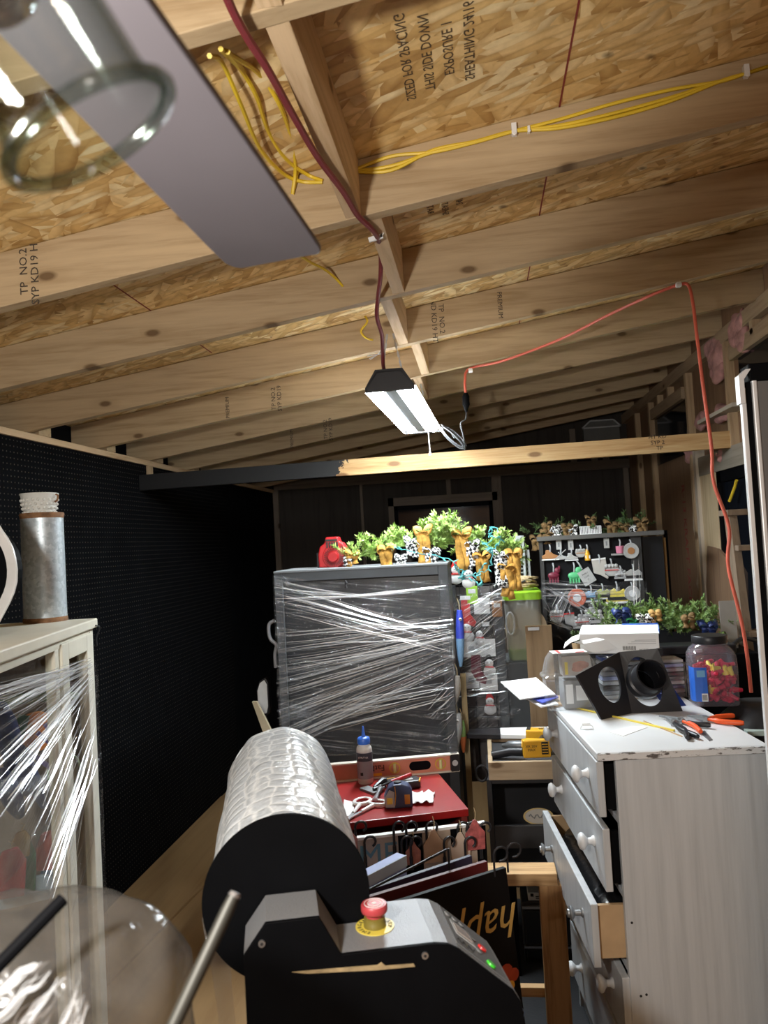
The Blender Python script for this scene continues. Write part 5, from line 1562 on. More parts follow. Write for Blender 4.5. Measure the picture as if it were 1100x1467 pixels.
# work light left of the frame
c = onY(376, 998, 3.42)
t = thing('work_light', 'white-faced work light with a black rim standing left of the wrapped frame', 'work light', Vector((c.x, 3.42, 0)))
pl_ = [(-.026, -.09), (.02, -.085), (.03, -.05), (.03, .06), (.015, .085), (-.012, .07), (-.028, .03)]
MB().solid([c + Vector((x, 0, z)) for x, z in pl_], (0, .04, 0)).build('rim', BLACK_PL, t, world=True, bevel=.004)
MB().solid([c + Vector((x * .8, -.003, z * .88)) for x, z in pl_], (0, .006, 0)).build('diffuser', plain('work_light_white', (.70, .72, .72), .4), t, world=True, bevel=.002)
MB().tube([c + Vector((0, .03, -.08)), Vector((c.x - .005, 3.45, .0))], .014, 8).build('stand_pole', BLACK_PL, t, world=True)
a = onY(372, 1005, 3.30)
m = MB().solid([a + Vector((-.035, 0, .0)), a + Vector((-.015, 0, .0)), a + Vector((.05, 0, -.14)), Vector((a.x + .11, 3.30, 0)), Vector((a.x + .07, 3.30, 0)), a + Vector((.01, 0, -.14))], (0, .018, 0))
tag(m.build('slanted_lath', plain('pale_lath', (.40, .33, .22), .6)), 'pale wooden lath leaning beside the white work light', 'lath')
a = onZ(336, 1104, .80)
tag(MB().bb(a.x, a.x + .30, a.y, a.y + .22, 0, .80).build('white_box', WHITE_P, bevel=.003), 'white box whose corner shows left of the film roll', 'box')

# red vented housing on top of the frame
c = onY(476, 788, 3.55); c.z = FZ + .006
t = thing('blower_housing', 'red round-vented blower housing sitting on the frame at the left of the garland', 'blower', c)
hx = [(-.068, 0), (.068, 0), (.072, .075), (.05, .112), (.034, .118), (.028, .142), (-.03, .142), (-.038, .112), (-.06, .098), (-.070, .06)]
MB().solid([(x, 0, z) for x, z in hx], (0, .07, 0)).build('housing', RED_PL, t, bevel=.006)
M = Matrix.Translation((.004, 0, .048)) @ Matrix.Rotation(math.pi / 2, 4, 'X')
MB().lathe([(0, .018), (.022, .018), (.024, .012), (.024, .006), (.034, .003), (.050, .003), (.053, .0), (0, .0)], 36, M).build('round_cap', RED_PL, t, smooth=True, sharp=30)
m = MB()
for k in range(30):
    a_ = 2 * math.pi * k / 30; v = Vector((math.cos(a_), 0, math.sin(a_))); o_ = Vector((.004, -.0038, .048)); m.bar(o_ + v * .029, o_ + v * .045, .0022, .0016, (0, 1, 0))
m.build('vent_slot', INK, t)
m = MB()
m.lathe([(.026, 0), (.029, 0), (.029, .0045), (.026, .0045)], 36, M, True)
for k in range(5): m.bb(-.027 + k * .012, -.020 + k * .012, -.003, .002, .090, .118)
for k in range(5): m.bar(Vector((.042 + k * .005, -.0005, .098 - k * .008)), Vector((.052 + k * .004, -.0005, .083 - k * .008)), .003, .002, (0, 1, 0))
m.bb(-.03, .026, -.003, .002, .123, .131); m.build('vent_slot', INK, t)
MB().bb(-.078, -.066, .01, .06, .0, .07).build('dark_handle', BLACK_PL, t)


# ------------------------------------------------------------------ garlands
def sprig(m, base, d, ln, rnd, nn=34, nl=.020, w=.0022):
    d = Vector(d).normalized(); pts = []; p = Vector(base); dd = d.copy()
    for k in range(6):
        pts.append(p.copy()); p += dd * ln / 5; dd = (dd + Vector((rnd.uniform(-.18, .18), rnd.uniform(-.18, .18), rnd.uniform(-.1, .16)))).normalized()
    m.tube(pts, .0014, 4)
    for k in range(nn):
        t = .08 + .92 * k / nn; i = min(4, int(t * 5)); q = pts[i].lerp(pts[i + 1], t * 5 - i)
        ax = (pts[i + 1] - pts[i]).normalized(); a, b = frame_of(ax); ph = rnd.uniform(0, 6.28)
        v = (ax * .75 + a * math.cos(ph) + b * math.sin(ph)).normalized(); s = v.cross(ax)
        if s.length < 1e-4: continue
        s = s.normalized() * w; L = nl * rnd.uniform(.75, 1.15)
        A = m.bm.verts.new(q - s * .6); B = m.bm.verts.new(q + s * .6); C_ = m.bm.verts.new(q + v * L * .6 + s); D = m.bm.verts.new(q + v * L); E_ = m.bm.verts.new(q + v * L * .6 - s)
        m.bm.faces.new((A, B, C_, D, E_))


def greens(parent, path, n, ln, rnd, mat, spread=.5, up=.5, r=.03, nn=34, nl=.020, name='greenery', w=.0022):
    P = spline(path, 10); m = MB()
    m.tube(P, .004, 6)
    for k in range(n):
        t = k / n * (len(P) - 1.01); i = int(t); q = P[i].lerp(P[i + 1], t - i)
        dv = Vector((rnd.uniform(-1, 1), rnd.uniform(-1, .8) * spread * 1.6, rnd.uniform(-.55, 1) + up * .6))
        sprig(m, q + Vector((rnd.uniform(-r, r), rnd.uniform(-r, r), rnd.uniform(-r * .3, r))), dv, ln * rnd.uniform(.7, 1.2), rnd, nn, nl, w)
    return m.build(name, mat, parent, world=True)


def bow(parent, c, s, rnd, mat, nm, down=1.0, face=-1):
    """two loops and two tails of wired ribbon"""
    c = Vector(c); w = .032 * s
    for sg in (-1, 1):
        pts = []
        tilt_ = rnd.uniform(-.4, .5)
        for k in range(11):
            a = k / 10 * 2 * math.pi
            lp = Vector((sg * (.021 * (1 - math.cos(a)) * .9), -.010 - .006 * math.sin(a), .013 * math.sin(a) + tilt_ * .03 * (1 - math.cos(a)) * .5))
            pts.append(c + lp * s)
        MB().strip(pts, Vector((.15 * sg, .75, .55)), w).build(nm, mat, parent, world=True, smooth=True, solidify=.0014)
        L = rnd.uniform(.10, .15) * s * down
        pts = [c + Vector((sg * (.004 + .016 * k / 6 + .006 * math.sin(k)), -.012 - .006 * math.sin(k * 1.4) - .004, -L * k / 6)) for k in range(7)]
        MB().strip(pts, [Vector((1, .5 * math.sin(k * 1.1 + sg), .15 * sg)) for k in range(7)], w * .95).build(nm, mat, parent, world=True, smooth=True, solidify=.0014)


def lights(parent, pts, rnd, name='light_string'):
    m = MB(); P = spline(pts, 6)
    for v in P[1:-1]: v += Vector((rnd.uniform(-1, 1), rnd.uniform(-1, 1), rnd.uniform(-1, 1))) * .006
    m.tube(P, .0024, 5)
    for k in range(2, len(P) - 1, 3):
        v = Vector((rnd.uniform(-1, 1), rnd.uniform(-1, .2), rnd.uniform(-1, .7))).normalized()
        m.cyl(P[k], P[k] + v * .016, .0042, .0034, 6); m.cyl(P[k] + v * .016, P[k] + v * .026, .0030, .0008, 6)
    return m.build(name, TEAL, parent, world=True)


rnd = random.Random(21)
G = lambda px, py, y: onY(px, py, y + GO)
gl = thing('garland', 'pine garland with mustard and checked bows draped along the top of the wrapped frame', 'garland', Vector((-.2, 3.6, FZ)))
path = [G(497, 802, 3.03), G(540, 790, 3.05), G(580, 782, 3.08), G(620, 778, 3.10), G(660, 780, 3.14), G(700, 785, 3.2), G(728, 792, 3.25), G(738, 812, 3.28)]
greens(gl, path, 170, .075, rnd, NEEDLE, .5, .45, .026, 46, .022)
for px, py, L_, n_ in ((636, 756, .09, 10), (640, 772, .10, 12), (628, 768, .09, 9), (650, 768, .09, 9), (690, 772, .06, 6), (722, 775, .06, 6), (565, 770, .06, 6), (520, 780, .05, 5), (608, 760, .05, 4)):
    m = MB()
    for k in range(n_): sprig(m, G(px, py, 3.06), (rnd.uniform(-.8, .8), rnd.uniform(-.9, .1), rnd.uniform(.4, 1)), L_, rnd, 44, .021)
    m.build('branch_cluster', NEEDLE, gl, world=True)
for px, py, s, dn, mt, nm in ((505, 795, .9, .4, BURLAP, 'burlap_bow'), (553, 787, 1.1, .7, BURLAP, 'burlap_bow'), (574, 798, .8, .4, CHECK, 'checked_bow'), (606, 762, 1.15, 1.1, BURLAP, 'burlap_bow'),
                              (590, 776, 1.0, .5, CHECK, 'checked_bow'), (618, 790, 1.1, .8, CHECK, 'checked_bow'), (661, 766, 1.25, 1.0, BURLAP, 'burlap_bow'), (676, 780, 1.0, .9, CHECK, 'checked_bow'),
                              (690, 797, 1.15, .8, BURLAP, 'burlap_bow'), (716, 796, 1.1, 1.2, CHECK, 'checked_bow'), (735, 792, 1.1, 1.1, BURLAP, 'burlap_bow'), (725, 812, 1.1, 1.1, BURLAP, 'burlap_bow'), (499, 800, .6, .4, CHECK, 'checked_bow')):
    bow(gl, G(px, py, 3.01 if px < 655 else 3.05), s, rnd, mt, nm, dn)
gl['group'] = 'garlands'
ls = thing('light_string', 'teal string of lights trailing over the right end of the frame-top garland', 'string lights', onY(690, 830, 3.5))
lights(ls, [G(x, y, yy) for x, y, yy in ((560, 780, 3.0), (580, 788, 3.0), (640, 800, 2.98), (655, 812, 2.97), (665, 820, 2.99), (655, 828, 3.0), (680, 822, 3.02), (700, 815, 3.02), (705, 790, 3.02), (690, 775, 3.02))], rnd)
lights(ls, [G(x, y, yy) for x, y, yy in ((652, 810, 2.99), (662, 826, 3.0), (676, 829, 3.0), (690, 838, 3.0), (688, 818, 3.01), (695, 808, 3.01))], rnd)
lights(ls, [G(x, y, yy) for x, y, yy in ((700, 770, 3.04), (706, 755, 3.04), (712, 765, 3.04), (698, 780, 3.03), (708, 786, 3.03), (716, 772, 3.03), (703, 768, 3.03))], rnd)

# ------------------------------------------------------------------ ornament rack right of the frame
RY0 = 3.85
rk = thing('wire_rack', 'narrow wire rack of snowman ornaments bound in clear wrap, right of the charcoal frame', 'rack', Vector((.0, RY0, 0)))
rx0, rx1 = onY(650, 900, RY0).x, onY(722, 900, RY0).x
MB().bb(rx1 - .045, rx1, RY0 - .02, RY0 + .02, 0, 1.47).build('post', CHAR, rk, world=True, bevel=.002)
MB().bb(rx0, rx0 + .02, RY0 - .02, RY0 + .02, 0, 1.47).build('post', CHAR, rk, world=True, bevel=.002)
m = MB()
for k in range(16):
    z = .72 + k * .05; m.tube([(rx0 + .02, RY0 - .015, z), (rx1 - .04, RY0 - .015, z)], .0022, 6)
for k in range(4): x = rx0 + .04 + k * .05; m.tube([(x, RY0 - .011, .6), (x, RY0 - .011, 1.48)], .0022, 6)
m.build('wire_grid', BLACK_PL, rk, world=True)
MB().bb(rx0 + .02, rx1 - .045, RY0 + .012, RY0 + .02, .5, 1.46).build('backing_card', plain('rack_backing', (.10, .085, .08), .6, var=.4, vs=12), rk, world=True)
MB().grid((lambda u, v: Vector((rx0 - .012 + u * (rx1 - rx0 + .024), RY0 - .045 + .012 * mnoise.noise(Vector((u * 4, v * 26 - u * 9, 2))), .75 + v * (.70 + .02 * u)))), 30, 90).build('stretch_wrap', WRAP2, rk, world=True, smooth=True, sharp=180)
ry_ = lambda px, py: onY(px, py, RY0 - .06)
strands(rk, [(ry_(656, 870), ry_(656, 960), ry_(722, 840), ry_(722, 880), 40, .0), (ry_(656, 940), ry_(656, 1000), ry_(722, 900), ry_(724, 990), 40, .0), (ry_(690, 850), ry_(690, 870), ry_(722, 842), ry_(723, 860), 14, .0)], 8)
m = MB()
c = onY(712, 1020, RY0 - .09)
m.grid(lambda u, v: c + Vector(((u - .5) * .22 + .0, -.03 * math.sin(math.pi * u) + .02 * mnoise.noise(Vector((u * 5, v * 5, 1))), (v - .5) * .10 * (1 - .7 * abs(u - .45) * 2) + .012 * mnoise.noise(Vector((u * 9, v * 9, 4))))), 26, 16)
m.build('loose_wrap', WRAP3, rk, world=True, smooth=True, sharp=180)
c = onY(731, 893, RY0 - .02)
MB().tube([c + Vector((.020 * math.cos(k * .45), -.01, .055 * math.sin(k * .45))) for k in range(14)], .005, 6, True).build('wrap_loop', plain('loop_film', (.45, .46, .47), .25), rk, world=True)


def snow(px, py, y, s, kind, lb):
    c = onY(px, py, y); t = thing('ornament', lb, 'ornament', c - Vector((0, 0, .035 * s)), 0, 'ornaments on the wire rack')
    s = s * 1.75; z = .02 * s
    if kind in ('snowman', 'santa'):
        b = MB(); b.ball((0, 0, z - .012 * s), (.018 * s, .006, .016 * s), 2).ball((0, 0, z + .010 * s), (.012 * s, .006, .012 * s), 2); b.build('body', WHITE, t, smooth=True)
        MB().solid([(-.012 * s, -.002, z + .016 * s), (.012 * s, -.002, z + .016 * s), (.004 * s, -.002, z + .034 * s), (-.006 * s, -.002, z + .034 * s)], (0, .006, 0)).build('hat', RED_BRIGHT if kind == 'santa' else INK, t)
        MB().bar((-.012 * s, -.005, z + .0), (.012 * s, -.005, z - .002), .004, .006).build('scarf', RED_BRIGHT, t)
        MB().ball((-.004 * s, -.006, z + .012 * s), .0016 * s, 1).ball((.004 * s, -.006, z + .012 * s), .0016 * s, 1).build('eyes', INK, t)
    elif kind == 'card':
        MB().bb(-.022 * s, .022 * s, -.002, .002, z - .022 * s, z + .022 * s).build('card', PAPER, t); MB().bb(-.008 * s, .008 * s, -.003, -.002, z - .004 * s, z + .008 * s).build('card_print', GREY_L, t)
    elif kind == 'stocking':
        MB().solid([(x * s, -.003, zz * s + z) for x, zz in ((-.012, .035), (.010, .035), (.010, -.01), (.024, -.03), (.018, -.042), (-.002, -.034), (-.014, -.012))], (0, .007, 0)).build('body', MAROON if 'maroon' in lb else RED_BRIGHT, t, bevel=.002); MB().bb(-.014 * s, .012 * s, -.004, .005, z + .028 * s, z + .038 * s).build('cuff', WHITE, t)
    else:
        MB().bb(-.016 * s, .016 * s, -.003, .004, z - .03 * s, z + .02 * s).build('body', INK if 'black' in lb else (LIME if 'green' in lb else BROWN), t, bevel=.003); MB().bb(-.010 * s, .010 * s, -.004, -.003, z, z + .012 * s).build('panel', PAPER, t)


oy = RY0 - .024
for a_ in ((653, 822, oy, 1.1, 'santa', 'red and white santa-hatted ornament at the top left of the wire rack'), (671, 828, oy, 1.1, 'snowman', 'white snowman ornament at the top of the wire rack under the bows'),
           (676, 850, oy, 1.0, 'block', 'green block ornament near the top of the wire rack'), (668, 875, oy, 1.1, 'stocking', 'red stocking ornament, highest stocking on the wire rack'),
           (690, 868, oy, 1.0, 'card', 'white card in the upper part of the wire rack'), (669, 905, oy, 1.1, 'santa', 'red-hatted ornament in the middle left of the wire rack'),
           (696, 897, oy, 1.0, 'block', 'black block ornament in the middle of the wire rack'), (687, 913, oy, .9, 'snowman', 'small snowman in the middle of the wire rack'),
           (675, 930, oy, 1.0, 'card', 'white card with grey print at the left of the rack, middle row'), (697, 928, oy, 1.1, 'card', 'wide white card at the right of the rack, middle row'),
           (683, 955, oy, 1.2, 'stocking', 'maroon stocking ornament low on the wire rack'), (701, 955, oy, 1.0, 'snowman', 'snowman in the lower part of the wire rack'),
           (675, 975, oy, 1.0, 'card', 'white card at the lower left of the wire rack'), (700, 977, oy, 1.1, 'card', 'white card at the lower right of the wire rack'),
           (702, 1010, oy, 1.0, 'santa', 'red and white ornament at the bottom of the wire rack'), (712, 870, oy, .9, 'block', 'brown block ornament against the right post of the wire rack')):
    snow(*a_)

# fishing-lure ornaments hanging between frame and rack
def lure(px0, py0, px1, py1, y, w, mats, lb, eye=True, nm='fish_lure'):
    a, b = onY(px0, py0, y), onY(px1, py1, y); t = thing(nm, lb, 'lure', b)
    L_ = (a - b).length; P_ = [a.lerp(b, k / 10) for k in range(11)]
    rs = [w * (.25 + 1.0 * math.sin(math.pi * min(1, (.12 + .86 * k / 10))) ** .7) * .5 for k in range(11)]
    MB().tube(P_[:6], 1, 12, False, rs[:6]).build('head', mats[0], t, world=True, smooth=True, sharp=60)
    MB().tube(P_[5:], 1, 12, False, rs[5:]).build('tail', mats[1], t, world=True, smooth=True, sharp=60)
    if eye:
        c = a.lerp(b, .16) + Vector((.003, -w * .42, 0)); MB().ball(c, .0075, 2).build('eye', WHITE, t, world=True, smooth=True); MB().ball(c + Vector((0, -.005, 0)), .0036, 2).build('pupil', INK, t, world=True)
    MB().tube([a, a + Vector((0, 0, .025)), a + Vector((-.008, .01, .05))], .0016, 5).build('string', ROPE, t, world=True)


lure(658, 874, 660, 955, 3.38, .030, (plain('lure_blue', (.05, .08, .55), .35), plain('lure_light_blue', (.20, .38, .62), .35)), 'blue fish-shaped lure ornament with a white eye at the right edge of the frame')
lure(655, 968, 652, 1008, 3.38, .030, (plain('weathered_wood', (.34, .32, .29), .7), plain('weathered_wood_2', (.36, .34, .31), .7)), 'grey weathered wood lure hanging below the blue one', False, 'wood_lure')
lure(655, 1022, 650, 1078, 3.38, .044, (plain('lure_grey', (.36, .37, .38), .4), plain('lure_grey_2', (.40, .41, .42), .4)), 'pale grey spoon-shaped lure hanging lowest beside the frame', True, 'spoon_lure')
lure(662, 1032, 664, 1078, 3.40, .022, (OLIVE, plain('lure_orange', (.42, .12, .04), .4)), 'green and orange lure just behind the pale grey one', False)
a = onY(663, 965, 3.5)
tag(MB().bb(a.x - .012, a.x + .012, 3.49, 3.515, 0, a.z).build('wooden_stake', plain('stake_tan', (.36, .27, .14), .7)), 'tan wooden stake standing between the frame and the wire rack', 'stake')

# ------------------------------------------------------------------ tray, black cabinet, bench left of the dresser
TYF = 3.08
tl = onY(699, 1091, TYF); tx0 = tl.x
bench = thing('work_bench', 'low black bench carrying the black cabinet', 'bench', (.3, TYF + .2, 0))
bzt = onY(745, 1240, TYF).z
MB().bb(.02, .60, TYF - .02, TYF + .40, bzt - .03, bzt).build('bench_top', BLACK_MATT, bench, world=True, bevel=.003)
for x0 in (.02, .56):
    for y in (TYF - .02, TYF + .36): MB().bb(x0, x0 + .04, y, y + .04, 0, bzt - .03).build('leg', BLACK_MATT, bench, world=True)
PFY = 2.58
sf = thing('sawhorse', 'pine sawhorse-like stand with a ridged top rail and thick leg beside the open dresser drawer', 'stand', (.1, PFY + .04, 0))
rz1 = onY(760, 1252, PFY).z; rz0 = onY(760, 1270, PFY).z
lx0, lx1 = onY(776, 1330, PFY).x, onY(814, 1330, PFY).x
MB().bb(-.06, .184, PFY, PFY + .092, rz0, rz1).build('top_rail', BENCH_W, sf, world=True, bevel=.003)
MB().bb(lx0, lx1 - .004, PFY + .004, PFY + .06, 0, rz0).build('leg', LEG_W, sf, world=True, bevel=.003)
MB().bb(-.055, -.02, PFY + .004, PFY + .088, 0, rz0).build('leg', LEG_W, sf, world=True, bevel=.003)
sz = onY(760, 1418, PFY + .07).z
MB().bb(-.02, lx0 + .05, PFY + .064, PFY + .09, sz - .02, sz + .01).build('stretcher', BENCH_W, sf, world=True)
tag(MB().bb(-.10, 1.0, 2.1, 3.7, 0, .006).build('floor_shade_sheet', plain('shade_sheet_dark', (.022, .022, .024), .8, bump=.3, bs=120)), 'dark sheet added on the floor as shade under the pine frame and dresser', 'mat')  # dark sheet that stands in for the shade on the floor here
cb0 = onY(704, 1240, TYF).x
ctz = onY(745, 1116, TYF).z
cab = thing('black_cabinet', 'black open-front cabinet with an oval badge, standing on the pine bench', 'cabinet', (cb0 + .25, TYF + .15, bzt))
def CBX(m, n, mt, **k): return m.build(n, mt, cab, world=True, **k)
CBX(MB().bb(cb0, cb0 + .02, TYF, TYF + .35, bzt, ctz).bb(cb0 + .44, cb0 + .46, TYF, TYF + .35, bzt, ctz).bb(cb0 + .02, cb0 + .44, TYF + .33, TYF + .35, bzt, ctz).bb(cb0 + .02, cb0 + .44, TYF, TYF + .33, ctz - .018, ctz).bb(cb0 + .02, cb0 + .44, TYF, TYF + .33, bzt, bzt + .012), 'carcass', plain('black_laminate', (.022, .022, .025), .45), bevel=.002)
z1 = onY(745, 1183, TYF).z; z2 = onY(745, 1216, TYF).z
CBX(MB().bb(cb0 + .02, cb0 + .44, TYF + .002, TYF + .02, z2, z1), 'drawer_front', plain('charcoal_laminate', (.04, .04, .043), .45), bevel=.002)
CBX(MB().bb(cb0 + .30, cb0 + .44, TYF + .05, TYF + .25, bzt + .012, bzt + .04), 'red_tin', DARK_RED)
c = onY(772, 1171, TYF - .004)
t = thing('oval_badge', 'cream oval badge with grey lettering lying at the mouth of the black cabinet', 'badge', Vector((c.x, TYF + .06, z1)))
M = Matrix.Translation((c.x, TYF + .04, z1 + .022)) @ Matrix.Rotation(math.pi / 2 - .25, 4, 'X') @ Matrix.Diagonal((1.9, 1, 1, 1))
MB().lathe([(0, 0), (.030, 0), (.031, .004), (.027, .006), (.026, .004), (0, .004)], 40, M).build('badge_plate', plain('badge_cream', (.50, .47, .42), .5), t, world=True, smooth=True, sharp=30)
MB().lathe([(.027, .004), (.031, .004), (.031, .007), (.027, .007)], 40, M, True).build('badge_rim', plain('badge_gold', (.45, .33, .13), .4, .3), t, world=True)
m = MB(); m.tube([M @ Vector((-.019 + k * .0035, .008 * math.sin(k * 1.7), .006)) for k in range(12)], .0022, 6); m.build('badge_script', GREY_M, t, world=True)

ty = thing('wooden_tray', 'shallow pine tray holding two yellow power tools on top of the black cabinet', 'tray', (tx0 + .2, TYF + .16, ctz))
tz = tl.z
MB().bb(tx0, tx0 + .5, TYF - .012, TYF + .006, ctz, tz).bb(tx0, tx0 + .018, TYF + .006, TYF + .36, ctz, tz).bb(tx0 + .018, tx0 + .5, TYF + .345, TYF + .36, ctz, tz).bb(tx0 + .482, tx0 + .5, TYF + .006, TYF + .345, ctz, tz).build('tray_wall', TRAY_W, ty, world=True, bevel=.002)
MB().bb(tx0 + .018, tx0 + .482, TYF + .006, TYF + .345, ctz, ctz + .055).build('tray_floor', plain('tray_liner', (.04, .04, .043), .6), ty, world=True)
c = onY(690, 1108, TYF - .02)
MB().tube([c + Vector((.022 * math.cos(k * .4), 0, .030 * math.sin(k * .4))) for k in range(16)], .0045, 6, True).build('side_handle', BLACK_PL, ty, world=True)


def drill(c, rz, lb, big):
    t = thing('cordless_drill', lb, 'power tool', c, rz)
    # lies on its side: body along local x, handle toward +y/-y
    MB().tube([(-.10, 0, .032), (-.085, 0, .032), (.0, 0, .032), (.02, 0, .032)], .03, 14, False, [.020, .030, .031, .026]).build('motor_body', YEL, t, smooth=True, sharp=50)
    MB().tube([(.02, 0, .032), (.035, 0, .032), (.075, 0, .032), (.082, 0, .032), (.102, 0, .032)], 1, 16, False, [.022, .022, .020, .014, .006]).build('chuck', DULL_STEEL if not big else plain('chuck_grey', (.14, .145, .15), .4, .5), t, smooth=True, sharp=40)
    MB().tube([(-.05, -.02, .032), (-.055, -.07, .032), (-.06, -.12, .032)], .017, 12).build('grip', BLACK_PL, t, smooth=True)
    b = MB().bb(-.10, .015, -.185, -.125, .004, .064).build('battery', YEL, t, bevel=.006)
    MB().bb(-.005, .012, -.178, -.132, .063, .0655).build('vent_grille', INK, b)
    lettering('battery_print', 'XR\n20V', .014, axes((-.05, -.155, .0655), (1, 0, 0), (0, 1, 0)), INK, t, world=False)
    return t


ztr = ctz + .055
drill(onZ(719, 1068, ztr + .032) - Vector((0, 0, .032)) + Vector((.101, -.014, 0)), math.radians(172), 'yellow drill with grey chuck lying in the tray, the one further back', True)
# nearer tool: its yellow battery foot faces the camera over the tray edge
t = thing('impact_driver', 'yellow battery foot and black grip of the nearer power tool in the pine tray', 'power tool', onZ(768, 1090, ztr))
c = onY(768, 1073, TYF + .03)
MB().box(c + Vector((.002, .012, 0)), (.108, .03, .070), .05).build('battery', YEL, t, world=True, bevel=.006)
MB().box(c + Vector((.034, -.0045, .004)), (.026, .004, .048), .05).build('vent_grille', INK, t, world=True)
m = MB()
for k in range(4): m.box(c + Vector((.034, -.0075, -.012 + k * .0105)), (.022, .003, .003), .05)
m.build('vent_rib', YEL, t, world=True)
lettering('battery_print', 'XR 20V\nMAX', .014, axes(c + Vector((-.018, -.0052, .004)), (1, .05, 0), (0, 0, 1)), INK, t)
MB().tube([c + Vector((-.05, .03, -.018)), c + Vector((-.10, .05, -.022)), onY(705, 1082, TYF + .09)], .017, 12).build('grip', BLACK_PL, t, world=True, smooth=True)

a, b, c_, d_ = onZ(667, 1033, ctz + .10), onZ(720, 1030, ctz + .10), onZ(793, 1050, ctz + .10), onZ(672, 1052, ctz + .10)
by = TYF + .37; zz = tz + .001
t = thing('black_white_board', 'thin board, half black and half white, lying across the pine tray', 'board', (.1, by, zz))
x0, x1, xm = onY(668, 1040, by).x, onY(800, 1040, by).x, onY(716, 1040, by).x
MB().solid([(x0, by - .02, zz), (xm, by - .05, zz), (xm, by + .07, zz), (x0 + .01, by + .07, zz)], (0, 0, .022)).build('black_half', BLACK_PL, t, world=True, bevel=.003)
MB().solid([(xm, by - .05, zz + .004), (x1, by - .09, zz + .004), (x1, by + .07, zz + .004), (xm, by + .07, zz + .004)], (0, 0, .0185)).build('white_half', PAPER, t, world=True, bevel=.002)

# drawer chest under the bench and its white parcel
kx0, kx1 = .08, .30
t = thing('tool_chest', 'black drawer chest with silver rails under the pine bench', 'tool chest', ((kx0 + kx1) / 2, TYF + .2, 0))
kt = onY(757, 1292, TYF + .08).z
KX = lambda m, n, mt, **k: m.build(n, mt, t, world=True, **k)
KX(MB().bb(kx0, kx1 + .2, TYF + .08, TYF + .28, .0, kt - .0), 'chest_body', plain('chest_black', (.022, .022, .024), .35), bevel=.003)
for z0, z1_ in ((.02, .06), (.08, kt - .03)):
    KX(MB().bb(kx0 + .01, kx1 + .18, TYF + .07, TYF + .08, z0, z1_), 'drawer', plain('chest_drawer', (.016, .016, .018), .3), bevel=.002)
KX(MB().bb(kx0, kx1 + .2, TYF + .066, TYF + .08, .066, .074).bb(kx0, kx1 + .2, TYF + .066, TYF + .08, kt - .022, kt - .012), 'silver_rail', STEEL)
p = onY(767, 1285, TYF + .10)
t2 = thing('labelled_parcel', 'small white labelled carton lying on the black tool chest', 'carton', (p.x, TYF + .15, kt))
MB().bb(-.03, .04, -.06, .06, 0, .032).build('carton_body', PAPER, t2, bevel=.002); MB().bb(-.02, -.008, -.0608, -.06, .016, .028).bb(.0, .03, -.0608, -.06, .008, .011).bb(.0, .025, -.0608, -.06, .015, .018).build('label_print', INK, t2)

# ------------------------------------------------------------------ lime-lidded bin, shutters, board
BY = 3.95
x0, x1 = onY(722, 870, BY).x, onY(776, 870, BY).x; zl = onY(750, 858, BY).z; zb_ = onY(750, 945, BY).z
sup = MB().bb(x0 - .02, x1 + .02, BY - .08, BY + .25, 0, zb_).build('storage_tote', plain('tote_grey', (.07, .075, .08), .5), bevel=.006); tag(sup, 'dark grey tote under the lime-lidded bin', 'tote')
t = thing('lidded_bin', 'frosted plastic bin with a lime green lid behind the wire rack', 'bin', ((x0 + x1) / 2, BY + .08, zb_))
wq = (x1 - x0) / 2
m = MB(); superloft(m, Matrix(), [(0, wq * .86, .12, 7), (.01, wq * .88, .125, 7), (zl - zb_, wq * .96, .14, 7)], 40, True, False); m.build('bin_body', BIN_PL, t, smooth=True, sharp=50)
m = MB(); superloft(m, Matrix(), [(zl - zb_, wq * 1.03, .15, 7), (zl - zb_ + .035, wq * 1.03, .15, 7), (zl - zb_ + .042, wq * .97, .14, 7)], 40); m.build('bin_lid', LIME, t, smooth=True, sharp=40)
m = MB(); superloft(m, Matrix(), [(.004, wq * .83, .11, 7), (.05, wq * .85, .115, 7)], 40); m.build('lime_contents', plain('lime_inside', (.30, .48, .10), .6), t, smooth=True, sharp=40)
t2 = thing('wooden_disc', 'round pale wooden plaque seen standing inside the frosted bin', 'plaque', ((x0 + x1) / 2 + .01, BY + .03, zb_ + .052))
MB().lathe([(0, 0), (.105, 0), (.105, .010), (0, .010)], 44, Matrix.Translation((0, 0, .105)) @ Matrix.Rotation(math.pi / 2, 4, 'X')).build('disc', plain('disc_pale', (.62, .50, .34), .6), t2)
MB().bb(-.1, .1, -.02, .0, .0, .10).build('backing_block', plain('disc_block', (.58, .50, .40), .6), t2)
t = thing('rope_bundle', 'bundle of straw-coloured cords lying on the lime green lid', 'rope', ((x0 + x1) / 2, BY + .04, zl + .042))
m = MB(); rnd = random.Random(8)
for k in range(7):
    z = .008 + k * .008; s = rnd.uniform(.6, 1)
    m.tube(spline([(-.09 * s, -.05, z), (-.02, -.06 + .01 * k, z + .012), (.05 * s, -.05, z + .02 - abs(k - 3) * .003), (.085 * s, .01, z + .004), (.03, .05, z), (-.06, .02, z)], 5), .006, 6)
m.build('cord_coil', ROPE, t, smooth=True)
MB().bar((-.10, -.04, .012), (.02, -.055, .05), .012, .008).build('flat_stick', plain('dark_stick', (.05, .05, .05), .5), t)
SY = 4.25
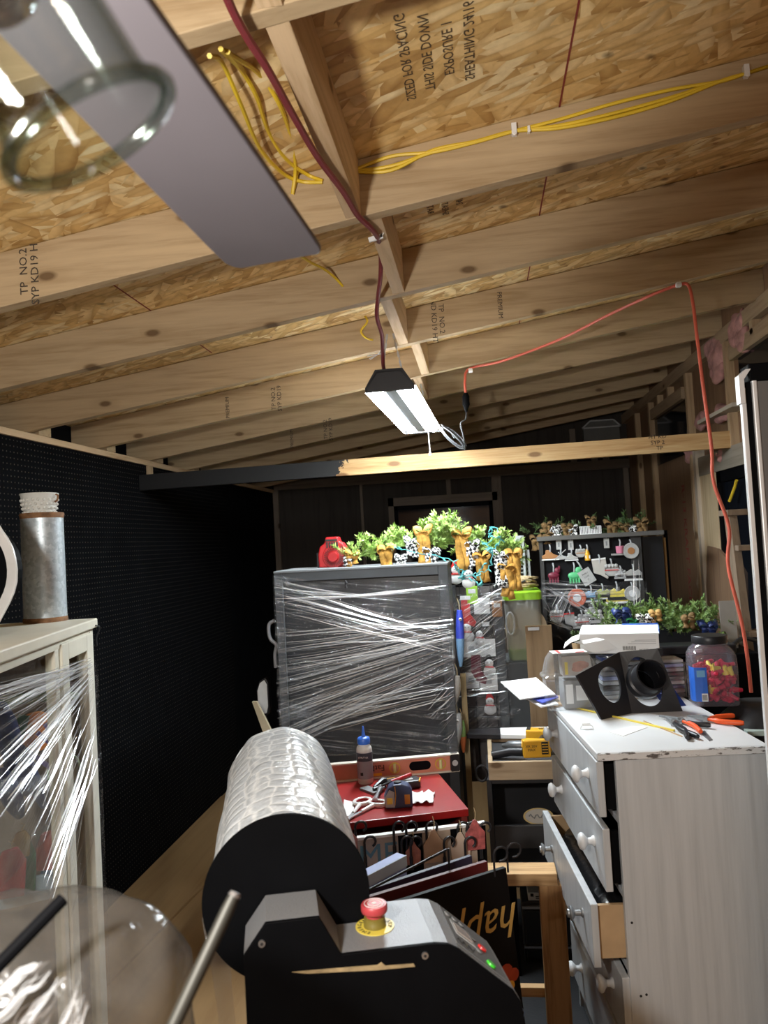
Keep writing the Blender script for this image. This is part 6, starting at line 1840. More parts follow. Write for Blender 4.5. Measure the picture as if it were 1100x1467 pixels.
for i, (pxa, pxb, py, lb) in enumerate(((734, 750, 768, 'taller white louvred shutter behind the garland end'), (750, 758, 788, 'shorter white louvred shutter, right behind the taller one'))):
    a, b = onY(pxa, py, SY + .03 * i), onY(pxb, py, SY + .03 * i)
    t = thing('shutter', lb, 'shutter', ((a.x + b.x) / 2, SY + .03 * i, 0))
    x0_, x1_ = a.x - t.location.x, b.x - t.location.x; hz = a.z
    MB().bb(x0_, x0_ + .012, 0, .02, 0, hz).bb(x1_ - .012, x1_, 0, .02, 0, hz).bb(x0_ + .012, x1_ - .012, 0, .02, hz - .03, hz).build('shutter_frame', GREY_L, t)
    m = MB()
    for k in range(30): m.bar(Vector((x0_ + .012, .01, hz - .05 - k * .022)), Vector((x1_ - .012, .01, hz - .05 - k * .022)), .018, .003, (0, .6, 1))
    m.build('louvres', GREY_L, t)
PY = 3.66
a, b = onY(752, 897, PY), onY(790, 897, PY)
t = thing('pine_board', 'upright knotty board with a metal plate, before the lime-lidded bin', 'board', ((a.x + b.x) / 2, PY, 0))
MB().bb(a.x, b.x, PY, PY + .018, 0, a.z).build('plank', BOARD_W, t, world=True, bevel=.002)
MB().bb(a.x + .012, a.x + .065, PY - .004, PY, a.z - .022, a.z - .006).build('metal_plate', STEEL, t, world=True, bevel=.001)

# ------------------------------------------------------------------ black ornament display by the back wall
OY = 4.32
ox0, ox1 = onY(776, 850, OY).x, onY(922, 850, OY).x; oz = onY(850, 768, OY).z
od = thing('ornament_display', 'black pegboard display of small ornaments, lower half in stretch wrap, before the back wall', 'display board', ((ox0 + ox1) / 2, OY, 0))
MB().bb(ox0, ox1, OY, OY + .02, 0, oz - .01).build('board', plain('display_black', (.006, .006, .007), .65, spec=.15), od, world=True)
MB().bb(ox0, ox0 + .02, OY - .02, OY, 0, oz - .01).bb(ox1 - .055, ox1, OY - .02, OY, 0, oz - .01).build('side_rail', plain('display_charcoal', (.035, .034, .033), .5), od, world=True)
MB().bb(ox0 - .01, ox1 + .12, OY - .04, OY + .16, oz - .012, oz + .012).build('top_shelf', plain('shelf_grey', (.10, .095, .088), .6), od, world=True, bevel=.002)
MB().grid(lambda u, v: Vector((ox0 - .012 + u * (ox1 - ox0 + .02), OY - .058 + .010 * mnoise.noise(Vector((u * 5, v * 20 - u * 6, 7))) + .006 * mnoise.noise(Vector((u * 25, v * 25, 1))), .95 + v * (.46 + .02 * math.sin(u * 9)))), 50, 60).build('stretch_wrap', film('wrap_display', (0, .6, 0), .03, .42, (9, 20, 26), bump=1.0), od, world=True, smooth=True, sharp=180)
sp = MB().bb(ox1 + .0, ox1 + .13, OY + .05, OY + .08, 0, oz - .02).build('narrow_board', plain('panel_black', (.007, .008, .011), .5)); tag(sp, 'narrow black panel standing right of the ornament display', 'panel')
x0, x1 = onY(938, 800, OY + .12).x, onY(954, 800, OY + .12).x
tag(MB().bb(x0, x1, OY + .10, OY + .12, 0, oz - .03).build('plywood_strip', wood('strip_ply', (.45, .27, .11), (.33, .18, .06), 2, .6, 0)), 'narrow golden plywood strip standing right of the black panel', 'plywood strip')
tag(MB().bb(x1, x1 + .012, OY + .10, OY + .14, 0, oz + .01).build('dark_edge', BLACK_MATT), 'thin dark board edge right of the golden plywood strip', 'board')

oy_ = lambda px, py: onY(px, py, OY - .066)
strands(od, [(oy_(774, 830), oy_(776, 860), oy_(860, 836), oy_(925, 850), 22, .0), (oy_(778, 850), oy_(778, 890), oy_(800, 900), oy_(830, 905), 30, .0), (oy_(776, 840), oy_(790, 840), oy_(840, 880), oy_(880, 895), 26, .0), (oy_(800, 845), oy_(830, 842), oy_(782, 880), oy_(800, 905), 26, .0), (oy_(905, 800), oy_(915, 800), oy_(905, 890), oy_(920, 890), 10, .0)], 77)
ORN = []


def orn(px, py, kind, mt, lb, s=1.0, mt2=None):
    x, y = 760 + px / 5.5, 740 + py / 5.5; c = onY(x, y, OY - .022)
    t = thing('ornament', lb, 'ornament', c - Vector((0, 0, .03)), 0, 'ornaments on the black display board')
    z = .03; mt2 = mt2 or PAPER
    B = lambda m, n, mm, **k: m.build(n, mm, t, **k)
    if kind == 'disc':
        MM_ = Matrix.Translation((0, .0, z)) @ Matrix.Rotation(math.pi / 2, 4, 'X')
        B(MB().lathe([(0, 0), (.03 * s, 0), (.032 * s, .003), (.030 * s, .008), (.022 * s, .006), (0, .006)], 28, MM_), 'plate', mt, smooth=True, sharp=30); B(MB().lathe([(0, .006), (.014 * s, .006), (.014 * s, .009), (0, .009)], 20, MM_), 'centre', mt2)
    elif kind == 'bowl':
        B(MB().solid([(xx * s, 0, z + zz * s) for xx, zz in ((-.03, .012), (.03, .012), (.024, -.012), (.012, -.022), (-.012, -.022), (-.024, -.012))], (0, .012, 0)), 'body', mt, bevel=.004)
        m = MB()
        for k in range(4): m.ball((-.018 * s + k * .012 * s, .004, z + .017 * s), .009 * s, 2)
        B(m, 'scoops', mt, smooth=True); B(MB().bar((-.026 * s, -.002, z + .002), (.026 * s, -.002, z + .002), .003, .004), 'stripe', mt2)
    elif kind == 'animal':
        m = MB().ball((0, .004, z), (.022 * s, .008, .013 * s), 2).ball((.014 * s, .004, z + .017 * s), (.011 * s, .007, .012 * s), 2)
        for k in (-.014, -.004, .006, .015): m.bb((k - .003) * s, (k + .003) * s, 0, .008, z - .026 * s, z - .006 * s)
        m.bb(.018 * s, .024 * s, .001, .007, z + .024 * s, z + .034 * s); B(m, 'body', mt, smooth=True, sharp=50); B(MB().ball((.017 * s, -.004, z + .019 * s), .002, 1), 'eye', INK)
    elif kind == 'boot':
        B(MB().solid([(xx * s, 0, z + zz * s) for xx, zz in ((-.028, .03), (.022, .034), (.026, .0), (.018, -.026), (.030, -.036), (.026, -.044), (.004, -.030), (-.022, -.020))], (0, .009, 0)), 'body', mt, bevel=.003); B(MB().bar((-.028 * s, -.001, z + .028 * s), (.022 * s, -.001, z + .032 * s), .006, .008), 'cuff', mt2)
    elif kind == 'sign':
        M = Matrix.Translation((0, 0, z)) @ Matrix.Rotation(-.55, 4, 'Y')
        B(MB().box((0, 0, 0), (.046 * s, .004, .056 * s), 0, None), 'panel', mt); t.rotation_euler = (0, -.5, 0)
        for k, w_ in enumerate(('FAMILY', 'LOVE', 'IT')): lettering('panel_print', w_, .011, axes((0, -.0026, .018 - k * .018), (1, 0, 0), (0, 0, 1)), INK, t, world=False)
    elif kind == 'house':
        B(MB().solid([(xx * s, 0, z + zz * s) for xx, zz in ((-.034, -.018), (.034, -.018), (.036, .006), (.022, .022), (.008, .014), (-.008, .024), (-.036, .008))], (0, .009, 0)), 'body', mt, bevel=.002)
        B(MB().bb(-.030 * s, .030 * s, -.0015, .0, z - .014 * s, z - .003 * s), 'band', INK); B(MB().bb(-.036 * s, .036 * s, -.001, .011, z - .024 * s, z - .018 * s), 'base', PAPER)
    elif kind == 'mug':
        B(MB().cyl((0, .006, z - .014 * s), (0, .006, z + .016 * s), .015 * s, .017 * s, 16), 'body', mt); B(MB().bb(-.036 * s, .020 * s, -.002, .012, z - .022 * s, z - .015 * s), 'saucer', mt2); B(MB().tube([(.016 * s + .009 * s * math.sin(k * .5), .006, z + .010 * s - k * .0034 * s) for k in range(7)], .0022, 6), 'handle', mt)
    elif kind == 'shoe':
        B(MB().solid([(xx * s, 0, z + zz * s) for xx, zz in ((-.034, -.016), (.034, -.016), (.036, -.004), (.014, .004), (-.004, .022), (-.018, .022), (-.02, .004), (-.036, .0))], (0, .012, 0)), 'body', mt, bevel=.004); B(MB().bb(-.036 * s, .036 * s, -.001, .013, z - .021 * s, z - .016 * s), 'sole', mt2)
    elif kind == 'sticks':
        B(MB().solid([(xx * s, 0, z + zz * s) for xx, zz in ((-.036, -.016), (.036, -.012), (.030, .0), (.004, .008), (-.028, -.002))], (0, .008, 0)), 'body', mt, bevel=.002); B(MB().bar((-.030 * s, -.002, z - .012 * s), (.026 * s, -.002, z + .036 * s), .003, .004).bar((.034 * s, -.002, z - .016 * s), (-.012 * s, -.002, z + .024 * s), .003, .004), 'stick', GREY_L)
    elif kind == 'bottle':
        B(MB().cyl((0, .005, z - .022 * s), (0, .005, z + .006 * s), .011 * s, n=14).cyl((0, .005, z + .006 * s), (0, .005, z + .026 * s), .011 * s, .004 * s, 14), 'body', mt, smooth=True, sharp=50); B(MB().bb(-.010 * s, .010 * s, -.007, -.005, z - .014 * s, z), 'label', mt2)
    elif kind == 'family':
        m = MB()
        for k, (dx, h_) in enumerate(((-.022, .018), (-.007, .026), (.008, .024), (.022, .016))): m.ball((dx * s, .004, z + (h_ - .022) * s), (.011 * s, .007, .016 * s), 2).ball((dx * s, .004, z + (h_ - .002) * s), (.008 * s, .007, .008 * s), 2)
        m.bb(-.034 * s, .034 * s, 0, .010, z - .024 * s, z - .014 * s); B(m, 'body', mt, smooth=True, sharp=50); B(MB().bar((-.026 * s, -.005, z), (.026 * s, -.005, z + .002), .004, .003), 'scarf', mt2)
    elif kind == 'cardtag':
        B(MB().bb(-.013 * s, .013 * s, 0, .002, z - .024 * s, z + .024 * s), 'card', mt); B(MB().bb(-.004, .004, -.001, 0, z - .012 * s, z + .010 * s), 'card_print', GREY_M); B(MB().tube([(0, .001, z + .022 * s), (.0, -.003, z + .030 * s), (0, .012, z + .034 * s)], .0016, 5), 'peg', STEEL); return
    B(MB().tube([(0, .004, z + .012 * s), (.002, -.002, z + .032 * s), (.0, .002, z + .042 * s), (0, .018, z + .044 * s)], .0042, 6), 'hanger', GREY_L)


GW = plain('glazed_white', (.42, .415, .40), .4, var=.12, vs=40)
orn(155, 305, 'shoe', BROWN, 'orange-brown shoe-shaped ornament at the top left of the display board', 1.3)
orn(238, 318, 'sticks', GW, 'white ornament with crossed sticks, second in the top row', 1.1)
orn(322, 318, 'shoe', GW, 'white shoe-shaped ornament under the second hang tag', 1.0)
orn(395, 290, 'bowl', GW, 'white heaped ornament beside the yellow bottle in the top row', 1.0, BROWN)
orn(448, 305, 'bottle', YEL, 'yellow bottle ornament in the top row', 1.3)
orn(222, 222, 'cardtag', GW, 'left of the two close hang tags at the top of the display board', 1.1)
orn(316, 225, 'cardtag', GW, 'right of the two close hang tags at the top of the display board', 1.1)
orn(598, 210, 'cardtag', GW, 'lone hang tag at the top right of the display board', 1.1)
orn(705, 262, 'mug', PINK, 'pink mug on a white saucer near the top right', 1.3, GW)
orn(790, 270, 'disc', GW, 'white ring-shaped plate ornament at the top right corner', 1.35, BROWN)
orn(182, 465, 'animal', MAROON, 'maroon animal ornament at the left of the second row', 1.5)
orn(345, 465, 'animal', plain('mint_green', (.10, .48, .20), .45), 'mint green dinosaur-like ornament in the second row', 1.6)
orn(440, 430, 'sign', GW, 'tilted white plaque ornament with dark lettering', 1.5)
orn(545, 400, 'boot', plain('cream_boot', (.50, .47, .42), .5), 'large cream boot ornament in the middle of the second row', 1.5)
orn(638, 425, 'bowl', GW, 'white domed ornament with a red pompom below, second row', 1.4, RED_BRIGHT)
orn(710, 455, 'family', plain('grey_glaze', (.36, .36, .36), .45), 'grey clustered ornament in the second row', 1.0)
orn(810, 458, 'house', GW, 'flat white ornament at the right of the second row', 1.3)
orn(365, 640, 'disc', plain('orange_red_glaze', (.60, .12, .05), .4), 'round orange-red ornament in the third row', 1.55)
orn(478, 630, 'house', SKY, 'blue-topped ornament on a white base, third row', 1.3)
orn(568, 610, 'house', plain('yellow_green', (.42, .45, .08), .5), 'yellow-green ornament on a white base, third row', 1.2)
orn(682, 625, 'house', YEL_LT, 'yellow house-row ornament with a black band', 1.7)
orn(800, 605, 'disc', GW, 'white round ornament at the right of the third row', 1.3)
orn(210, 790, 'bowl', GW, 'white bowl ornament at the left of the bottom row', 1.4, RED_BRIGHT)
orn(310, 812, 'boot', GW, 'white boot ornament with red hanger in the bottom row', 1.1, RED_BRIGHT)
orn(405, 832, 'family', GW, 'white group ornament low in the bottom row', 1.4, RED_BRIGHT)
orn(495, 785, 'family', GW, 'white snow family ornament, upper one in the bottom row', 1.6, GREY_M)
orn(592, 812, 'animal', GW, 'white animal ornament at the right of the bottom row', 1.5)

rnd = random.Random(4)
g2 = thing('garland', 'dull garland with tan bows along the top of the black ornament display', 'garland', ((ox0 + ox1) / 2, OY + .06, oz + .012), 0, 'garlands')
g2.location = Vector(g2.location)
pth = [(ox0 - .02, OY + .05, oz + .03), (ox0 + .2, OY + .07, oz + .035), (ox0 + .4, OY + .06, oz + .035), (ox1 - .05, OY + .06, oz + .035), (ox1 + .05, OY + .06, oz + .04)]
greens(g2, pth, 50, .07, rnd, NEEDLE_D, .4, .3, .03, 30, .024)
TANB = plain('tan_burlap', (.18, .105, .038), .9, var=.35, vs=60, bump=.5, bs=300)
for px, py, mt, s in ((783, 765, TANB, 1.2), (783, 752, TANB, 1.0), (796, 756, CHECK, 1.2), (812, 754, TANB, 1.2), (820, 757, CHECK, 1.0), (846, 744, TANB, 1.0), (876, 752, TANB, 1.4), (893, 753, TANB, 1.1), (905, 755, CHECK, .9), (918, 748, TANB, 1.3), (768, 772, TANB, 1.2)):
    c = onY(px, py, OY + .02); bow(g2, c, s * .80, rnd, mt, 'burlap_bow' if mt is TANB else 'checked_bow', .45)
c = onY(845, 755, OY); c.z = oz + .012
t = thing('wire_basket', 'small white slatted basket on top of the ornament display', 'basket', (c.x, OY + .0, c.z))
MB().bb(-.058, .058, .0, .012, 0, .044).build('dark_back', BLACK_MATT, t)
m = MB()
for k in range(14): m.bb(-.056 + k * .0085, -.051 + k * .0085, -.004, .0, .003, .041)
m.bb(-.058, .058, -.006, .0, .0, .003).bb(-.058, .058, -.006, .0, .041, .044); m.build('white_slats', PAPER, t)

# ------------------------------------------------------------------ storage behind the dresser with its garland
st = MB().bb(.63, 1.04, 3.12, 3.85, 0, 1.20).build('storage_cabinet', BLACK_MATT, bevel=.004); tag(st, 'dark low cabinet behind the dresser, under the heaped garland', 'cabinet')
rnd = random.Random(15)
g3 = thing('garland', 'heaped green garland with blue ribbon lying behind the dresser', 'garland', (.85, 3.4, 1.20), 0, 'garlands')
pth = [onY(872, 893, 3.3), onY(900, 890, 3.35), onY(935, 888, 3.4), onY(970, 889, 3.4), onY(1000, 892, 3.35), onY(1015, 903, 3.3)]
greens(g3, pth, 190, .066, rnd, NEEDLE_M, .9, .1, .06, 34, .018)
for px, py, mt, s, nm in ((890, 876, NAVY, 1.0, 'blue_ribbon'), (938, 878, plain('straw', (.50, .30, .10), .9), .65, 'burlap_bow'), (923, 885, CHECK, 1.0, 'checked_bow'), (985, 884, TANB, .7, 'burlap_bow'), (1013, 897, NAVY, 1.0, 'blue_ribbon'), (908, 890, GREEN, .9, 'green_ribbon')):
    bow(g3, onY(px, py, 3.26), s, rnd, mt, nm, .45)
t = thing('potted_sprig', 'small dull green sprig in a tan pot beside the white carton', 'plant', onY(826, 925, 3.62) - Vector((0, 0, .03)))
pz = t.location
MB().lathe([(0, 0), (.016, 0), (.022, .04), (.019, .04), (0, .03)], 18).build('pot', TAN, t)
m = MB()
for k in range(12): sprig(m, (0, 0, .038), (rnd.uniform(-.6, .6), rnd.uniform(-.6, .6), 1), .06, rnd, 26, .015)
m.build('foliage', NEEDLE_D, t)
zz = pz.z
tag(MB().bb(pz.x - .05, pz.x + .05, 3.60, 3.68, 0, zz).build('pot_stand', BLACK_MATT), 'dark stand under the small potted sprig', 'stand')
# black case and small things at the right rear
p = onZ(985, 925, 1.20); t = thing('black_case', 'flat black case lying behind the jar', 'case', Vector((.86, 3.0, 1.2)))
t.location = Vector((.80, 3.13, 1.20)); MB().bb(-.14, .16, -.0, .12, 0, .035).build('case_body', BLACK_PL, t, bevel=.006); MB().bb(-.02, .03, -.006, .0, .01, .022).build('case_latch', GREY_M, t)
o = MB().tube(spline([(.93, 3.14, 1.215), (1.0, 3.18, 1.25), (1.08, 3.2, 1.23), (1.14, 3.25, 1.26)], 6), .008, 8).build('black_strap', BLACK_PL); tag(o, 'black strap curling out beside the flat black case', 'strap')
t = thing('black_tool_bag', 'black bag with a pale tag slumped between dresser and grey panel', 'bag', (.90, 2.72, 0))
m = MB(); superloft(m, Matrix(), [(0, .13, .16, 5), (.9, .13, .16, 5), (1.04, .12, .14, 4), (1.10, .07, .08, 3)], 36); m.build('bag_body', plain('bag_black', (.016, .016, .018), .6, bump=.4, bs=30), t, smooth=True, sharp=60)
MB().bb(-.10, -.04, -.155, -.12, 1.03, 1.045).build('pale_tag', plain('pale_mint', (.50, .62, .58), .5), t)

# step ladder and offcuts by the right wall
ld = thing('step_ladder', 'weathered wooden step ladder standing at the right wall window', 'ladder', (1.16, 3.3, 0))
ft = Vector((1.06, 3.14, 0)); tp = onY(1046, 738, 3.42)
MB().bar(ft, tp, .03, .075, (0, 1, 0)).build('rail', LADDER_W, ld, world=True); MB().bar(ft + Vector((.20, .0, 0)), tp + Vector((.12, .0, 0)), .03, .075, (0, 1, 0)).build('rail', LADDER_W, ld, world=True)
for fz in (.28, .52, .72, .92):
    q = ft.lerp(tp, fz); q2 = (ft + Vector((.20, 0, 0))).lerp(tp + Vector((.12, 0, 0)), fz)
    MB().bar(q - Vector((.01, .03, 0)), q2 + Vector((0, -.03, 0)), .10, .022).build('step', LADDER_W, ld, world=True, bevel=.002)
MB().bar(tp + Vector((-.03, 0, .01)), tp + Vector((.15, 0, .01)), .12, .025).build('top_step', LADDER_W, ld, world=True, bevel=.002)
q = onY(1043, 900, 3.26)
tag(MB().bb(q.x - .028, q.x + .035, 3.262, 3.266, q.z - .12, q.z + .11).build('paper_notice', plain('notice_paper', (.34, .33, .31), .7)), 'sheet of paper hanging on the ladder between two steps', 'paper')
P_ = [onX(*v, 1.30) for v in ((1013, 782), (1028, 786), (1040, 800), (1052, 822), (1054, 935), (1000, 935), (1003, 855), (1011, 848))]
P_[4].z = P_[5].z = 1.0
o = MB().solid(P_, (.016, 0, 0)).build('plywood_offcut', CDX); tag(o, 'brown plywood offcut with a clipped corner leaning against the right wall', 'plywood')

# ------------------------------------------------------------------ cream curio cabinet at the left
KR = math.radians(12.8)
kc = thing('curio_cabinet', 'cream glass-sided curio cabinet wrapped in clear film at the left edge', 'cabinet', Vector((-1.181, 2.217, 0)), KR)
KM = mat_of(kc)
KD, KL, KH = .40, .98, 1.52
def KP(m, n, mt, **k): return m.build(n, mt, kc, **k)
KP(MB().bb(-KD - .012, .012, -KL, .012, KH - .028, KH), 'cabinet_top', CREAM, bevel=.004)
for x, y, w_ in ((-.03, -.03, .03), (-KD, -.03, .03), (-.03, -KL + .01, .03), (-KD, -KL + .01, .03)):
    KP(MB().bb(x, x + w_, y, y + w_, 0, KH - .028), 'corner_post', CREAM, bevel=.003)
KP(MB().bb(-.028, -.002, -.350, -.318, .06, KH - .05), 'stile', CREAM, bevel=.003)
KP(MB().bb(-.028, -.002, -KL + .04, -.03, KH - .052, KH - .028), 'rail', CREAM, bevel=.002)
KP(MB().bb(-.028, -.002, -KL + .04, -.03, .03, .07), 'rail', CREAM, bevel=.002)
d_ = KP(MB().bb(-.024, .004, -.308, -.252, .075, KH - .040).bb(-.024, .004, -.080, -.036, .075, KH - .040).bb(-.024, .004, -.252, -.080, KH - .088, KH - .040).bb(-.024, .004, -.252, -.080, .075, .13), 'door', CREAM, bevel=.003)
KP(MB().bb(-.012, -.009, -.253, -.079, .13, KH - .087), 'door_glass', GLASS)
KP(MB().bb(-.014, -.011, -KL + .04, -.350, .07, KH - .05), 'side_glass', GLASS)
KP(MB().bb(-KD + .002, -KD + .012, -KL + .04, -.03, .05, KH - .03), 'back_panel', wood('cabinet_back', (.30, .235, .18), (.22, .165, .12), 1, .8, 0))
KP(MB().bb(-KD + .012, -.03, -.012, -.004, .05, KH - .03), 'end_panel', wood('cabinet_end', (.30, .235, .18), (.22, .165, .12), 2, .8, 0))
KP(MB().bb(-KD + .012, -.02, -KL + .04, -.012, .05, .065), 'cabinet_floor', CREAM)
for z in (.62, 1.0): KP(MB().bb(-KD + .014, -.034, -KL + .05, -.014, z, z + .006), 'glass_shelf', GLASS)
WK = film('cabinet_wrap', (-.65, 0, 0), .012, .22, (30, 60, 1.3), rough=.12, bump=1.0)


def kwrap(u, v):
    y = .006 - u * (KL + .0); zt_ = 1.385 - .02 * u - .12 * u * u + .01 * math.sin(u * 20)
    z = .35 + (zt_ - .35) * v
    k = mnoise.noise(Vector((y * 10 + z * 9, (z - y) * 6, 2))) + .5 * mnoise.noise(Vector((y * 45 + z * 40, (z - y) * 9, 5)))
    return Vector((.009 + .004 * k, y, z))


KP(MB().grid(kwrap, 90, 70), 'stretch_wrap', WK, smooth=True, sharp=180)
KP(MB().grid(lambda u, v: Vector((.008 - u * (KD + .02), .007 + .004 * mnoise.noise(Vector((u * 9, v * 22, 3))), .35 + v * 1.02)), 30, 60), 'stretch_wrap', WK, smooth=True, sharp=180)
kw = lambda px, py: onplane(px, py, KM @ Vector((.016, 0, 0)), KM.to_3x3() @ Vector((1, 0, 0)))
strands(kc, [(kw(-30, 1000), kw(-30, 1250), kw(128, 944), kw(132, 985), 90, .0), (kw(-30, 985), kw(-30, 1010), kw(128, 942), kw(130, 955), 26, .006), (kw(60, 1130), kw(60, 1330), kw(132, 960), kw(136, 1100), 50, .0), (kw(20, 1180), kw(95, 1340), kw(110, 990), kw(138, 1180), 22, .0), (kw(0, 1130), kw(30, 1180), kw(60, 1060), kw(80, 1100), 30, .0)], 12)
KP(MB().tube(spline([(.014, -.02, KH - .02), (.016, .016, KH - .03), (.004, .022, KH - .06), (-.0, .035, KH - .085), (-.01, .05, KH - .09)], 5), .0022, 6), 'hook_wire', BLACK_PL)


def kp(px, py, x=-.10):                                                       # photograph point on a plane inside the cabinet, local
    return KM.inverted() @ onplane(px, py, KM @ Vector((x, 0, 0)), KM.to_3x3() @ Vector((1, 0, 0)))


def kthing(name, lb, cat, px, py, x=-.10):
    q = kp(px, py, x); return thing(name, lb, cat, KM @ q, KR - 1.15), q


# contents: painted wooden ornaments behind the film
t, q = kthing('round_ornament', 'orange round ornament with purple ribbon bars, highest bright thing in the curio cabinet', 'ornament', 52, 1048)
MB().lathe([(0, -.004), (.052, -.004), (.054, 0), (.052, .006), (0, .006)], 32, Matrix.Rotation(math.pi / 2, 4, 'Y')).build('disc', plain('ornament_orange', (.85, .26, .05), .45, var=.2), t)
PURP = plain('purple_ribbon', (.10, .06, .22), .5)
for k, (y0, z0, y1, z1) in enumerate(((-.03, -.04, .05, -.12), (.0, .0, .08, -.085), (.02, .02, .05, -.03))): MB().bar((.012, y0, z0), (.012, y1, z1), .012, .006, (1, 0, 0)).build('ribbon_bar', PURP, t)
MB().bar((.010, -.06, -.045), (.010, -.03, .05), .03, .006, (1, 0, 0)).build('green_leaf', plain('dark_green', (.03, .16, .10), .5), t)
for i, (p0, p1, w_, lb) in enumerate((((0, 1010), (22, 1095), .05, 'large navy lure in the curio cabinet, upper left'), ((2, 1105), (28, 1168), .042, 'navy lure low at the left edge of the curio cabinet'), ((30, 1070), (62, 1155), .03, 'slim navy lure right of the larger ones in the curio cabinet'), ((12, 1085), (40, 1135), .045, 'navy lure in the middle of the curio cabinet'))):
    a, b = kp(*p0, -.10), kp(*p1, -.10); t = thing('fish_lure', lb, 'lure', KM @ b, KR - 1.15)
    A, B = Matrix.Rotation(1.15, 3, 'Z') @ (a - b), Vector((0, 0, 0)); P_ = [A.lerp(B, k / 8) for k in range(9)]
    MB().tube(P_, 1, 10, False, [w_ * .5 * (.2 + math.sin(math.pi * (.08 + .84 * k / 8)) ** .7) for k in range(9)]).build('lure_body', NAVY, t, smooth=True)
    MB().bar(P_[3] + Vector((w_ * .5, 0, 0)), P_[6] + Vector((w_ * .5, 0, 0)), .008, .002, (1, 0, 0)).build('pale_stripe', PALE_BLUE, t)
for i, (px, py, mt, sh, lb) in enumerate(((14, 1250, plain('red_piece', (.55, .06, .05), .5, var=.2), (.05, .09), 'red bubble-wrapped piece at the lower left of the curio cabinet'),
                                          (36, 1240, plain('green_piece', (.06, .22, .09), .5, var=.2), (.035, .10), 'green leaf-shaped bubble-wrapped piece in the curio cabinet'),
                                          (66, 1218, plain('coral_piece', (.65, .12, .09), .5, var=.2), (.035, .08), 'coral red piece beside the blue one, low in the curio cabinet'),
                                          (80, 1248, plain('blue_piece', (.10, .30, .62), .5, var=.2), (.055, .05), 'blue flag-like piece low at the right of the curio cabinet'),
                                          (82, 1195, plain('yellow_piece', (.62, .40, .04), .5, var=.2), (.02, .10), 'yellow slim piece standing by the cabinet stile'),
                                          (30, 1208, plain('ochre_piece', (.50, .33, .08), .5, var=.2), (.03, .05), 'ochre round-topped piece in the curio cabinet'),
                                          (88, 1280, plain('olive_piece', (.26, .20, .05), .5, var=.2), (.04, .035), 'olive brown piece under the blue one in the curio cabinet'),
                                          (40, 1275, plain('ice_blue_piece', (.45, .58, .70), .5, var=.2), (.10, .05), 'ice blue piece at the bottom of the curio cabinet'))):
    t, q = kthing('wrapped_ornament', lb, 'ornament', px, py, -.10)
    w_, h_ = sh[0] * 1.5, sh[1] * 1.35
    MB().solid([(0, y * w_, z * h_) for y, z in ((-.5, -.45), (.4, -.5), (.5, .2), (.25, .5), (-.2, .46), (-.5, .1))], (.012, 0, 0)).build('piece', mt, t, bevel=.004)
    MB().tube([(.006, .0, h_ * .45), (.006, .01, h_ * .45 + .015), (.006, .0, h_ * .45 + .022)], .0016, 5).build('loop', ROPE, t)
q0, q1 = kp(-20, 1160, -.035), kp(80, 1300, -.035)
t = thing('bubble_wrap', 'sheet of clear bubble wrap standing inside the curio cabinet', 'bubble wrap', KM @ Vector((-.035, (q0.y + q1.y) / 2, q1.z)), KR)
ym = (q0.y + q1.y) / 2; zb0 = q1.z
MB().grid(lambda u, v: Vector((.006 * mnoise.noise(Vector((u * 8, v * 8, 1))), (u - .5) * (q1.y - q0.y), v * (kp(30, 1130, -.035).z - zb0 + .02 * math.sin(u * 7)))), 40, 40).build('wrap_sheet', BUBBLE, t, smooth=True, sharp=180)
t, q = kthing('ring_loop', 'pale green wire ring pressed against the film near the cabinet door', 'ring', 92, 1105, -.045)
MB().tube([(.0, .042 * math.cos(k * .26), .050 * math.sin(k * .26)) for k in range(24)], .003, 6, True).build('wire', plain('mint_wire', (.38, .50, .28), .5), t)
for i, (px, py, mt) in enumerate(((20, 990, plain('dusty_mauve', (.12, .08, .09), .6)), (24, 1005, OLIVE))):
    t, q = kthing('ribbon_bundle', 'dark mauve bundle lying high inside the wrapped cabinet' if i == 0 else 'olive green strip under the mauve bundle in the wrapped cabinet', 'ribbon', px, py, -.16)
    MB().tube([(0, -.22, 0), (0, -.05, .012), (0, .10, .004), (0, .16, -.006)], .014, 8, False, [.010, .02, .016, .006]).build('strand', mt, t, smooth=True)

# vases on the cabinet
p = onZ(52, 893, KH)
t = thing('galvanised_vase', 'tall galvanised metal vase with rusty rims standing on the curio cabinet', 'vase', p + Vector((0, .05, 0)))
vr = .062; vh = .325
MB().lathe([(0, 0), (vr, 0), (vr, .004), (vr * .985, .02), (vr * .97, vh - .02), (vr * .99, vh), (vr * .95, vh), (vr * .94, .01), (0, .01)], 48).build('vase_wall', GALV, t, smooth=True, sharp=40)
MB().lathe([(vr * 1.005, 0), (vr * 1.02, .004), (vr * 1.0, .014), (vr * .99, .014)], 48, None, True).lathe([(vr * .975, vh - .014), (vr * .99, vh - .014), (vr * 1.02, vh - .002), (vr * 1.0, vh + .002), (vr * .96, vh + .001)], 48, None, True).build('rusty_rim', RUST, t, smooth=True)
t2 = thing('white_planter', 'white hobnail planter set into the top of the galvanised vase', 'planter', p + Vector((-.006, .05, vh - .05)))
MB().lathe([(0, 0), (.040, 0), (.044, .05), (.053, .105), (.0555, .110), (.0545, .112), (.051, .108), (.041, .05), (0, .01)], 40).build('planter_wall', plain('planter_white', (.66, .66, .62), .5), t2, smooth=True, sharp=40)
m = MB()
for r_ in range(4):
    for k in range(20):
        a_ = (k + .5 * (r_ % 2)) / 20 * 2 * math.pi; z = .054 + r_ * .0125; rr_ = .0445 + (z - .05) * .16; m.ball((rr_ * math.cos(a_), rr_ * math.sin(a_), z), .0052, 1)
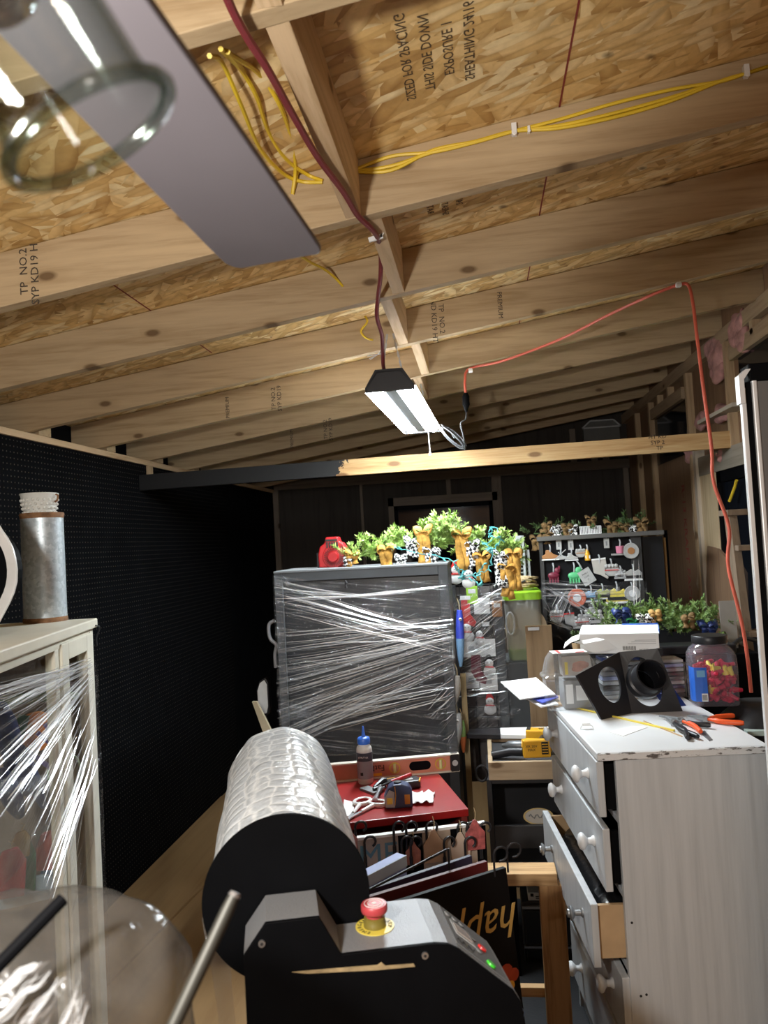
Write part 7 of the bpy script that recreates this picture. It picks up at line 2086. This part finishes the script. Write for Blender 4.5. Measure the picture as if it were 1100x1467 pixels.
m.build('hobnails', plain('hobnail_white', (.68, .68, .64), .5), t2, smooth=True)
MB().tube([(.052, 0, .108), (.060, 0, .104), (.058, 0, .09), (.05, 0, .084)], .003, 6).build('ear', RUST, t2)
# film-wrapped black round thing at the far left
c = onY(2, 805, 1.72)
t = thing('wrapped_hoop', 'white film-wrapped round frame with a dark opening at the left edge, on the curio cabinet', 'hoop', Vector((c.x - .035, 1.74, KH)))
cc = Vector((c.x - .080, 1.74, KH + .165))
FILMW = plain('milky_film', (.60, .60, .60), .3, var=.14, vs=10, bump=.6, bs=26)
m = MB()
for (ra, rb, y0, y1) in ((.170, .095, 1.70, 1.716),):
    n = 40; V = []
    for k in range(n):
        a_ = 2 * math.pi * k / n; f_ = 1 + .06 * math.cos(4 * a_) + .02 * mnoise.noise(Vector((math.cos(a_) * 3, math.sin(a_) * 3, 0)))
        V.append([m.bm.verts.new(v) for v in ((cc.x + .115 * f_ * math.cos(a_), y0 + .02, cc.z + .172 * math.sin(a_) * f_), (cc.x + .107 * math.cos(a_), y0, cc.z + .115 * math.sin(a_)), (cc.x + .105 * math.cos(a_), y1, cc.z + .11 * math.sin(a_)), (cc.x + .115 * f_ * math.cos(a_), y1, cc.z + .172 * math.sin(a_) * f_))])
    for k in range(n):
        A, B = V[k], V[(k + 1) % n]
        for j in range(4): m.bm.faces.new((A[j], B[j], B[(j + 1) % 4], A[(j + 1) % 4]))
for v in m.bm.verts: v.co.z = max(v.co.z, KH + .001)
m.build('film_rim', FILMW, t, world=True, smooth=True, sharp=35)
m = MB(); m.solid([(cc.x + .1065 * math.cos(k * .21), 1.714, cc.z + .113 * math.sin(k * .21)) for k in range(30)], (0, .05, 0)); m.build('dark_opening', BLACK_MATT, t, world=True)

# shiny folds of the near plastic bag
by_ = lambda px, py: onY(px, py, .535)
strands(bag, [(by_(-40, 1440), by_(40, 1560), by_(60, 1370), by_(120, 1420), 26, .0), (by_(60, 1520), by_(110, 1540), by_(120, 1400), by_(135, 1440), 12, .0)], 31, 'bag_folds')
